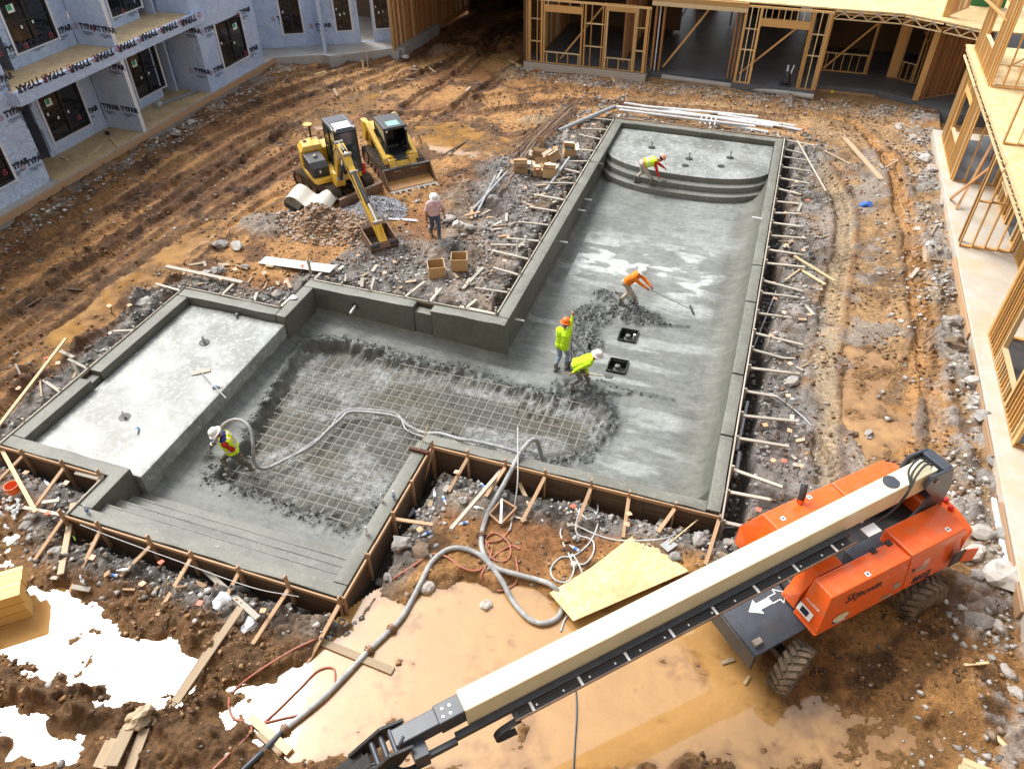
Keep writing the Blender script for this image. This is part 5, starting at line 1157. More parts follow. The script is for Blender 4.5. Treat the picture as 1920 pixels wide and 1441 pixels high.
for x, y in ((2.42, -.5), (2.5, -.3)): MB().lathe([(.06, 1.72), (.06, 1.8), (.03, 1.83)], (x, y, 0), 12).build('beacon', M_REDP, BL, smooth=True)
for x0, x1, y in ((-.1, .02, -.62), (.32, .44, -.62)): MB().b2((x0, y-.08, 1.885), (x1, y+.04, 1.93)).build('hinge', M_BLKP, hf)
# markings and stickers
def decal(par, txt, p, u, v, size, mat, bold=.0, shear=0):
    me = text_mesh(txt, size, bold, shear); me.materials.clear(); me.materials.append(mat); o = bpy.data.objects.new('lettering', me); COL.objects.link(o); o.parent = par
    u = Vector(u).normalized(); n = u.cross(Vector(v)).normalized(); v = n.cross(u); M = Matrix((u, v, n)).transposed().to_4x4(); M.translation = Vector(p)+n*.006; o.matrix_basis = M
def plate(par, p, u, v, w_, h_, mat, nm='sticker', d=.004, oval=False):
    u = Vector(u).normalized(); n = u.cross(Vector(v)).normalized(); v = n.cross(u); p = Vector(p)+n*d
    if oval: pts = [p+u*(math.cos(2*PI*i/24)*w_/2)+v*(math.sin(2*PI*i/24)*h_/2) for i in range(24)]
    else: pts = [p+u*(sx*w_/2)+v*(sy*h_/2) for sx, sy in ((-1, -1), (1, -1), (1, 1), (-1, 1))]
    MB().add(pts, [tuple(range(len(pts)))]).build(nm, mat, par)
M_WHT = pm('white_print', (.8, .8, .78), None, 4, .5, 0); M_NAVY = pm('navy_print', (.02, .05, .16), None, 4, .5, 0); M_GOLD = pm('gold_print', (.6, .42, .16), None, 4, .5, 0); M_PINKT = pm('pink_print', (.7, .35, .32), None, 4, .5, 0)
sv = (0, .14, .9); YS = lambda z: -1.24+.14*max(0, z-1.0)/.9-.004
decal(hf, 'Sky', (-.98, YS(1.62), 1.62), (1, 0, 0), sv, .3, M_INK, .004, .3); decal(hf, 'POWER', (-.5, YS(1.56), 1.56), (1, 0, 0), sv, .17, M_INK, .004, .25)
decal(hr, '860SJ', (1.0, YS(1.1), 1.1), (1, 0, 0), sv, .24, M_INK, .008, .25)
plate(hf, (-1.2, YS(1.15), 1.15), (1, 0, 0), sv, .44, .26, M_NAVY, 'company_plate', .004, True); plate(hf, (-1.2, YS(1.18), 1.18), (1, 0, 0), sv, .42, .18, pm('cream_print', (.8, .7, .5), None, 4, .5, 0), 'company_plate', .007, True)
decal(hf, 'UNITED', (-1.2, -1.289, 1.2), (1, 0, 0), (0, 0, 1), .06, M_NAVY) if 0 else None
for z in (1.22, 1.17): plate(hf, (-1.2, YS(z), z), (1, 0, 0), sv, .3, .02, M_GOLD, 'company_plate', .01)
plate(hf, (-1.2, YS(1.075), 1.075), (1, 0, 0), sv, .26, .03, M_WHT, 'company_plate', .01)
fr_u, fr_v = (0, -1, 0), (.34, 0, .55)   # sloping front face of the hood
plate(hf, (-1.62, -.86, 1.55-.02), fr_u, (.34, 0, .95), .34, .24, M_WHT, 'sticker', .03); plate(hf, (-1.74, -.82, 1.2), fr_u, (.34, 0, .95), .36, .2, M_WHT, 'sticker', .03)
for i in range(3): plate(hf, (-1.62-.03*i+.03, -.86, 1.58-.07*i), fr_u, (.34, 0, .95), .28, .03, M_PINKT, 'sticker', .036)
for i in range(2): plate(hf, (-1.74, -.86+.09*i, 1.2), fr_u, (.34, 0, .95), .1, .13, M_INK, 'sticker', .036)
plate(hr, (.62-.2, -1.282, 1.3), (1, 0, 0), (0, 0, 1), .2, .22, M_WORN) if 0 else None
plate(hf, (.3, YS(1.24), 1.24), (1, 0, 0), sv, .2, .16, M_WORN); plate(hf, (.05, YS(1.06), 1.06), (1, 0, 0), sv, .3, .08, M_WORN)
plate(hr, (1.05, YS(1.52), 1.52), (1, 0, 0), sv, .2, .18, M_PINKT); plate(hr, (.95, YS(1.4), 1.4), (1, 0, 0), sv, .3, .1, M_WORN, 'sticker', .006); plate(hr, (.7, YS(1.46), 1.46), (1, 0, 0), sv, .09, .09, M_INK)
for par, x, y, z in ((hf, -.55, -1.0, 1.905), (hr, 1.7, -.95, 1.955), (hl, -.2, 1.0, 1.925), (hl, -1.1, .8, 1.925)):
    plate(par, (x, y, z), (1, 0, 0), (0, 1, 0), .1, .1, M_WHT); plate(par, (x, y, z), (1, 0, 0), (0, 1, 0), .04, .05, M_INK, 'sticker', .007)
# yoke and boom
B0, B1 = Vector((1.8, 0, 2.76)), Vector((-8.75, 0, 2.12)); bd = (B1-B0).normalized()
for s in (-1, 1): MB().prism([(1.1, 1.3), (2.35, 1.3), (2.3, 2.4), (2.05, 3.02), (1.45, 3.06), (1.35, 2.75), (1.75, 2.3)], s*.31-.03, s*.31+.03).build('yoke_plate', M_SLATE, BL, bevel=.015)
MB().b2((1.85, -.28, 2.72), (2.1, .28, 3.02)).b2((2.2, -.28, 1.3), (2.3, .28, 2.3)).build('yoke_crossmember', M_SLATE, BL, bevel=.02)
MB().cyl((1.62, -.38, 2.86), (1.62, .38, 2.86), .06).build('pivot_pin', M_WORN, BL, smooth=True)
bm_ = MB().bar(B0+Vector((0, 0, -.04)), B1+Vector((0, 0, -.04)), .40, .54).build('main_boom', M_CREAM, BL, bevel=.025)
zt = lambda x, h=.23: B0.z+(x-B0.x)*(B1.z-B0.z)/(B1.x-B0.x)+h
MB().lathe([(.01, 0), (.17, 0), (.17, .008), (.01, .008)], (.72, .02, zt(.72)+.002), 24).build('access_cover', M_SLATE, bm_)
for y in (-.06, .03, .12): MB().tube(spline([(1.75, y, 3.0), (1.5, y, 3.13), (1.15, y-.1, 3.05), (.95, -.26, 2.85), (.6, -.3, 2.4), (-.1, -.34, 2.35)], 5), .022, 6).build('hydraulic_hose', M_HOSE, BL, smooth=True)
MB().bar((-.5, -.275, zt(-.5, -.30)), (-9.0, -.275, zt(-9.0, -.30)), .12, .12).build('cable_rail', M_SLATE, bm_, bevel=.01)
tr_ = MB().bar((-.6, -.42, zt(-.6, -.33)), (-8.0, -.42, zt(-8.0, -.33)), .15, .05).build('cable_tray', M_BLKP, bm_)
MB().bar((-.5, -.515, zt(-.5, -.30)), (-8.0, -.515, zt(-8, -.30)), .025, .04).build('cable_tray_chain', M_RUST, tr_)
for y in (-.37, -.41, -.45): MB().bar((-.7, y, zt(-.7, -.295)), (-7.9, y, zt(-7.9, -.295)), .02, .02).build('cable', M_HOSE, tr_)
for i in range(8): x = -1.0-.95*i; MB().box((x, -.42, zt(x, -.28)), (.05, .18, .012)).build('cable_clamp', M_WHT, tr_)
for i in range(14): x = -.8-.52*i; MB().box((x, -.43, zt(x, -.283)), (.03, .04, .008)).build('cable_tie', M_WHT, tr_)
MB().b2((.1, -.55, 2.36), (-.25, -.33, 2.38)).build('cable_bracket', M_WHT, tr_)
for j in range(4): MB().tube(spline([(-7.9, -.43-.03*j, zt(-7.9, -0.370)), (-8.3, -.44-.03*j, zt(-8.2, -0.450)), (-8.35, -.46-.03*j, zt(-8.2, -0.620)), (-8.0, -.48-.03*j, zt(-8, -0.620))], 5), .02, 6).build('hose_loop', M_HOSE, bm_, smooth=True)
for i in range(9): x = 1.0-1.05*i; MB().box((x, -.202, zt(x, -0.310)), (.06, .006, .06)).build('sticker', M_LITE, bm_)
fb = MB().bar((-8.6, 0, zt(-8.6, 0)), (-9.95, 0, zt(-9.95, -0.050)), .3, .32).bar((-8.6, 0, zt(-8.6, 0)), (-9.2, 0, zt(-9.2, -0.020)), .35, .36).build('fly_boom', M_SLATE, BL, bevel=.02)
for x, y in ((-8.95, .05), (-9.08, .05), (-8.98, -.08), (-9.11, -.08)): MB().cyl((x, y, zt(x, .16)), (x, y, zt(x, .175)), .025).build('bolt', M_CHROME, fb)
MB().bar((-9.0, -.335, zt(-9.0, -0.320)), (-9.65, -.335, zt(-9.65, -0.320)), .1, .12).b2((-9.75, -.42, zt(-9.7, -0.440)), (-9.5, -.12, zt(-9.7, -0.050))).build('rail_end_bracket', M_SLATE, fb, bevel=.01)
K0 = Vector((-9.95, 0, zt(-9.95, -0.080))); K1 = Vector((-10.45, 0, K0.z-.25)); K2 = Vector((-12.6, 0, .35))
for s in (-1, 1): MB().prism([(K0.x+.25, K0.z+.16), (K0.x-.15, K0.z+.2), (K1.x-.25, K1.z+.05), (K1.x-.1, K1.z-.3), (K0.x, K0.z-.2)], s*.24-.03, s*.24+.03).build('knuckle_plate', M_BLKP, BL, bevel=.01)
for i in range(3): MB().cyl((K0.x-.02-.16*i, -.21, K0.z+.1-.07*i), (K0.x-.02-.16*i, .2, K0.z+.1-.07*i), .05).build('knuckle_roller', M_SLATE, BL, smooth=True)
for s in (-1, 1): MB().bar(K1+Vector((.05, s*.2, -.06)), K2+Vector((0, s*.2, 0)), .16, .3).build('jib_arm', M_BLKP, BL, bevel=.015)
MB().bar(K1+Vector((.1, 0, .06)), K2+Vector((0, 0, .1)), .22, .2).build('jib_cylinder', M_BLKP, BL)
# work platform below the frame, on its jib
b = MB(); px_, pz_ = -13.0, .1
b.b2((px_-.5, -.95, pz_), (px_+.4, .95, pz_+.06))
for x in (px_-.5, px_+.4):
    for y in (-.95, 0, .95): b.cyl((x, y, pz_), (x, y, pz_+1.1), .02, n=6)
    for z in (.55, 1.1): b.cyl((x, -.95, pz_+z), (x, .95, pz_+z), .02, n=6)
for y in (-.95, .95):
    for z in (.55, 1.1): b.cyl((px_-.5, y, pz_+z), (px_+.4, y, pz_+z), .02, n=6)
b.build('work_platform', M_BLKP, BL)
for j in range(4):
    MB().tube(spline([(-9.55, -.3-.03*j, zt(-9.6, -0.400)), (-9.85, -.36-.02*j, K0.z-.25), (-10.2, -.3+.04*j, K0.z-.1), (-10.5, -.22+.05*j, K0.z-.2), (-10.75, -.1, K1.z-.3)], 5), .025, 6).build('hose_loop', M_HOSE, BL, smooth=True)
MB().tube(spline([(-9.8, -.05, zt(-9.8, .12)), (-9.9, -.15, zt(-9.8, .1)), (-10.0, -.25, K0.z-.05), (-10.3, -.26, K0.z-.15)], 5), .025, 6).build('hose_loop', M_HOSE, BL, smooth=True)
# ------------------------------------------------------------------ people
M_SKIN = pm('skin', (.34, .17, .10), (.29, .14, .08), 6, .55, .05); M_HAIR = pm('dark_hair', (.02, .015, .012), None, 8, .7, .2)
def cloth(n, c, c2=None, **k): return pm(n, c, c2 or tuple(x*.8 for x in c), k.pop('scale', 5), .85, .35, .012, **k)
def capsule(b, p, q, r0, r1, n=10):
    p, q = Vector(p), Vector(q); d = (q-p); L = d.length
    if L < 1e-5: d = Vector((0, 0, 1)); L = 1e-4
    d = d.normalized(); pts = []; rs = []
    for i in range(5): a = -PI/2+PI/2*i/4; pts.append(p+d*math.sin(a)*r0); rs.append(max(1e-3, math.cos(a)*r0))
    for i in range(5): a = PI/2*i/4; pts.append(q+d*math.sin(a)*r1); rs.append(max(1e-3, math.cos(a)*r1))
    b.tube(pts, rs, n)
def ik(a, c, l1, l2, pole):
    a, c = Vector(a), Vector(c); d = c-a; D = min(d.length, (l1+l2)*.998); u = d.normalized(); x = (l1*l1-l2*l2+D*D)/(2*D); h = math.sqrt(max(0, l1*l1-x*x))
    pl = Vector(pole); pl = (pl-u*pl.dot(u)); pl = pl.normalized() if pl.length > 1e-5 else u.orthogonal()
    return a+u*x+pl*h, a+u*D
def person(label, loc, heading, pelvis, lean, feet, hands, mats, yaw_t=0, head=(0, 0), toes=(0, 0), poles=None, side=0, helmet=None, brim=True, vest=None, group='workers on the pool site', grip=(None, None), scale=1.09):
    """feet, hands: left and right points (x forward, y left, z up); lean: torso pitch; head: (pitch, yaw)"""
    root = thing('person', label, 'person', loc, heading, group); root.scale = (scale,)*3
    P = Vector(pelvis); T = Matrix.Rotation(yaw_t, 3, 'Z') @ Matrix.Rotation(side, 3, 'X') @ Matrix.Rotation(lean, 3, 'Y')
    up_, fw, lf = T @ Vector((0, 0, 1)), T @ Vector((1, 0, 0)), T @ Vector((0, 1, 0))
    W_ = P+up_*.20; Ch = P+up_*.40; Nk = P+up_*.54; 
    Hm = Matrix.Rotation(yaw_t+head[1], 3, 'Z') @ Matrix.Rotation(lean*.6+head[0], 3, 'Y'); hu, hf_, hl_ = Hm @ Vector((0, 0, 1)), Hm @ Vector((1, 0, 0)), Hm @ Vector((0, 1, 0))
    Hc = Nk+up_*.05+hu*.14+hf_*.03
    SK_, SH, SL, PA, BO = 0, 1, 2, 3, 4; bones = []
    add = lambda *a: bones.append(a)
    for s in (-1, 1):
        add(P+lf*.08*s-up_*.02, P+lf*.075*s+up_*.06, .125, .12, PA); add(P+lf*.07*s+up_*.12, Ch+lf*.10*s, .115, .125, SH); add(Ch+lf*.1*s, P+lf*.13*s+up_*.47, .12, .085, SH)
        add(P+lf*.06*s+up_*.08+fw*.02, P+lf*.06*s+up_*.2+fw*.025, .12, .115, SH)
    add(Ch+up_*.08, Nk, .09, .065, SH); add(Nk, Hc-hu*.05, .058, .055, SK_)
    add(Hc+hf_*.0+hu*.02, Hc+hf_*.02-hu*.05, .092, .075, SK_); add(Hc+hf_*.085-hu*.015, Hc+hf_*.105-hu*.035, .014, .016, SK_); add(Hc+hf_*.055-hu*.095, Hc+hf_*.06-hu*.095, .035, .035, SK_)
    for s in (-1, 1): add(Hc+hl_*.085*s-hu*.01, Hc+hl_*.088*s-hu*.04, .018, .014, SK_)
    out_h = []
    for i, s in enumerate((1, -1)):
        hip = P+lf*.095*s-up_*.03; ank = Vector(feet[i])+Vector((0, 0, .09)); pol = (poles or {}).get('knee', (1, 0, 0)); kn, an = ik(hip, ank, .43, .42, pol)
        add(hip, kn, .092, .066, PA); add(kn, an+Vector((0, 0, .12)).lerp(Vector((0, 0, 0)), .0), .066, .052, PA)
        ta = toes[i]; td = Vector((math.cos(ta), math.sin(ta), 0)); add(an+Vector((0, 0, .16)), an, .058, .052, BO); add(an-td*.05-Vector((0, 0, .04)), an+td*.13-Vector((0, 0, .05)), .048, .04, BO)
        sh = P+up_*.455+lf*.185*s; el, wr = ik(sh, hands[i], .29, .25, (poles or {}).get('elbow%d' % i, (-.6, .8*s, -.5)))
        add(sh, el, .066, .05, SL); add(el, wr, .05, .036, mats.get('fore', SL) if mats.get('long', True) else SK_)
        # hand: palm, four fingers, thumb
        d = (wr-el).normalized(); g_ = grip[i]; nrm = Vector((0, 0, -1)) if g_ is None else Vector(g_); sd_ = d.cross(nrm); sd_ = sd_.normalized() if sd_.length > .1 else lf; nrm = sd_.cross(d).normalized()
        gm = mats.get('glove', SK_); pk = wr+d*.085; add(wr, pk, .03, .032, gm); add(wr+sd_*.018, pk+sd_*.022, .024, .022, gm); add(wr-sd_*.018, pk-sd_*.022, .024, .022, gm)
        for j, o_ in enumerate((-.036, -.012, .012, .036)):
            l_ = (.05, .06, .065, .052)[j]; a = pk+sd_*o_; m_ = a+d*l_*.6+nrm*.01; e = m_+d*l_*.25+nrm*.035; add(a, m_, .0115, .0105, gm); add(m_, e, .0105, .009, gm)
        a = wr+d*.03+sd_*.03*s; add(a, a+d*.03+sd_*.035*s+nrm*.012, .013, .011, gm); add(a+d*.03+sd_*.035*s+nrm*.012, a+d*.06+sd_*.03*s+nrm*.03, .011, .009, gm)
        out_h.append(wr+d*.07)
    b = MB()
    bones = [(p, q, r0*(1.16 if r0 > .045 and m else 1), r1*(1.16 if r1 > .03 and m else 1), m) for p, q, r0, r1, m in bones]
    for p, q, r0, r1, m in bones: capsule(b, p, q, r0, r1, 10)
    me = bpy.data.meshes.new('body'); me.from_pydata(b.v, [], b.f); o = bpy.data.objects.new('body', me); COL.objects.link(o)
    md = o.modifiers.new('r', 'REMESH'); md.mode = 'VOXEL'; md.voxel_size = .0125
    dg = bpy.context.evaluated_depsgraph_get(); bm = bmesh.new(); bm.from_mesh(o.evaluated_get(dg).to_mesh()); bpy.data.objects.remove(o)
    bmesh.ops.smooth_vert(bm, verts=bm.verts, factor=.5, use_axis_x=True, use_axis_y=True, use_axis_z=True)
    co = np.array([f.calc_center_median() for f in bm.faces]); best = np.full(len(co), 9e9); mi = np.zeros(len(co), int); tp = np.zeros(len(co))
    for p, q, r0, r1, m in bones:
        p, d = np.array(p), np.array(q)-np.array(p); L2 = d@d+1e-9; t = np.clip((co-p)@d/L2, 0, 1); dd = np.linalg.norm(co-p-t[:, None]*d, axis=1)-(r0+(r1-r0)*t); k_ = dd < best; best[k_] = dd[k_]; mi[k_] = m
    # folds: shirts hang over the waistband
    hgt = (co-np.array(P))@np.array(up_); nearP = np.linalg.norm(co-np.array(P), axis=1) < .24; mi[(mi == PA) & (hgt > .03) & nearP] = SH
    if mats.get('tail'): mi[(mi == PA) & (hgt > -mats['tail']) & nearP] = SH
    for f, m in zip(bm.faces, mi): f.material_index = int(m); f.smooth = True
    for v in bm.verts:
        if v.link_faces and v.link_faces[0].material_index in (1, 2, 3):
            c = v.co; q = float(fbm(np.array(c.x*9+c.z*14), np.array(c.y*9+c.z*6), 3, 5)-.5); v.co += v.normal*q*.03
    vb = None
    if vest:
        vb = bmesh.new(); mp = {}
        for f, h_, m in zip(bm.faces, hgt, mi):
            if m == SH and h_ > vest.get('low', .0) and h_ < .52 and (f.calc_center_median()-P).dot(up_) > 0:
                vs = []
                for v in f.verts:
                    if v.index not in mp: mp[v.index] = vb.verts.new(v.co+v.normal*.016)
                    vs.append(mp[v.index])
                nf = vb.faces.new(vs); nf.smooth = True
                x_ = abs((f.calc_center_median()-P).dot(lf)); st = .16 < h_ < .215 or (.075 < x_ < .115 and h_ > .2); ed = .145 < h_ < .23 or (.06 < x_ < .13 and h_ > .2)
                nf.material_index = 1 if st else (2 if ed and vest.get('edge') else 0)
    me = bpy.data.meshes.new('body'); bm.to_mesh(me); bm.free()
    for m in (M_SKIN, mats['shirt'], mats.get('sleeve', mats['shirt']), mats['pants'], mats['boots']): me.materials.append(m)
    body = bpy.data.objects.new('body', me); COL.objects.link(body); body.parent = root
    if vb:
        ve = bpy.data.meshes.new('safety_vest'); vb.to_mesh(ve); vb.free()
        for m in (vest['mat'], M_REFL, vest.get('edge') or vest['mat']): ve.materials.append(m)
        vo_ = bpy.data.objects.new('safety_vest', ve); COL.objects.link(vo_); vo_.parent = root
        sd = vo_.modifiers.new('s', 'SOLIDIFY'); sd.thickness = .008; sd.offset = 1
    HM = Matrix((hf_, hl_, hu)).transposed().to_4x4(); HM.translation = Hc+hu*.02
    for s in (-1, 1): e = MB().lathe([(.002, -.008), (.009, -.004), (.009, .004), (.002, .008)], (.083, .033*s, -.02), 8, 'x').build('eye', M_HAIR, root); e.matrix_basis = HM
    m_ = MB().b2((.088, -.022, -.085), (.096, .022, -.078)).build('mouth', pm('lips', (.25, .09, .07), None, 4, .6, 0) if 'lips' not in bpy.data.materials else bpy.data.materials['lips'], root); m_.matrix_basis = HM
    hr = MB().lathe([(.08, -.06), (.103, -.03), (.105, .02), (.06, .08)], (-.012, 0, 0), 14).build('hair', M_HAIR, root, smooth=True); hr.matrix_basis = HM @ Matrix.Diagonal((1.02, .95, 1, 1))
    if helmet:
        prof = [(.118, .0), (.124, .03), (.118, .075), (.095, .115), (.06, .135), (.015, .142)]
        b = MB()
        if brim: b.lathe([(.118, .002), (.165, -.012), (.168, -.006), (.122, .012)], n=22)
        else: b.prism([(.09, -.08), (.16, -.05), (.18, 0), (.16, .05), (.09, .08)], -.008, .006, 'z')
        b.lathe(prof, n=22)
        b.prism([(-.1, .10), (-.05, .142), (.05, .142), (.1, .10), (.06, .12), (-.06, .12)], -.014, .014)
        h = b.build('hard_hat', helmet, root, smooth=True); h.matrix_basis = HM @ Matrix.Translation((0, 0, .028)) @ Matrix.Diagonal((1.12, 1.0, 1.0, 1))
    def wpt(v): return root_m @ (Vector(v)*scale)
    root_m = Matrix.Translation(loc) @ Matrix.Rotation(heading, 4, 'Z')
    return root, [wpt(v) for v in out_h]
M_REFL = pm('reflective_tape', (.62, .66, .64), (.5, .54, .52), 6, .35, .05)
M_LIME = cloth('lime_shirt', (.52, .80, .015), (.44, .70, .012)); M_LIMEV = cloth('lime_vest', (.60, .82, .02), (.52, .74, .02)); M_ORSH = cloth('orange_shirt', (.92, .25, .008), (.82, .2, .008))
M_JEANS = cloth('pale_jeans', (.20, .27, .36), (.30, .36, .43)); M_DKJ = cloth('dark_jeans', (.045, .075, .12), (.07, .1, .15)); M_KHAKI = cloth('khaki_pants', (.42, .37, .30), (.52, .47, .39)); M_GRYP = cloth('muddy_grey_pants', (.12, .12, .125), (.2, .2, .19)); M_OLIV = cloth('wet_olive_waders', (.10, .098, .075), (.16, .155, .12))
M_BOOT = cloth('muddy_boots', (.15, .14, .12), (.25, .245, .22)); M_DBOOT = cloth('brown_boots', (.10, .085, .065), (.15, .13, .1)); M_RED = cloth('red_sleeves', (.62, .02, .012), (.5, .018, .012)); M_NAVYS = cloth('navy_sleeves', (.015, .025, .14), (.02, .03, .18))
M_PINKS = cloth('pink_print_shirt', (.62, .33, .36), (.74, .58, .58), scale=22)
M_HATW = pm('white_hard_hat', (.82, .82, .80), (.76, .76, .74), 3, .3, .02); M_HATO = pm('orange_hard_hat', (.85, .16, .015), None, 3, .3, .02); M_HATC = pm('pink_orange_hat', (.85, .35, .24), None, 3, .35, .02); M_HATG = pm('worn_white_hat', (.74, .72, .70), (.6, .57, .55), 8, .4, .05)
def fl(x, y): 
    z = floor_z(np.array([[x]]), np.array([[y]]))[0][0, 0]; return float(z)
def pfl(px, py):
    p = at(px, py, -1.4)
    for _ in range(4): p = at(px, py, fl(p.x, p.y))
    return p
def local(root_loc, heading, w): return (Matrix.Rotation(-heading, 3, 'Z') @ (Vector(w)-Vector(root_loc)))/1.09
def tool(name, label, cat, a, b_, r, mat, extra=None):
    t = thing(name, label, cat, a, world=True); MB().cyl(a, b_, r, n=8).build('handle', mat, t, smooth=True)
    if extra: extra(t)
    return t
M_POLE = pm('tool_handle', (.30, .2, .1), (.22, .14, .07), 5, .6, .1); M_ALU = pm('aluminium_pole', (.42, .43, .43), None, 4, .35, .05, metallic=.6)
# 1 finisher bent over the curved steps
fa, fb_ = at(1192, 342, -.745), at(1222, 348, -.745); c = (fa+fb_)/2; hd = math.radians(20)
hl_w, hr_w = at(1254, 322, -.20), at(1237, 338, -.40)
L = lambda w: tuple(local(c, hd, w))
person('person in lime vest and red sleeves bent over trowelling the curved steps', c, hd, (-.12, 0, .88), math.radians(78), [L(fa), L(fb_)], [L(hl_w), L(hr_w)],
       dict(shirt=M_ORSH, sleeve=M_RED, pants=M_KHAKI, boots=M_DBOOT), head=(.1, 0), helmet=M_HATC, vest=dict(mat=M_LIMEV, low=.07), brim=False)
t = thing('trowel', 'steel finishing trowel in the hand of the person on the curved steps', 'trowel', hr_w, world=True)
p = at(1243, 339, -.49); MB().box(p, (.36, .11, .008), rz=.5).build('blade', M_CHROME, t); MB().cyl(p+Vector((0, 0, .03)), hr_w, .014, n=8).build('handle', M_POLE, t)
# 2 worker in orange with a long-handled squeegee
fa, fb_ = pfl(1163, 571), pfl(1189, 568); c = (fa+fb_)/2; hd = math.radians(-20); L = lambda w: tuple(local(c, hd, w))
tip = pfl(1297, 582); 
h1w, h2w = at(1214, 541, c.z+.92), at(1229, 547, c.z+.86)
pr, hw = person('person in orange shirt and white hard hat pulling a long squeegee across wet concrete', c, hd, (-.08, 0, .86), math.radians(42), [L(fa), L(fb_)], [L(h2w), L(h1w)], dict(shirt=M_ORSH, pants=M_KHAKI, boots=M_BOOT), head=(.1, -.1), helmet=M_HATW)
q0 = hw[1]+(hw[1]-tip).normalized()*.25
tool('squeegee', 'long-handled squeegee held out by the person in orange', 'squeegee', tip+Vector((0, 0, .03)), q0, .014, M_ALU, lambda t: MB().box(tip+Vector((0, 0, .03)), (.06, .5, .06), rz=.4).build('blade', M_HOSE, t))
# 3 lime shirt, orange helmet, back turned, arm up on an upright shovel
fa, fb_ = pfl(1042, 694), pfl(1062, 690); c = (fa+fb_)/2; hd = math.radians(70); L = lambda w: tuple(local(c, hd, w))
up_h = at(1073, 592, c.z+2.05); lowh = at(1066, 640, c.z+1.0)
pr, hw = person('person in long lime shirt and orange hard hat raising an arm on an upright shovel', c, hd, (0, 0, .92), math.radians(6), [L(fa), L(fb_)], [L(at(1046, 640, c.z+1.0)+Vector((.1, .28, 0))), L(up_h)], dict(shirt=M_LIME, pants=M_JEANS, boots=M_BOOT, tail=.12), head=(.15, -.15), helmet=M_HATO, poles={'elbow1': (0, -1, .2)})
g_ = pfl(1070, 690)+Vector((0, 0, .02))
M_BLADE = pm('muddy_shovel_blade', (.1, .1, .095), (.17, .17, .16), 6, .6, .2, metallic=.3)
def shovel_blade(t, p, d, up=(0, 0, 1)):
    M = frame(d, up); b = MB(); pts = [(-.05, -.11), (.18, -.12), (.28, 0), (.18, .12), (-.05, .11)]; b.add([M @ Vector((x, y, .03-abs(y)*.2)) + p for x, y in pts]+[M @ Vector((x, y, .045-abs(y)*.2)) + p for x, y in pts], [(0, 1, 2, 3, 4), (9, 8, 7, 6, 5)]+[(i, (i+1) % 5, (i+1) % 5+5, i+5) for i in range(5)]); b.build('blade', M_BLADE, t)
tool('shovel', 'upright long shovel beside the person in the orange hard hat', 'shovel', g_, hw[1]+(hw[1]-g_).normalized()*.04, .016, M_POLE, lambda t: shovel_blade(t, g_+Vector((0, 0, .22)), (0, .1, -1), (0, -1, 0)))
# 4 lime shirt, white hat, stooping with a shovel
fa, fb_ = pfl(1073, 730), pfl(1102, 722); c = (fa+fb_)/2; hd = math.radians(5); L = lambda w: tuple(local(c, hd, w))
ha, hb = at(1070, 700, c.z+.75), at(1097, 699, c.z+.68)
pr, hw = person('person in lime shirt and white brimmed hard hat stooping with a flat shovel', c, hd, (-.16, 0, .84), math.radians(58), [L(fb_), L(fa)], [L(hb+Vector((.05, .05, 0))), L(ha)], dict(shirt=M_LIME, pants=M_GRYP, boots=M_BOOT, tail=.05), head=(-.25, -.2), helmet=M_HATG, poles={'elbow0': (-.3, .5, 1), 'elbow1': (-1, -.3, .6)})
e0 = hw[1]+(hw[1]-hw[0]).normalized()*.3; e1 = hw[0]+(hw[0]-hw[1]).normalized()*.62; e1 = Vector((e1.x, e1.y, max(e1.z, fl(e1.x, e1.y)+.12)))
tool('shovel', 'level shovel carried low by the stooping person in lime', 'shovel', e0, e1, .016, M_SPF, lambda t: shovel_blade(t, e1, e1-e0))
# 5 nozzleman
fa, fb_ = pfl(431, 892), pfl(476, 886); c = (fa+fb_)/2; hd = math.radians(200); L = lambda w: tuple(local(c, hd, w))
noz = at(399, 833, c.z+.62); hand_n = at(405, 819, c.z+.86); hand_l = at(455, 855, c.z+.78)
pr, hw = person('person in yellow vest and white hard hat spraying concrete from a hose nozzle', c, hd, (.0, 0, .9), math.radians(14), [L(fb_), L(fa)], [L(hand_l), L(hand_n)], dict(shirt=M_NAVYS, sleeve=M_RED, fore=1, pants=M_OLIV, boots=M_BOOT), yaw_t=.3, head=(.45, .1), helmet=M_HATW, vest=dict(mat=M_LIMEV, low=.0, edge=M_ORSH))
NOZ = (noz, hw[1], c)
# 6 man walking in a pink shirt
fa, fb_ = on(808, 443), on(826, 448); c = (fa+fb_)/2; c.z = min(fa.z, fb_.z); hd = math.radians(-50); L = lambda w: tuple(local(c, hd, w))
person('person in pink patterned shirt jeans and white hard hat walking past the crates', c, hd, (.03, 0, .93), math.radians(6), [(.16, .09, fb_.z-c.z+.0), (-.22, -.09, fa.z-c.z+.03)], [(.3, .28, .98), (.04, -.27, .86)], dict(shirt=M_PINKS, sleeve=M_PINKS, pants=M_DKJ, boots=M_DBOOT, long=False), head=(.5, .1), helmet=M_HATW)
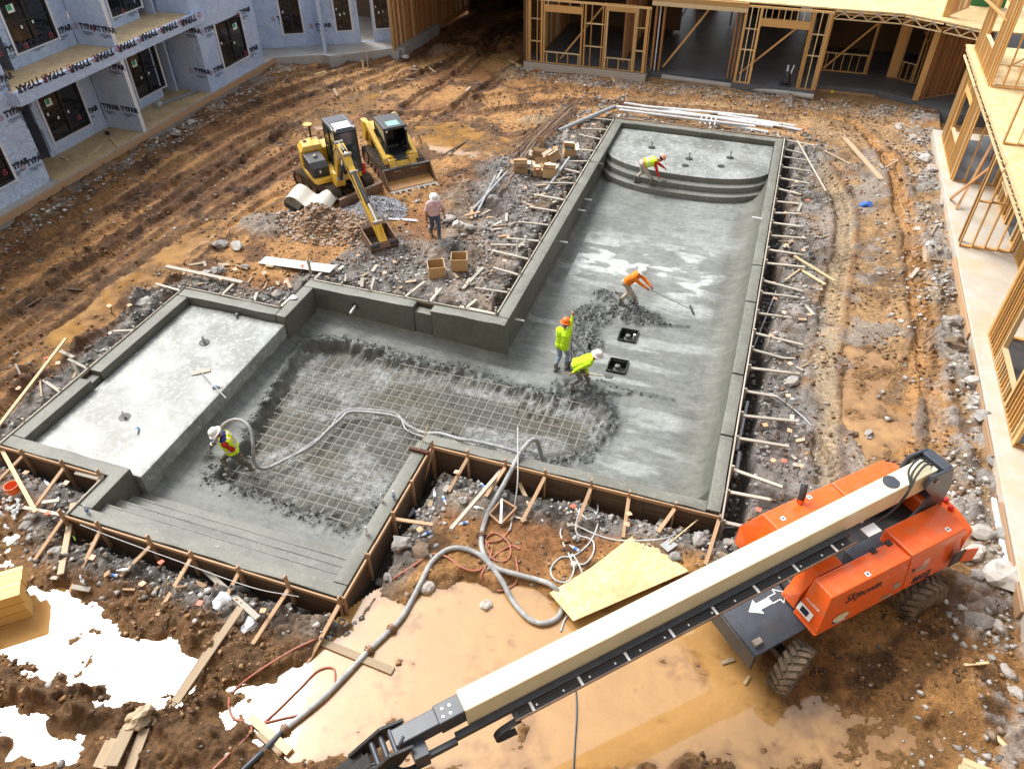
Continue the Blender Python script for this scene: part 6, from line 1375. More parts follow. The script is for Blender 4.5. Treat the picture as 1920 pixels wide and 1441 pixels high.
# ------------------------------------------------------------------ formwork
ORD = ['first', 'second', 'third', 'fourth', 'fifth', 'sixth', 'seventh', 'eighth', 'ninth', 'tenth', 'eleventh', 'twelfth', 'thirteenth', 'fourteenth', 'fifteenth', 'sixteenth', 'seventeenth', 'eighteenth', 'nineteenth', 'twentieth', 'twenty-first', 'twenty-second']
rnd = random.Random(11)
def ground_or(x, y, d=0): return gz(x, y)+d
def formwork(label, p, q, out, mat, braces=(), panel_d=.8, board_len=2.6, stake_h=.12, stake_step=1.2, brace_len=1.25, brace_mat=None, flat=False, top=.012, fill=True):
    """boards along p-q (top of the pour) with plywood below, stakes outside and braces to the ground; out = outward direction"""
    p, q, out = Vector((*p, 0)), Vector((*q, 0)), Vector((*out, 0)).normalized(); u = (q-p).normalized(); L = (q-p).length
    t = thing('formwork', label, 'formwork', (p+q)/2, world=True)
    n = max(1, round(L/board_len))
    for i in range(n):
        a, b = p+u*(L*i/n+.004), p+u*(L*(i+1)/n-.004); z = top-.045+rnd.uniform(-.008, .012); off = out*(.026+rnd.uniform(0, .006))
        board('form_board', a+off+Vector((0, 0, z)), b+off+Vector((0, 0, z)), .04, .1, mat, t)
        if fill: board('form_panel', a+out*.014+Vector((0, 0, z-.05-panel_d/2)), b+out*.014+Vector((0, 0, z-.05-panel_d/2)), .02, panel_d, M_FORMD, t)
    m = int(L/stake_step)
    for i in range(m+1):
        c = p+u*min(L-.05, max(.05, i*L/max(1, m)+rnd.uniform(-.16, .16)))+out*(.07+.0)
        g = max(gz(c.x+out.x*.5, c.y+out.y*.5)-.35, -1.2); h = stake_h*rnd.uniform(.4, 1.6)
        board('stake', c+Vector((0, 0, g)), c+out*rnd.uniform(-.01, .03)+Vector((0, 0, h)), .09, .04, brace_mat or mat, t, up=u)
        if braces == 'all' or i in braces:
            l_ = brace_len*rnd.uniform(.85, 1.15); l_ *= rnd.choice((.8, 1, 1, 1.15)); e = c+out*l_+u*rnd.uniform(-.28, .28); ez = gz(e.x, e.y)
            if flat: s_ = c+out*.05+Vector((0, 0, -.06+rnd.uniform(-.03, .02))); e.z = max(ez+.05, -.1) if ez < -.02 else ez+.05; e.z = min(e.z, .02)
            else: s_ = c+out*.04+Vector((0, 0, -.02)); e.z = ez+.03
            board('brace', s_, e, .09, .045, brace_mat or mat, t)
    return t
M_FORMD = wood('dark_form_ply', (.075, .043, .024), (.115, .066, .036), .75, .12, (.25, .23, .2), .3)
formwork('weathered brown formwork with leaning braces along the lower pool arm facing the puddles', (-14.3, 7.77), (-6.62, 7.77), (0, -1), M_FORM, 'all', .75, 2.6, .3, 1.1, 1.25)
formwork('brown formwork along the right side of the lower pool arm', (-6.71, 7.7), (-6.71, 12.7), (1, 0), M_FORM, (2,), .8, 1.7, .22, 1.15, 1.0, flat=True)
formwork('brown formwork with tall braces facing the boom lift', (-6.68, 12.76), (.92, 12.76), (0, -1), M_FORM, 'all', .95, 1.9, .2, 1.05, 1.15)
formwork('grey splashed formwork with level braces down the long right pool side', (.905, 12.6), (.905, 36.1), (1, 0), M_GREYW, 'all', .9, 3.0, .05, .98, 1.2, M_GREYW, True)
formwork('brown formwork at the near end of the wading basin', (-17.9, 9.14), (-14.3, 9.14), (0, -1), M_FORM, (0, 1, 2, 3), .7, 1.8, .2, 1.1, 1.2)
formwork('short formwork on the corner between basin and lower arm', (-14.235, 7.75), (-14.235, 9.08), (-1, 0), M_GREYW, (0, 1), .6, 1.3, .1, .7, 1.1, M_GREYW, True)
formwork('grey formwork along the outer left side of the wading basin', (-17.76, 17.0), (-17.76, 9.05), (-1, 0), M_GREYW, (0, 2, 4, 5, 7), .5, 2.0, .1, 1.1, .9, M_GREYW, True)
formwork('grey formwork behind the far end of the wading basin', (-17.7, 17.06), (-14.0, 17.06), (0, 1), M_GREYW, (1, 2, 3), .4, 1.8, .12, 1.0, .8, M_GREYW, True)
formwork('grey formwork behind the inner pool corner by the wooden crates', (-13.9, 18.87), (-7.05, 18.87), (0, 1), M_GREYW, (0, 2, 3, 4, 5, 6), .4, 1.7, .18, 1.1, .95, M_GREYW, True)
formwork('grey formwork up the long left pool side by the cardboard boxes', (-7.03, 18.95), (-7.03, 36.0), (-1, 0), M_GREYW, 'all', .5, 2.6, .22, 1.15, 1.15, M_GREYW, True)
formwork('low formwork behind the far end of the pool', (-7.0, 36.12), (.9, 36.12), (0, 1), M_FORM, (0, 4, 7), .25, 2.0, .05, 1.1, .5, M_GREYW, True)
# ------------------------------------------------------------------ capped rebar stakes
M_CAP = pm('orange_cap', (.86, .36, .17), (.80, .46, .30), 5, .55, .05, dirt=(.75, .62, .52), dirt_amt=.6, rand=.15); M_CAPR = pm('red_cap', (.78, .10, .05), (.7, .2, .12), 5, .55, .05)
M_ROD = pm('rusty_rod', (.06, .045, .035), (.12, .08, .05), 10, .8, .2)
cap_me = MB().b2((-.065, -.065, -.03), (.065, .065, -.012)); cap_me.lathe([(.02, -.10), (.026, -.03)], n=8)
tmp = cap_me.build('cap', M_CAP, bevel=.006, seg=1); cap_data = tmp.data; bpy.data.objects.remove(tmp)
cap_red = cap_data.copy(); cap_red.materials.clear(); cap_red.materials.append(M_CAPR)
def stakes(where, pts, key, h=.42):
    pts = sorted(pts, key=key)
    for i, (x, y) in enumerate(pts):
        p = on(x, y+18); 
        for _ in range(3):
            q = at(x, y, gz(p.x, p.y)+h); p = Vector((q.x, q.y, gz(q.x, q.y)))
        t = thing('rebar_stake', '%s capped rebar stake %s' % (ORD[i], where), 'rebar stake', p, rnd.uniform(0, 3), 'capped rebar stakes round the pool')
        MB().cyl((0, 0, -.15), (rnd.uniform(-.03, .03), rnd.uniform(-.03, .03), h-.01), .011, n=6).build('rod', M_ROD, t)
        o = bpy.data.objects.new('cap', cap_red if rnd.random() < .18 else cap_data); COL.objects.link(o); o.parent = t; o.location = (0, 0, h); o.rotation_euler = (rnd.uniform(-.2, .2), rnd.uniform(-.2, .2), rnd.uniform(0, 1.5))
ky = lambda p: p[1]; kx = lambda p: p[0]
stakes('down the right pool side counted from the far end', [(1482, 365), (1516, 374), (1494, 340), (1476, 458), (1507, 467), (1459, 495), (1460, 533), (1471, 584), (1518, 588), (1448, 623), (1482, 680), (1478, 740), (1435, 795), (1482, 804), (1450, 861), (1471, 862), (1502, 871), (1423, 954)], ky)
stakes('in front of the lower pool arm counted from the left', [(48, 884), (124, 905), (88, 960), (172, 1043), (301, 1051), (266, 1091), (374, 1129), (492, 1141), (558, 1104), (615, 1127)], kx)
stakes('in the muddy notch by the hoses counted from the left', [(811, 874), (856, 883), (914, 878), (746, 985), (787, 991), (1082, 908), (1075, 947), (1180, 961), (1176, 981), (1316, 971)], kx)
stakes('along the left side of the wading basin counted from the left', [(24, 710), (86, 670), (108, 679), (204, 572), (245, 577)], kx)
stakes('behind the inner pool corner counted from the left', [(376, 511), (414, 521), (440, 502), (496, 510), (535, 527), (567, 497), (671, 477), (721, 510), (740, 489), (946, 487)], kx)
stakes('up the long left pool side counted from the far end', [(1113, 232), (1074, 258), (1008, 318), (985, 351)], ky)
stakes('at the far right pool corner counted from the left', [(1468, 229), (1508, 240)], kx)
# ------------------------------------------------------------------ loose boards
M_MUDW = wood('muddy_board', (.34, .25, .155), (.46, .36, .24), .75, .2, (.20, .12, .06), .7)
def plank(label, a, b, w=.14, t=.04, mat=None, lift=0.0, lift2=None, name='plank'):
    p, q = on(*a), on(*b); m = (p+q)/2; zz = [gs(p.x+(q.x-p.x)*f, p.y+(q.y-p.y)*f) for f in (.1, .3, .5, .7, .9)]
    sl = (zz[-1]-zz[0])/.8; base = max(z-(zz[2]+sl*(f-.5)) for z, f in zip(zz, (.1, .3, .5, .7, .9)))*.6+zz[2]
    p.z = base-sl*.5+t/2+lift; q.z = base+sl*.5+t/2+(lift if lift2 is None else lift2)
    return tag(board(name, p, q, w, t, mat or M_MUDW), label, 'board')
plank('long wide muddy plank lying in the right wheel tracks', (1578, 250), (1652, 338), .24, .05)
plank('splintered weathered board near the far right pool corner', (1528, 274), (1596, 308), .1)
plank('short stick beside the long plank in the wheel tracks', (1652, 318), (1690, 293), .07)
plank('narrow batten leaning over the far right pool braces', (1490, 284), (1548, 360), .07, .04, M_GREYW, .2, .03)
plank('pale board lying askew beside the right wheel track', (1488, 485), (1562, 537), .11, .04, M_SPF, .08)
plank('second pale board under the askew one by the right wheel track', (1500, 506), (1546, 536), .1, .04, M_SPF)
plank('thin pale stick pointing at the askew boards', (1470, 533), (1506, 506), .05, .03, M_SPF, .05)
plank('grey plank behind the far end of the wading basin', (318, 518), (458, 541), .15, .045, M_GREYW, .2)
plank('wide grey plywood strip behind the inner pool corner', (492, 490), (626, 512), .5, .02, pm('grey_ply', (.44, .44, .41), (.52, .52, .49), 4, .7, .1), .08, .12)
plank('long batten leaning out over the left side of the wading basin', (131, 649), (2, 826), .09, .045, M_SPF, .3, .25)
plank('pale upright-leaning stud by the orange bucket', (26, 878), (83, 984), .1, .045, M_SPF, .45, .05)
plank('long splashed board crossing the formwork braces by the lower arm', (338, 1034), (487, 1166), .13, .045, M_GREYW, .35, .08)
plank('left of two long muddy planks spanning the pale puddle', (414, 1190), (322, 1322), .14, .05, M_MUDW, .05)
plank('right of two long muddy planks spanning the pale puddle', (456, 1148), (335, 1326), .17, .05, M_MUDW, .06)
plank('muddy board laid under the coupled grey hose', (598, 1202), (737, 1259), .17, .05, M_MUDW)
plank('upper board under the black end of the hose', (470, 1346), (545, 1412), .17, .05, M_SPF, .05)
plank('lower board under the black end of the hose', (486, 1375), (530, 1415), .13, .05, M_MUDW)
plank('splashed board propped against the formwork near the boom lift', (1257, 955), (1216, 1010), .13, .045, M_GREYW, .3, .05)
plank('pale stud leaning across the formwork by the hoses', (953, 873), (1010, 980), .1, .045, M_SPF, .5, .03)
plank('long weathered pole lying down from the hoses to the puddle', (951, 893), (848, 1026), .09, .08, M_GREYW, .4, .03)
plank('loose board lying at the left front corner of the lower arm', (84, 950), (140, 985), .1, .045, M_GREYW, .15)
plank('weathered board sloping down beside the green twine', (160, 981), (118, 1083), .14, .045, M_MUDW, .3, .02)
plank('thin white strip lying beside the person in pink', (728, 410), (784, 413), .14, .03, M_TAPE)
plank('grey splashed board near the open crates', (868, 545), (906, 505), .12, .045, M_GREYW)
plank('second grey board near the crates by the long left wall', (920, 468), (985, 484), .1, .05, M_GREYW, .1)
plank('dark twisted stick by the wheel tracks behind the loader', (830, 292), (880, 262), .06, .05, M_ROD)
plank('board lying in the mud before the framed back building', (955, 112), (990, 134), .2, .06, M_SPF)
plank('small board scrap at the framed back building slab', (1145, 143), (1152, 155), .12, .04, M_SPF)
plank('thin stick lying on the left muddy track', (45, 568), (78, 560), .06, .04, M_ROD)
plank('dark wet stick on the left muddy track', (118, 543), (156, 545), .06, .04, M_ROD)
plank('small wood offcut in the puddle under the boom', (1353, 1243), (1376, 1236), .08, .04, M_MUDW); plank('pale wood offcut in the puddle by the front tyre', (1395, 1283), (1404, 1268), .06, .04, M_SPF)
plank('rusty pipe-like stick at the wrapped corner wing', (628, 88), (682, 107), .08, .07, M_RUST); plank('short surveyor stake lying by the muddy tracks', (580, 140), (610, 134), .07, .06, M_SPF)
plank('pale lath by the concrete rubble at lower right', (1862, 935), (1884, 1055), .1, .09, M_TAPE, name='pipe_length') ; plank('muddy scrap board by the lower right rubble', (1806, 1248), (1860, 1238), .05, .04, M_SPF); plank('wood scrap by the lumber bundle at lower right', (1862, 1375), (1888, 1398), .09, .04, M_SPF)
plank('yellow plastic wedge by the right slab', (1848, 755), (1862, 775), .1, .03, pm('yellow_plastic', (.8, .62, .03), None, 4, .5, .02), .04)
plank('short concrete-coloured board stub by the right slab', (1826, 634), (1849, 636), .18, .05, M_GREYW, .05)
def scraps(where, n, box, mats, seed, key=kx):
    r_ = random.Random(seed); L_ = []
    for _ in range(n): L_.append((r_.uniform(box[0], box[2]), r_.uniform(box[1], box[3])))
    for i, (x, y) in enumerate(sorted(L_, key=key)):
        a = r_.uniform(0, PI); l_ = r_.uniform(9, 34); plank('%s scrap board %s' % (ORD[i], where), (x-math.cos(a)*l_/2, y-math.sin(a)*l_*.3), (x+math.cos(a)*l_/2, y+math.sin(a)*l_*.3), r_.choice((.05, .09, .12)), .04, r_.choice(mats), r_.uniform(0, .06), name='scrap_board')
scraps('from the left in the rubble behind the inner pool corner', 20, (610, 505, 930, 560), (M_GREYW, M_GREYW, M_MUDW), 1)
scraps('from the left in the rubble west of the long pool wall', 16, (880, 400, 1000, 480), (M_GREYW, M_GREYW, M_FORM), 2)
scraps('from the top beside the upper left pool wall', 10, (990, 335, 1085, 400), (M_GREYW, M_MUDW), 3, ky)
scraps('from the left in the rubble behind the wading basin', 14, (330, 490, 560, 545), (M_GREYW, M_MUDW, M_MUDW), 4)
scraps('from the left along the outer basin side', 10, (30, 640, 240, 760), (M_GREYW, M_MUDW), 5)
scraps('from the left in the mud below the lower pool arm', 14, (110, 1020, 600, 1130), (M_MUDW, M_GREYW, M_FORM), 6)
scraps('from the left in the hose notch', 10, (780, 900, 1240, 990), (M_MUDW, M_GREYW), 7)
scraps('from the top in the rubble right of the pool', 18, (1470, 330, 1545, 880), (M_GREYW, M_GREYW, M_MUDW), 8, ky)
scraps('from the top along the right slab edge', 14, (1700, 230, 1790, 560), (M_GREYW, M_MUDW, M_MUDW), 9, ky)
scraps('from the left on the muddy yard behind the machines', 8, (520, 120, 960, 180), (M_MUDW, M_MUDW), 10)
# OSB sheet by the boom lift
P = [on(*c) for c in ((1186, 1003), (1222, 1013), (1290, 1076), (1074, 1174), (1030, 1120), (1108, 1066))]; z = max(p.z for p in P)*.5+sum(p.z for p in P)/12; z = max(z, -.38)
b = MB(); b.add([(p.x, p.y, z+.0) for p in P]+[(p.x, p.y, z+.018) for p in P], [tuple(range(6)), tuple(range(11, 5, -1))]+[(i, i+6, (i+1) % 6+6, (i+1) % 6) for i in range(6)])
tag(b.build('osb_sheet', M_OSBN), 'yellow oriented-strand board sheet lying between hoses and boom', 'osb sheet')
# small open frame among the hoses
t = thing('wood_frame', 'small open wooden square frame lying among the hoses', 'wooden frame', on(942, 965), world=True); Q = [on(*c) for c in ((941, 943), (968, 958), (939, 987), (918, 968))]; zc = max(q.z for q in Q)+.06
for i in range(4): a, b_ = Vector((*Q[i][:2], zc)), Vector((*Q[(i+1) % 4][:2], zc)); board('side', a, b_, .04, .12, M_FORM, t)
board('cross_piece', Vector((*Q[0][:2], zc+.07)), Vector((*Q[2][:2], zc+.07)), .06, .02, M_TAPE, t)
# ------------------------------------------------------------------ crates, boxes, buckets
def crate(label, px, py, s, rz):
    p = on(px, py); t = thing('plywood_crate', label, 'crate', p+Vector((0, 0, -.02)), rz, 'open plywood crates')
    for sx, sy, wx, wy, nm in ((-s/2, 0, .02, s, 'side_panel'), (s/2, 0, .02, s, 'side_panel'), (0, -s/2, s-.021, .02, 'side_panel'), (0, s/2, s-.021, .02, 'side_panel')): MB().box((sx, sy, s*.42), (wx, wy, s*.84)).build(nm, M_CRT if sx else M_CRI, t)
    MB().box((0, 0, .02), (s-.03, s-.03, .02)).build('bottom', M_CRI, t); MB().box((s*.42, s*.42, s*.45), (.06, .06, s*.9)).build('corner_block', M_CRI, t)
M_CRI = wood('crate_ply', (.42, .25, .10), (.52, .33, .15)); M_CRT = wood('dusty_crate_ply', (.40, .33, .24), (.48, .41, .31))
crate('left open plywood crate standing on the rubble near the person in pink', 819, 515, .58, .5); crate('right open plywood crate standing on the rubble near the person in pink', 862, 500, .56, .35)
M_CARD = pm('cardboard', (.45, .28, .14), (.52, .34, .18), 3, .85, .1, .01, rand=.2); M_CARDI = pm('cardboard_light', (.62, .50, .36), (.7, .6, .47), 3, .85, .1)
def carton(label, px, py, w, d, h, rz, tilt=0, flaps=True, inside=None, printed=False):
    p = on(px, py); t = thing('cardboard_box', label, 'box', p+Vector((0, 0, -.01)), rz, 'cardboard boxes by the pool'); t.rotation_euler = (tilt, tilt*.6, rz)
    for sx, sy, wx, wy in ((-w/2, 0, .008, d), (w/2, 0, .008, d), (0, -d/2, w-.009, .008), (0, d/2, w-.009, .008)): MB().box((sx, sy, h/2), (wx, wy, h)).build('side', M_CARD, t)
    MB().box((0, 0, .006), (w-.02, d-.02, .008)).build('bottom', M_CARDI, t)
    if inside: MB().box((0, 0, h*.55), (w*.8, d*.8, .03)).build('packing', inside, t)
    if flaps:
        for s, ax in ((-1, 'x'), (1, 'x'), (-1, 'y'), (1, 'y')):
            a = rnd.uniform(.5, 1.7); c = Vector((s*w/2, 0, h)) if ax == 'x' else Vector((0, s*d/2, h)); L_ = .16; dr = Vector((s*math.sin(a), 0, math.cos(a))) if ax == 'x' else Vector((0, s*math.sin(a), math.cos(a)))
            b = MB().bar(c, c+dr*L_, d*.94 if ax == 'x' else w*.94, .006, up=Vector((0, 0, 1)).cross(dr) if False else dr.cross(Vector((0, 1, 0)) if ax == 'x' else Vector((1, 0, 0)))); b.build('flap', M_CARDI if rnd.random() < .5 else M_CARD, t)
    if printed: plate(t, (0, -d/2-.005, h*.68), (1, 0, 0), (0, 0, 1), w*.55, .03, M_INK, 'printing'); plate(t, (0, -d/2-.005, h*.56), (1, 0, 0), (0, 0, 1), w*.3, .015, M_INK, 'printing')
carton('upright printed cardboard box at the left of the box heap', 976, 324, .6, .42, .5, .35, 0, printed=True); carton('tall narrow cardboard box standing at the back of the heap', 1013, 275, .36, .36, .42, .3, 0, False, M_TAPE)
carton('open cardboard box with teal lining by the long left wall', 1065, 290, .5, .5, .45, .4, .25, inside=pm('teal_lining', (.03, .14, .14), None, 4, .6)); carton('wide cardboard box tipped in the middle of the heap', 1011, 300, .7, .45, .3, .2, .2)
carton('cardboard box tipped on its edge at the top of the heap', 1040, 302, .55, .5, .42, .9, -.5); carton('square cardboard box in front of the heap', 1030, 330, .55, .4, .42, .15, 0, inside=M_TAPE); carton('small cardboard box full of fittings at the front of the heap', 1008, 327, .36, .36, .26, .3, 0, inside=M_PVC); carton('flattened cardboard box low in the heap', 1016, 312, .6, .5, .12, .5, .15)
def bucket(label, px, py, mat, band, r=.15, h=.36, dz=0, loc=None):
    p = loc or on(px, py); t = thing('bucket', label, 'bucket', p); MB().lathe([(r*.82, 0), (r*.9, h*.45), (r, h), (r+.012, h), (r+.012, h-.02), (r-.01, h-.02), (r*.8, .03)], n=20).build('pail', mat, t, smooth=True)
    MB().lathe([(r+.001, h-.1), (r+.014, h-.1), (r+.014, h-.06), (r+.001, h-.06)], n=20, closed=True).build('rim_band', band, t); MB().tube(spline([(r+.01, 0, h-.06), (r+.04, .1, h-.22), (r-.05, .14, h-.26), (-r*.4, r+.03, h-.2), (-r-.01, 0, h-.06)], 5), .005, 5).build('bail_handle', M_ROD, t); return t
M_BUCK = pm('orange_bucket', (.80, .15, .03), None, 4, .4, .02); k = NB('bucket_two_tone'); tc = k.n('ShaderNodeTexCoord'); sp_ = k.n('ShaderNodeSeparateXYZ'); k.l(tc.outputs['Object'], sp_.inputs[0]); k.set(**{'Base Color': k.mix(k.ramp(sp_.outputs[2], .14, .16), (.66, .60, .55), (.82, .16, .03)), 'Roughness': .4}); M_BUCK2 = k.m
bucket('orange and white plastic bucket beside the lumber stack', 32, 928, M_BUCK2, M_BUCK, .16, .38)
lp = Matrix.Translation(ex_l) @ Matrix.Rotation(H1, 4, 'Z') @ Vector((1.1, .82, .70)); bucket('red plastic pail standing on the excavator track', 0, 0, M_REDP, M_REDP, .12, .34, loc=lp)
lp = Matrix.Translation(ex_l) @ Matrix.Rotation(H1, 4, 'Z') @ Vector((.82, .86, .70)); bucket('second red pail behind the first on the excavator track', 0, 0, M_REDP, M_REDP, .11, .3, loc=lp)
# rolled sheet by the excavator
roll = [(.75*x, .75*z) for x, z in ((-.62, .1), (-.95, .03), (-1.3, .25), (-1.32, .6), (-.98, .84), (-.58, .7), (-.25, .4), (0, .32), (.25, .5), (.55, .64), (.85, .52), (1.08, .2))]
rs = [(p.x, p.z) for p in spline([(x, 0, z) for x, z in roll], 4)]
b = MB(); b.prism(rs+[(x, z-.02) for x, z in reversed(rs)], -.55, .55); p = on(590, 388)
t = b.build('rolled_sheet', pm('cream_sheet', (.66, .64, .56), (.74, .72, .64), 3, .5, .03)); t.location = p+Vector((0, 0, .05)); t.rotation_euler = (0, 0, math.radians(8)); sm(t.data, 40); tag(t, 'curled cream plastic sheet lying beside the excavator track', 'plastic sheet')
# backpack in the framed building
p = at(1472, 160, SZ); t = thing('backpack', 'black backpack with two white rolls leaning in the framed back building', 'backpack', p, world=True)
b = MB(); capsule(b, p+Vector((0, 0, .2)), p+Vector((.02, .02, .55)), .22, .15, 12); o = b.build('bag', M_HOSE, t, smooth=True); MB().cyl(p+Vector((-.02, .05, .45)), p+Vector((-.05, .1, .98)), .05).build('paper_roll', M_TAPE, t, smooth=True); MB().cyl(p+Vector((.12, .05, .45)), p+Vector((.24, .1, 1.0)), .04).build('paper_roll', M_TAPE, t, smooth=True); MB().box(p+Vector((.0, -.05, .03)), (.6, .3, .06)).build('base_flap', M_HOSE, t, bevel=.02)
p = at(1608, 128, SZ-.05); b = MB()
for r, y in ((.42, 0), (.36, .04), (.4, -.04)): b.tube([p+Vector((math.cos(a)*r, y, .5+math.sin(a)*r*1.05)) for a in np.linspace(0, 2*PI, 26)], .02, 6, False)
tag(b.build('hose_coil', M_HOSE, smooth=True), 'black hose coil hung on the low wall of the framed building', 'hose coil')
p = on(718, 93); b = MB(); capsule(b, p+Vector((0, 0, .1)), p+Vector((.25, .1, .2)), .2, .28, 9); capsule(b, p+Vector((-.15, -.1, .05)), p, .12, .15, 8); o = b.build('rubbish_bag', M_HOSE); 
for v in o.data.vertices: v.co += Vector((rnd.uniform(-1, 1), rnd.uniform(-1, 1), rnd.uniform(-1, 1)))*.035
tag(o, 'black rubbish bag by the plank wall of the drive-through', 'bag')
# ------------------------------------------------------------------ pipes
def pipe(label, a, b, r=.05, mat=None, za=0.0, zb=0.0, group=None, name='pipe'):
    p, q = on(*a), on(*b); p.z += r+za; q.z += r+zb; d = (q-p).normalized(); bb = MB(); L = (q-p).length; n = 12
    u = d.orthogonal().normalized(); v = d.cross(u); ring = lambda c, rr: [c+(u*math.cos(2*PI*k/n)+v*math.sin(2*PI*k/n))*rr for k in range(n)]
    vs = ring(p, r)+ring(q, r)+ring(p, r*.82)+ring(q, r*.82); fs = []
    for k in range(n): j = (k+1) % n; fs += [(k, j, n+j, n+k), (2*n+k, 3*n+k, 3*n+j, 2*n+j), (k, 2*n+k, 2*n+j, j), (n+k, n+j, 3*n+j, 3*n+k)]
    bb.add(vs, fs); return tag(bb.build(name, mat or M_PVC, smooth=True), label, 'pipe', group)
pipe('thick grey pipe sloping down at the far left pool corner', (1047, 250), (1152, 208), .1, M_GPVC, .02, .12)
pipe('grey pipe leaning on the braces by the cardboard boxes', (1067, 312), (1023, 361), .06, M_GPVC, .35, .02)
pipe('upper of three crossed grey pipes left of the boxes', (887, 396), (952, 342), .05, M_GPVC, .02, .45); pipe('middle of three crossed grey pipes left of the boxes', (890, 411), (930, 344), .045, M_GPVC, .02, .3); pipe('short third crossed pipe left of the boxes', (906, 380), (942, 330), .035, M_PVC, .05, .25)
pile = [((1156, 203), (1330, 224)), ((1160, 210), (1415, 243)), ((1203, 203), (1345, 217)), ((1240, 208), (1448, 242)), ((1290, 217), (1458, 239)), ((1345, 218), (1488, 242)), ((1300, 229), (1440, 250)), ((1195, 214), (1295, 229)), ((1330, 213), (1420, 224)), ((1230, 220), (1400, 242)), ((1390, 229), (1500, 246)), ((1170, 199), (1260, 209))]
for i, (a, b) in enumerate(sorted(pile)): pipe('%s white pipe from the left in the pile behind the far pool end' % ORD[i], a, b, .055 if i % 3 else .07, M_PVC, .05*(i % 3), .05*((i+1) % 3), 'white pipes behind the pool')
for i in range(4): pipe('short white pipe piece laid across the pipe pile, %s from left' % ORD[i], (1311+9*i, 240+i), (1315+9*i, 226+i), .035, M_PVC, .16, .16, 'short white pipes')
def post(label, a, h, r=.035, mat=None, tilt=(0, 0), cap=False):
    p = on(*a); t = thing('standpipe', label, 'pipe', p-Vector((0, 0, .1))); MB().cyl((0, 0, 0), (tilt[0], tilt[1], h+.1), r, n=10).build('pipe', mat or M_PVC, t, smooth=True); MB().cyl((tilt[0], tilt[1], h), (tilt[0], tilt[1], h+.1), r*1.35, n=10).build('coupling', mat or M_PVC, t, smooth=True)
post('slim white standpipe left of the long wall near the crates', (913, 486), .75); post('second slim white standpipe right of the first near the long wall', (970, 482), .7); post('grey standpipe among the braces behind the inner corner', (760, 553), .65, .05, M_GPVC); post('white standpipe poking up in the long left braces', (1098, 300), .3); post('leaning white pipe by the wooden braces of the long left wall', (992, 470), .5, .03, None, (-.2, .15))
post('white standpipe inside the formwork notch by the hoses', (912, 872), .55, .05); post('short wooden survey post with orange top near the wrapped corner wing', (682, 133), .55, .06, M_SPF); post('thin stake standing beside the survey post', (690, 124), .75, .04, M_GREYW); post('upright white standpipe in the right trench', (1435, 585), .4, .045, M_GPVC)
pipe('long slim pole lying over the braces in the right trench', (1459, 540), (1408, 668), .018, M_TAPE, .25, .25); pipe('blackened pipe along the bottom of the right trench', (1400, 760), (1380, 850), .05, M_PVC, .1, .1); pipe('white pipe in the near end of the right trench', (1383, 860), (1376, 905), .06, M_PVC, .2, .2); pipe('muddy blue pipe under the lower arm formwork', (437, 1108), (472, 1113), .06, M_GPVC, .1, .1)
post('steel post standing behind the grey plywood strip', (585, 522), .75, .05, M_GREYW)
M_RBAR = pm('loose_rebar', (.34, .24, .16), (.22, .14, .09), 8, .7, .1)
# loose rebar bundle
RBN = 24
for i in range(RBN):
    f = i/(RBN-1); a = (965-25*f+rnd.uniform(-14, 10), 268+100*f+rnd.uniform(-6, 6)); b = (1072+rnd.uniform(-25, 16), 204+rnd.uniform(-6, 12)); p, q = on(*a, .03), on(*b, .05+.002*i)
    tag(MB().tube(spline([p, (p+q)/2+Vector((rnd.uniform(-.1, .1), rnd.uniform(-.1, .1), .06+.01*i)), q], 4), .019, 5).build('rebar', M_RBAR if i % 2 else M_RUST), 'long rusty rebar in the loose fan beside the cardboard boxes', 'rebar', 'loose fan of rebar')
# ------------------------------------------------------------------ hoses
M_GHOSE = pm('cement_grey_hose', (.24, .245, .245), (.36, .365, .36), 5, .65, .15, .006, 'World', dirt=(.46, .45, .42), dirt_amt=.6); M_LHOSE = pm('pale_hose', (.42, .43, .42), (.5, .5, .49), 5, .6, .1, .005, 'World'); M_RHOSE = pm('red_air_hose', (.42, .13, .085), (.34, .12, .08), 5, .55, .1, .004, 'World', dirt=(.3, .2, .13), dirt_amt=.5); M_BHOSE = pm('blue_black_hose', (.03, .038, .05), None, 5, .4, .05)
def hose_pts(px, r):
    out = []
    for c in px:
        if isinstance(c, Vector): out.append(c)
        elif len(c) == 2: out.append(on(c[0], c[1], r))
        else: out.append(at(c[0], c[1], c[2]))
    return out
def hose(label, px, r, mat, couplings=(), n=7, name='hose'):
    P = spline(hose_pts(px, r), n); t = thing(name, label, 'hose', P[0], world=True); MB().tube(P, r, 10).build('line', mat, t, smooth=True)
    for c in couplings:
        q = on(*c, r) if len(c) == 2 else at(*c); i = min(range(1, len(P)-1), key=lambda k: (P[k]-q).length); d = (P[i+1]-P[i-1]).normalized(); MB().cyl(P[i]-d*.07, P[i]+d*.07, r*1.5, n=12).cyl(P[i]-d*.02, P[i]+d*.02, r*1.9, n=12).build('coupling', M_RUST if r > .03 else M_CHROME, t, smooth=True)
    return t
hose('thick grey concrete hose looping from the pool edge down to the puddle', [(1018, 866, -1.25), (1012, 842, -.6), (1006, 826, .0), (995, 826, .18), (975, 850, .12), (949, 900, -.1), (917, 960), (903, 1006), (907, 1040), (928, 1066), (975, 1081), (1010, 1090), (1036, 1101), (1054, 1126), (1048, 1157), (1020, 1171), (991, 1162), (962, 1130), (940, 1090), (905, 1047), (870, 1031), (839, 1033), (810, 1056), (792, 1090), (774, 1125), (756, 1157), (735, 1181), (693, 1221), (662, 1254), (610, 1308), (558, 1351), (532, 1372)], .062, M_GHOSE, ((735, 1180), (693, 1220), (903, 1006), (532, 1371)))
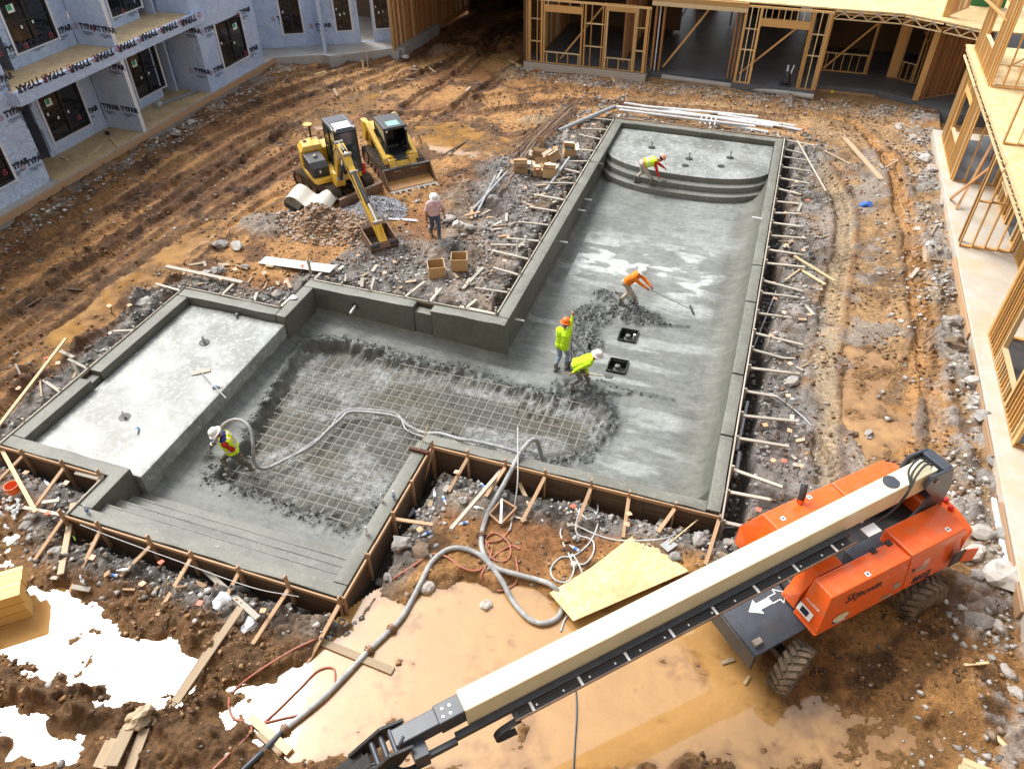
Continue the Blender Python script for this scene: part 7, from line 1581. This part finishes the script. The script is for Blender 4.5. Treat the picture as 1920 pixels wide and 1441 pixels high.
hose('dark blue hose running out at the bottom left', [(533, 1371), (505, 1400), (480, 1424), (455, 1448)], .06, M_BHOSE)
noz, hn, nc = NOZ
hose('grey nozzle hose draped over the rebar mat to the spraying person', [(985, 852, -.05), (940, 838, .02), (900, 829, .03), (860, 822, .03), (825, 812, -.6), (795, 811, -1.28), (766, 798, -1.29), (746, 782, -1.28), (706, 774, -1.25), (657, 772, -1.27), (639, 785, -1.28), (615, 806, -1.28), (584, 835, -1.27), (532, 863, -1.26), (501, 877, -1.25), (484, 876, -1.1), (476, 862, -.75), (475, 838, -.3), (470, 806, .05), (455, 789, .2), (436, 787, .18), (418, 797, .02), hn+(hn-noz)*.2, noz], .048, M_GHOSE, (), 7)
t = thing('spray_nozzle', 'tapered steel spray nozzle in the hands of the person in yellow vest', 'nozzle', noz, world=True); d = (noz-hn).normalized(); MB().tube([noz-d*.12, noz-d*.02, noz+d*.16], [.065, .06, .03], 12).build('barrel', M_BLKP, t, smooth=True); MB().lathe([(.055, -.02), (.085, -.02), (.085, .02), (.055, .02)], noz-d*.05, 12).build('water_ring', M_WORN, t)
hose('thin pale air line twisted beside the nozzle hose on the mat', [(800, 820, -1.27), (775, 812, -1.3), (760, 803, -1.24), (745, 776, -1.3), (700, 768, -1.22), (655, 767, -1.28), (632, 782, -1.22), (612, 812, -1.3), (580, 832, -1.22), (540, 864, -1.28)], .02, M_LHOSE)
hose('long red air hose curving from the left mud round to the tangle', [(400, 1443), (430, 1414), (470, 1374), (466, 1356), (437, 1345), (430, 1313), (448, 1287), (495, 1252), (553, 1217), (600, 1194), (649, 1157), (688, 1123), (740, 1084), (777, 1060), (811, 1040), (839, 1045), (865, 1064), (897, 1070), (923, 1046), (957, 1024), (975, 1030)], .024, M_RHOSE, ((466, 1355),))
hose('tangled red air hose loops below the grey hose', [(967, 1045), (971, 1075), (964, 1097), (938, 1108), (912, 1097), (903, 1080), (912, 1060), (922, 1032), (910, 1012), (928, 1000), (951, 1014), (958, 1035), (948, 1052), (925, 1048), (912, 1020), (940, 1012), (957, 991)], .022, M_RHOSE, ((957, 991),))
hose('thin grey line hanging from the pool edge to the red tangle', [(957, 991), (962, 962), (968, 928, -.2), (971, 890, .15), (971, 840, .35), (971, 800, .5)], .018, M_LHOSE)
hose('short red hose lying across the pale puddle', [(628, 1290), (626, 1254), (597, 1257), (566, 1287), (532, 1321), (501, 1350), (492, 1356), (530, 1347), (563, 1339), (605, 1318), (622, 1300)], .022, M_RHOSE)
hose('thin grey hose in tangled loops beside the strand board', [(1400, 984), (1387, 988), (1298, 993), (1246, 1010), (1194, 1014), (1153, 1013), (1116, 1002), (1085, 988), (1064, 983), (1051, 996), (1056, 1019), (1068, 1043), (1076, 1068), (1064, 1091), (1040, 1087), (1033, 1066), (1051, 1046), (1077, 1042), (1106, 1017), (1121, 982), (1116, 962), (1100, 955), (1092, 965), (1104, 974), (1120, 960), (1117, 936), (1100, 926), (1089, 934), (1087, 956), (1080, 985), (1084, 1003), (1111, 1014), (1112, 1038), (1095, 1058), (1072, 1052), (1074, 1040), (1090, 1070), (1102, 1112), (1090, 1135), (1062, 1157), (1051, 1184)], .021, M_LHOSE)
hose('thin dark cable crossing the tan puddle under the boom', [(1062, 1240), (1072, 1268), (1080, 1300), (1081, 1345), (1078, 1391), (1075, 1445)], .018, M_BHOSE)
hose('thin grey line curving through the right hand rubble', [(1402, 731), (1444, 738), (1482, 763), (1515, 792), (1533, 822), (1528, 862), (1520, 917)], .018, M_LHOSE); hose('thin pale string run above the lower arm braces', [(150, 983, .05), (220, 1010, .06), (330, 1050, .06), (470, 1100, .05), (560, 1118, .02)], .01, M_LHOSE)
# ------------------------------------------------------------------ tools lying about
a, b_ = at(376, 697, -.26), at(424, 746, -.02); tool('bull_float', 'long-handled concrete float resting on the wading basin lip', 'float', a, b_, .016, M_ALU, lambda t: MB().box(a+Vector((-.02, .04, -.02)), (.55, .2, .03), rz=.7).build('blade', M_GREYW, t))
a, b_ = on(1254, 1022), on(1331, 968, .35); tool('square_shovel', 'square shovel lying beside the strand board near the lift', 'shovel', a+Vector((0, 0, .08)), b_, .018, M_SPF, lambda t: MB().box(a+Vector((0, -.02, .05)), (.26, .34, .015), rz=-.6).build('blade', M_GPVC, t))
a = at(786, 846, .02); b_ = at(803, 795, .7); tool('push_broom', 'brown push broom leaning at the corner of the lower arm', 'broom', a+Vector((0, 0, .04)), b_, .015, M_SPF, lambda t: MB().box(a+Vector((0, 0, .03)), (.55, .09, .09)).build('head', pm('broom_brown', (.09, .03, .02), None, 9, .8, .3), t))
# ------------------------------------------------------------------ bottles and litter
k = NB('clear_plastic'); k.set(**{'Base Color': (.72, .78, .82), 'Roughness': .12, 'Transmission Weight': .35, 'IOR': 1.4}); M_CLR = k.m; M_BLUEL = pm('blue_label', (.05, .16, .5), None, 4, .5, 0); M_GRNL = pm('green_label', (.4, .6, .05), None, 4, .5, 0); M_WHTL = M_WHT
def bottle(label, px, py, lab, stand=False, z=None, ang=None):
    p = on(px, py) if z is None else at(px, py, z); t = thing('bottle', label, 'bottle', p+Vector((0, 0, 0 if stand else .034)), ang if ang is not None else rnd.uniform(0, 6), 'plastic bottles left about')
    if not stand: t.rotation_euler = (0, PI/2, t.rotation_euler[2])
    MB().lathe([(.03, 0), (.033, .01), (.033, .15), (.012, .19), (.012, .215)], n=12).build('body', M_CLR, t, smooth=True); MB().lathe([(.034, .05), (.0345, .055), (.0345, .11), (.034, .115)], n=12).build('label', lab, t); MB().lathe([(.014, .205), (.014, .225)], n=8).build('cap', M_WHTL, t)
    t.scale = (1.25,)*3
for l, x, y, m, s, z in (('bottle standing on the bond beam at the lower arm corner', 165, 961, M_BLUEL, True, .005), ('blue-labelled bottle below the lower arm form near the twine', 184, 1008, M_BLUEL, False, None), ('bottle in the gap between basin and lower arm braces', 111, 934, M_BLUEL, False, None), ('clear bottle lying amid the lower arm braces', 243, 1069, M_WHTL, False, None), ('dark blue bottle beside the clear one amid the lower arm braces', 222, 1081, M_BLUEL, False, None), ('green bottle lying on the top lower step', 388, 1030, M_GRNL, False, -.23), ('bottle lying on the wading basin floor', 258, 801, M_BLUEL, False, -.285), ('bottle under the long-handled float', 398, 727, M_BLUEL, False, -.285), ('bottle standing on the right wall of the lower arm', 739, 934, M_BLUEL, True, .005), ('white-capped bottle by the wet edge of the rebar mat', 716, 940, M_WHTL, True, .0), ('white bottle standing low on the right lower arm wall', 688, 1001, M_WHTL, True, .005), ('blue bottle lying below the capped stakes in the notch', 809, 997, M_BLUEL, False, None), ('left of two bottles on the notch rubble', 816, 934, M_WHTL, False, None), ('right of two bottles on the notch rubble', 831, 932, M_BLUEL, False, None), ('blue bottle beside the standpipe in the notch', 902, 908, M_BLUEL, False, None), ('bottle leaning among litter by the long pole', 886, 952, M_WHTL, False, None), ('lowest bottle beside the long pole', 878, 980, M_BLUEL, False, None), ('bottle inside the thin grey hose tangle', 1086, 1034, M_BLUEL, False, None), ('bottle under the diagonal splashed board', 338, 1092, M_WHTL, False, None), ('bottle by the basin braces next to the orange bucket', 94, 912, M_WHTL, False, None), ('bottle at the left edge by the basin stakes', 12, 757, M_BLUEL, False, None), ('can standing in the mud below the lower arm braces', 159, 1095, M_CHROME, True, None)): bottle(l, x, y, m, s, z)
def lump(name, label, cat, p, r, mat, sq=(1, 1, .6), seed=0, n=2, jag=.35, group=None):
    bm = bmesh.new(); bmesh.ops.create_icosphere(bm, subdivisions=n, radius=1); rr = random.Random(seed)
    for v in bm.verts: v.co *= 1+jag*(float(vnoise(np.array(v.co.x*1.7+seed), np.array(v.co.y*1.7+v.co.z*2.1), seed))-.5)*2; v.co = Vector((v.co.x*sq[0], v.co.y*sq[1], v.co.z*sq[2]))*r
    me = bpy.data.meshes.new(name); bm.to_mesh(me); bm.free(); o = obj(name, me, mat); o.location = p; o.rotation_euler = (0, 0, rr.uniform(0, 6)); return tag(o, label, cat, group)
lump('foam_block', 'white foam block in the muddy notch beside the form', 'foam block', on(766, 962, .1), .2, M_TAPE, (1, .85, .7), 3, 2, .12); lump('blue_rag', 'crumpled blue rag on the right wheel tracks', 'rag', on(1622, 386, .05), .22, M_BLUEL, (1, .7, .5), 5, 3, .6); lump('white_bag', 'crumpled white paper bag against the lower arm braces', 'paper bag', on(420, 1128, .08), .22, M_TAPE, (1, .7, .6), 6, 3, .5); lump('white_bag', 'crumpled white wrapper near the two muddy planks', 'paper bag', on(468, 1178, .06), .24, M_TAPE, (1, .7, .5), 8, 3, .5); lump('white_rag', 'white rag in the right wheel track', 'rag', on(1741, 458, .04), .2, M_TAPE, (.5, 1.2, .3), 9, 3, .5); lump('white_pad', 'small white square pad on the inner corner wall', 'pad', at(550, 558, .03), .14, M_TAPE, (1, .8, .3), 10, 2, .1); lump('yellow_wrapper', 'yellow wrapper by the framed recess at the back right', 'wrapper', on(1672, 184, .05), .3, bpy.data.materials['yellow_plastic'], (1, .6, .3), 12, 3, .6); lump('yellow_wrapper', 'smaller yellow wrapper at the recess form board', 'wrapper', on(1560, 172, .05), .2, bpy.data.materials['yellow_plastic'], (1, .6, .3), 13, 3, .6)
lump('muddy_tarp', 'crumpled muddy canvas heap at the bottom left mud', 'tarp', on(262, 1352, .1), .3, M_MUDW, (1, .7, .7), 21, 3, .6)
plank('left of three flat muddy boards at the bottom left', (215, 1385), (188, 1440), .28, .04, M_MUDW, .02); plank('middle flat muddy board at the bottom left', (245, 1375), (215, 1445), .26, .04, M_MUDW, .04); plank('right flat muddy board under the canvas heap', (272, 1365), (243, 1448), .2, .04, M_MUDW, .02)
M_TWINE = pm('green_twine', (.55, .75, .08), None, 4, .6, 0)
for lab, c in (('left tangle of lime green twine in the mud', (128, 1010)), ('right tangle of lime green twine by the form', (190, 1018))):
    p = on(*c, .03); tag(MB().tube(spline([p+Vector((rnd.uniform(-.3, .3), rnd.uniform(-.15, .15), rnd.uniform(0, .08))) for _ in range(9)], 5), .008, 5).build('twine', M_TWINE), lab, 'twine')
# white fittings heaped by the bucket
fit = MB().tube(spline([(-.07, 0, 0), (0, 0, 0), (.05, 0, .03), (.07, 0, .09)], 4), .045, 10).build('x', M_PVC, smooth=True); fd = fit.data; bpy.data.objects.remove(fit)
for i in range(22):
    p = on(22+rnd.uniform(-22, 22), 955+rnd.uniform(-18, 22)+(22 if i > 17 else 0), .05+.05*(i < 10)); o = bpy.data.objects.new('pipe_fitting', fd); COL.objects.link(o); o.location = p; o.rotation_euler = [rnd.uniform(0, 6) for _ in range(3)]; o.scale = (.8,)*3; tag(o, 'white elbow fitting in the heap beside the orange bucket', 'pipe fitting', 'heap of white pipe fittings')
# ------------------------------------------------------------------ lumber at the lower corners
def ring_wood(name):
    k = NB(name); tc = k.n('ShaderNodeTexCoord'); mp = k.n('ShaderNodeMapping'); mp.inputs['Location'].default_value = (0, .35, .5); k.l(tc.outputs['Object'], mp.inputs[0]); mp.inputs['Scale'].default_value = (.05, 1, 1)
    wv = k.n('ShaderNodeTexWave', wave_type='RINGS', rings_direction='X'); wv.inputs['Scale'].default_value = 5.5; wv.inputs['Distortion'].default_value = .8; wv.inputs['Detail'].default_value = 2; k.l(mp.outputs[0], wv.inputs['Vector'])
    k.set(**{'Base Color': k.mix(k.ramp(wv.outputs['Fac'], .15, .9), (.62, .33, .085), (.85, .60, .22)), 'Roughness': .6}); k.bump(wv.outputs['Fac'], .15, .01); return k.m
M_RING = ring_wood('yellow_timber')
def lumber(label, end, direc, n, w, h, L, mat, dz=0.0):
    """a stack of timbers, ends at 'end', running along direc"""
    d = Vector((*direc, 0)).normalized(); s = Vector((-d.y, d.x, 0)); base = Vector(end); t = thing('lumber_stack', label, 'lumber', base, world=True)
    for j, m in enumerate(n):
        for i in range(m): c = base+s*(i-(m-1)/2)*(w+.012)+Vector((0, 0, dz+h/2+j*(h+.006))); e = rnd.uniform(-.12, .12); board('timber', c-d*e, c+d*L, w, h, mat, t)
    return t
e = on(58, 1128); lumber('stack of yellow timbers with ringed ends at the left edge', e, (-.75, -.66), (2, 2, 2), .4, .28, 2.6, M_RING, -.05)
e = on(-4, 930); lumber('yellow timber end just inside the left edge by the bucket', e, (-.9, -.1), (1, 1), .3, .2, 1.5, M_RING); e = on(-8, 1008); lumber('lowest yellow timber end at the left edge above the stack', e, (-.9, -.15), (1,), .3, .2, 1.5, M_RING)
e = on(1800, 1452); lb = lumber('white-wrapped lumber bundle with black strap at the bottom right corner', e, (.97, -.12), (4, 4, 4), .12, .06, 2.4, M_SPF); d = Vector((.97, -.12, 0)).normalized(); s = Vector((-d.y, d.x, 0))
board('wrapping', e+d*.75+Vector((0, 0, .1)), e+d*2.5+Vector((0, 0, .1)), .56, .26, M_TAPE, lb); board('strap', e+d*.62+Vector((0, 0, .1)), e+d*.74+Vector((0, 0, .1)), .58, .28, M_HOSE, lb)
# ------------------------------------------------------------------ rocks
M_ROCK = pm('grey_rock', (.36, .345, .325), (.24, .23, .215), 4, .85, .5, .03, rand=.25, dirt=(.3, .2, .12), dirt_amt=.4); M_PALE = pm('pale_rock', (.50, .475, .44), (.36, .34, .31), 4, .85, .4, .03, rand=.15, dirt=(.4, .28, .17), dirt_amt=.35)
ROCKS = [('left of two pale rocks near the person in pink', 842, 412, .34, 1), ('rounded pale boulder right of the person in pink', 860, 424, .36, 1), ('flat grey rock beside the pale boulder', 878, 428, .3, 0), ('small pale rock below the pale boulder', 868, 442, .18, 1), ('pale rock pair stone left of the person in pink', 783, 378, .2, 1), ('grey angular rock at the left end of the rubble', 414, 460, .38, 0), ('pale slab of rock left of the grey plywood strip', 446, 464, .36, 1), ('flat grey rock by the basin back braces', 412, 509, .36, 0), ('grey rock beside the basin back stakes', 388, 512, .26, 0), ('dark rock under the grey plywood strip', 460, 502, .26, 0), ('round rock above the grey plywood strip', 545, 400, .22, 0), ('grey rock by the inner corner wall', 520, 555, .3, 0),
         ('white concrete crust by the basin left brace', 270, 572, .5, 1), ('large angular boulder by the hose at lower centre', 803, 1103, .3, 1), ('pale stone beside the coupled hose', 715, 1092, .22, 1), ('stone beside the lower arm front corner', 728, 1085, .2, 0), ('flat grey rock at the lower arm form', 752, 1020, .36, 0), ('dark clay lump beside the capped stakes', 790, 1035, .32, 2), ('pale rock near the boom at the loop', 912, 1135, .22, 1), ('grey stone below the pole in the notch', 868, 938, .16, 0), ('rock by the thin grey loops', 1092, 980, .16, 1), ('rock below the loops near strand board', 1080, 1010, .14, 0), ('grey rock beside the boom lift front', 1335, 1008, .28, 0), ('darker rock left of the boom lift nose', 1310, 1015, .24, 0), ('small rock touching the boom lift nose', 1368, 1018, .2, 0), ('rock under the square shovel', 1268, 1045, .22, 0),
         ('grey slab rock in the right braces', 1486, 716, .34, 0), ('pale rock in the far right wheel tracks', 1685, 240, .34, 1), ('pale rubble block by the far right slab', 1712, 262, .4, 1), ('broken concrete chunk by the right slab corner', 1735, 300, .46, 1), ('second concrete chunk by the right slab corner', 1748, 318, .38, 1), ('long yellowish rock between the wheel tracks', 1721, 432, .26, 1), ('small grey rock between the wheel tracks', 1648, 418, .18, 0), ('grey chunk beside the right slab edge', 1782, 605, .42, 0), ('flat brown rock beside the slab stub', 1790, 648, .42, 2), ('white concrete chunk by the yellow wedge', 1830, 718, .42, 1), ('grey slab chunk under the yellow wedge', 1845, 785, .36, 0), ('dark rock in the wheel track puddle', 1628, 815, .22, 0), ('brown stone beside the dark rock', 1598, 815, .22, 2), ('pale rock behind the boom lift yoke', 1785, 882, .26, 1), ('grey rock pile stone by the right kerb', 1868, 868, .36, 0),
         ('white boulder right of the boom lift', 1838, 1000, .36, 1), ('grey boulder right of the boom lift hood', 1822, 1040, .38, 1), ('huge pale concrete slab block at the right', 1872, 1080, .72, 1), ('round grey stone right of the boom lift tail', 1830, 1078, .26, 0), ('dark stones by the right kerb', 1880, 1005, .3, 0), ('flat slate rock at the lower right', 1830, 1165, .36, 0), ('small pale rock by the slate rock', 1870, 1175, .22, 1), ('pale stone at the right edge mud', 1885, 1258, .22, 1), ('white stone by the lumber bundle', 1903, 1300, .24, 1), ('rock by the brick path left of the excavator', 545, 165, .28, 1), ('pale flat stone at the plank wall', 760, 110, .4, 1), ('second flat stone at the plank wall', 738, 112, .36, 0), ('white stone by the wrapped bay', 332, 252, .3, 1), ('pale rock below the lower wrapped porch', 360, 230, .26, 1), ('grey rock at the basin near corner', 50, 985, .26, 0), ('second grey rock at the basin near corner', 60, 970, .24, 0), ('broken stone under the green twine', 103, 1033, .24, 0), ('grey stone below the twine', 205, 1030, .2, 0), ('rock under the lower arm brace', 575, 1140, .24, 0)]
M_CLAY = pm('clay_lump', (.20, .14, .09), (.14, .1, .065), 4, .8, .6, .04)
for i, (lab, x, y, r, m) in enumerate(ROCKS):
    p = on(x, y); p.z += r*.18; rr = random.Random(i); o = lump('rock', lab, 'rock', p, r*.62, (M_ROCK, M_PALE, M_CLAY)[m], (1+rr.random()*.35, .8+rr.random()*.2, .5+rr.random()*.25), 300+i, 2, .5, 'loose rocks round the site')
# ------------------------------------------------------------------ gravel, crumbs and clods: uncountable
def scatter(name, label, cat, n, where, smin, smax, mats_cols, seed, squash=.65):
    rs_ = np.random.RandomState(seed); base = np.array([(1, 0, 0), (-.5, .87, 0), (-.5, -.87, 0), (.15, .1, .9), (-.1, .05, -.6), (.6, .6, .35), (-.8, .1, .4)]); 
    t = [(3, 5, 0), (3, 1, 5), (3, 6, 1), (3, 2, 6), (3, 0, 2), (5, 1, 0), (6, 2, 1), (4, 0, 1), (4, 1, 2), (4, 2, 0)]
    pts = where(n, rs_); m = len(pts); s = smin+(smax-smin)*rs_.rand(m)**3.2; a = rs_.rand(m)*6.28; jit = 1+.5*(rs_.rand(m, 7, 3)-.5)
    V = base[None]*jit*s[:, None, None]; V[..., 2] *= squash; ca, sa = np.cos(a), np.sin(a); x = V[..., 0]*ca[:, None]-V[..., 1]*sa[:, None]; y = V[..., 0]*sa[:, None]+V[..., 1]*ca[:, None]
    co = np.stack([x+pts[:, None, 0], y+pts[:, None, 1], V[..., 2]+pts[:, None, 2]], -1).reshape(-1, 3); f = (np.array(t)[None]+7*np.arange(m)[:, None, None]).reshape(-1, 3)
    me = bpy.data.meshes.new(name); me.vertices.add(len(co)); me.vertices.foreach_set('co', co.ravel()); me.loops.add(f.size); me.loops.foreach_set('vertex_index', f.ravel().astype(np.int32)); me.polygons.add(len(f)); me.polygons.foreach_set('loop_start', np.arange(0, f.size, 3, dtype=np.int32)); me.polygons.foreach_set('loop_total', np.full(len(f), 3, np.int32)); me.update(calc_edges=True)
    pal = np.array(mats_cols); c = pal[rs_.randint(0, len(pal), m)]*(.7+.6*rs_.rand(m))[:, None]; vcol(me, 'soil', np.concatenate([np.repeat(c, 7, 0), np.ones((m*7, 1))], 1))
    return tag(obj(name, me, M_CRUMB), label, cat, kind='stuff')
k = NB('stone_crumbs'); a_ = k.n('ShaderNodeVertexColor', layer_name='soil'); k.set(**{'Base Color': a_.outputs['Color'], 'Roughness': .8}); M_CRUMB = k.m
_lvl = water_polys
def gzv(x, y):
    i = np.clip(np.searchsorted(gx, x)-1, 0, len(gx)-2); j = np.clip(np.searchsorted(gy, y)-1, 0, len(gy)-2); return Z[j, i]
def region(cond):
    def f(n, rs_):
        out = []
        while sum(map(len, out)) < n:
            x = rs_.uniform(-27.2, 7.2, 40000); y = rs_.uniform(2, 41.8, 40000); o_ = sdpoly(x, y, POOL_OUT); z = gzv(x, y); pr = cond(x, y, o_)*(o_ > .12); wl = np.zeros(len(x), bool)
            for P_, lev in _lvl: wl |= inpoly(x, y, P_) & (z < lev+.01)
            k_ = (rs_.rand(len(x)) < pr) & ~wl; out.append(np.stack([x[k_], y[k_], z[k_]+.004], -1))
        return np.concatenate(out)[:n]
    return f
def near_grey(x, y, o): 
    r = np.where(x > .9, 2.3, 1.4); r = np.where((x < -7) & (y > 18.8) & (x > -14), 4.5, r); return sstep(1.1, .3, o/r)*sstep(.3, .6, fbm(x*.9, y*.9, 3, 400))+.015
scatter('rubble', 'grey stone and concrete crumbs strewn round the pool', 'rubble', 16000, region(near_grey), .014, .11, [(.24, .235, .22), (.33, .32, .3), (.16, .155, .145), (.44, .42, .4), (.2, .15, .11), (.12, .11, .1)], 1)
scatter('rubble', 'pale concrete crumbs strewn along the right slab and back slabs', 'rubble', 8000, region(lambda x, y, o: sstep(2.6, .2, np.abs(x-7.1))*sstep(.35, .6, fbm(x*.8, y*.8, 3, 401))+.6*sstep(1.6, .2, np.abs(y-41.4))*(x > -14)+.5*sstep(1.4, .2, np.abs(x+26.6))+.008), .015, .13, [(.38, .355, .32), (.27, .245, .22), (.47, .45, .42), (.22, .16, .11)], 2)
scatter('clods', 'brown mud clods and crumbs over the churned ground', 'mud clods', 34000, region(lambda x, y, o: sstep(.42, .62, fbm(x*.8+7, y*.8, 3, 402))*(.3+.7*(o > 1.2))*(1+1.5*(y < 7.5))*.4+.04), .012, .085, [(.12, .062, .03), (.2, .105, .048), (.075, .04, .02), (.26, .14, .06), (.33, .2, .1)], 3)
gp = at(700, 392, -.25)
def pile_w(n, rs_):
    a = rs_.rand(n)*6.28; r = np.sqrt(rs_.rand(n)); x = gp.x+np.cos(a)*r*1.45; y = gp.y+np.sin(a)*r*1.05; return np.stack([x, y, gzv(x, y)+.006], -1)
scatter('gravel_pile', 'heap of blue-grey gravel in front of the excavator blade', 'gravel', 5000, pile_w, .02, .05, [(.36, .39, .43), (.46, .49, .52), (.26, .28, .31), (.55, .57, .6)], 4)
dp = at(610, 425, -.2)
def pile_d(n, rs_):
    a = rs_.rand(n)*6.28; r = np.sqrt(rs_.rand(n)); x = dp.x+np.cos(a)*r*2.0; y = dp.y+np.sin(a)*r*1.3; return np.stack([x, y, gzv(x, y)+.006], -1)
scatter('dirt_pile', 'brown rubbly dirt heap below the excavator boom', 'dirt', 4500, pile_d, .02, .12, [(.34, .21, .12), (.26, .15, .085), (.42, .3, .2), (.38, .35, .32)], 5)
def subg(n, rs_):
    x = rs_.uniform(-12.6, -3, n*4); y = rs_.uniform(9.8, 17.6, n*4); k_ = inpoly(x, y, UNF) & (rs_.rand(n*4) < .15+.85*sstep(.48, .58, fbm(x*.55+5, y*.75, 3, 121))); x, y = x[k_][:n], y[k_][:n]; z = floor_z(x[None], y[None])[0][0]; return np.stack([x, y, z+.004], -1)
scatter('gravel_bed', 'pale gravel bed under the rebar mat', 'gravel', 8000, subg, .01, .026, [(.34, .35, .34), (.45, .46, .45), (.2, .2, .19), (.55, .56, .55)], 6)
def freshc(n, rs_):
    x = rs_.uniform(-13, -1.5, n*10); y = rs_.uniform(9.6, 24.5, n*10); q = floor_z(x[None], y[None]); k_ = rs_.rand(n*10) < q[2][0]**2; x, y, z = x[k_][:n], y[k_][:n], q[0][0][k_][:n]; return np.stack([x, y, z], -1)
scatter('wet_concrete_clumps', 'dark clumps of wet rebound concrete on the pool floor', 'concrete clumps', 5000, freshc, .012, .055, [(.07, .074, .066), (.05, .054, .048), (.1, .105, .095)], 7)

tgt = pfl(386, 862)
def spray(n, rs_):
    t = rs_.rand(n)**.7; a = np.array(noz)+np.array((noz-hn).normalized())*.15; b = np.array(tgt); w_ = .02+.16*t
    return a[None]+(b-a)[None]*t[:, None]+rs_.normal(0, 1, (n, 3))*w_[:, None]*.6
scatter('concrete_spray', 'grey spray of wet concrete leaving the nozzle', 'spray', 900, spray, .006, .02, [(.16, .15, .12), (.24, .23, .2)], 8, 1)
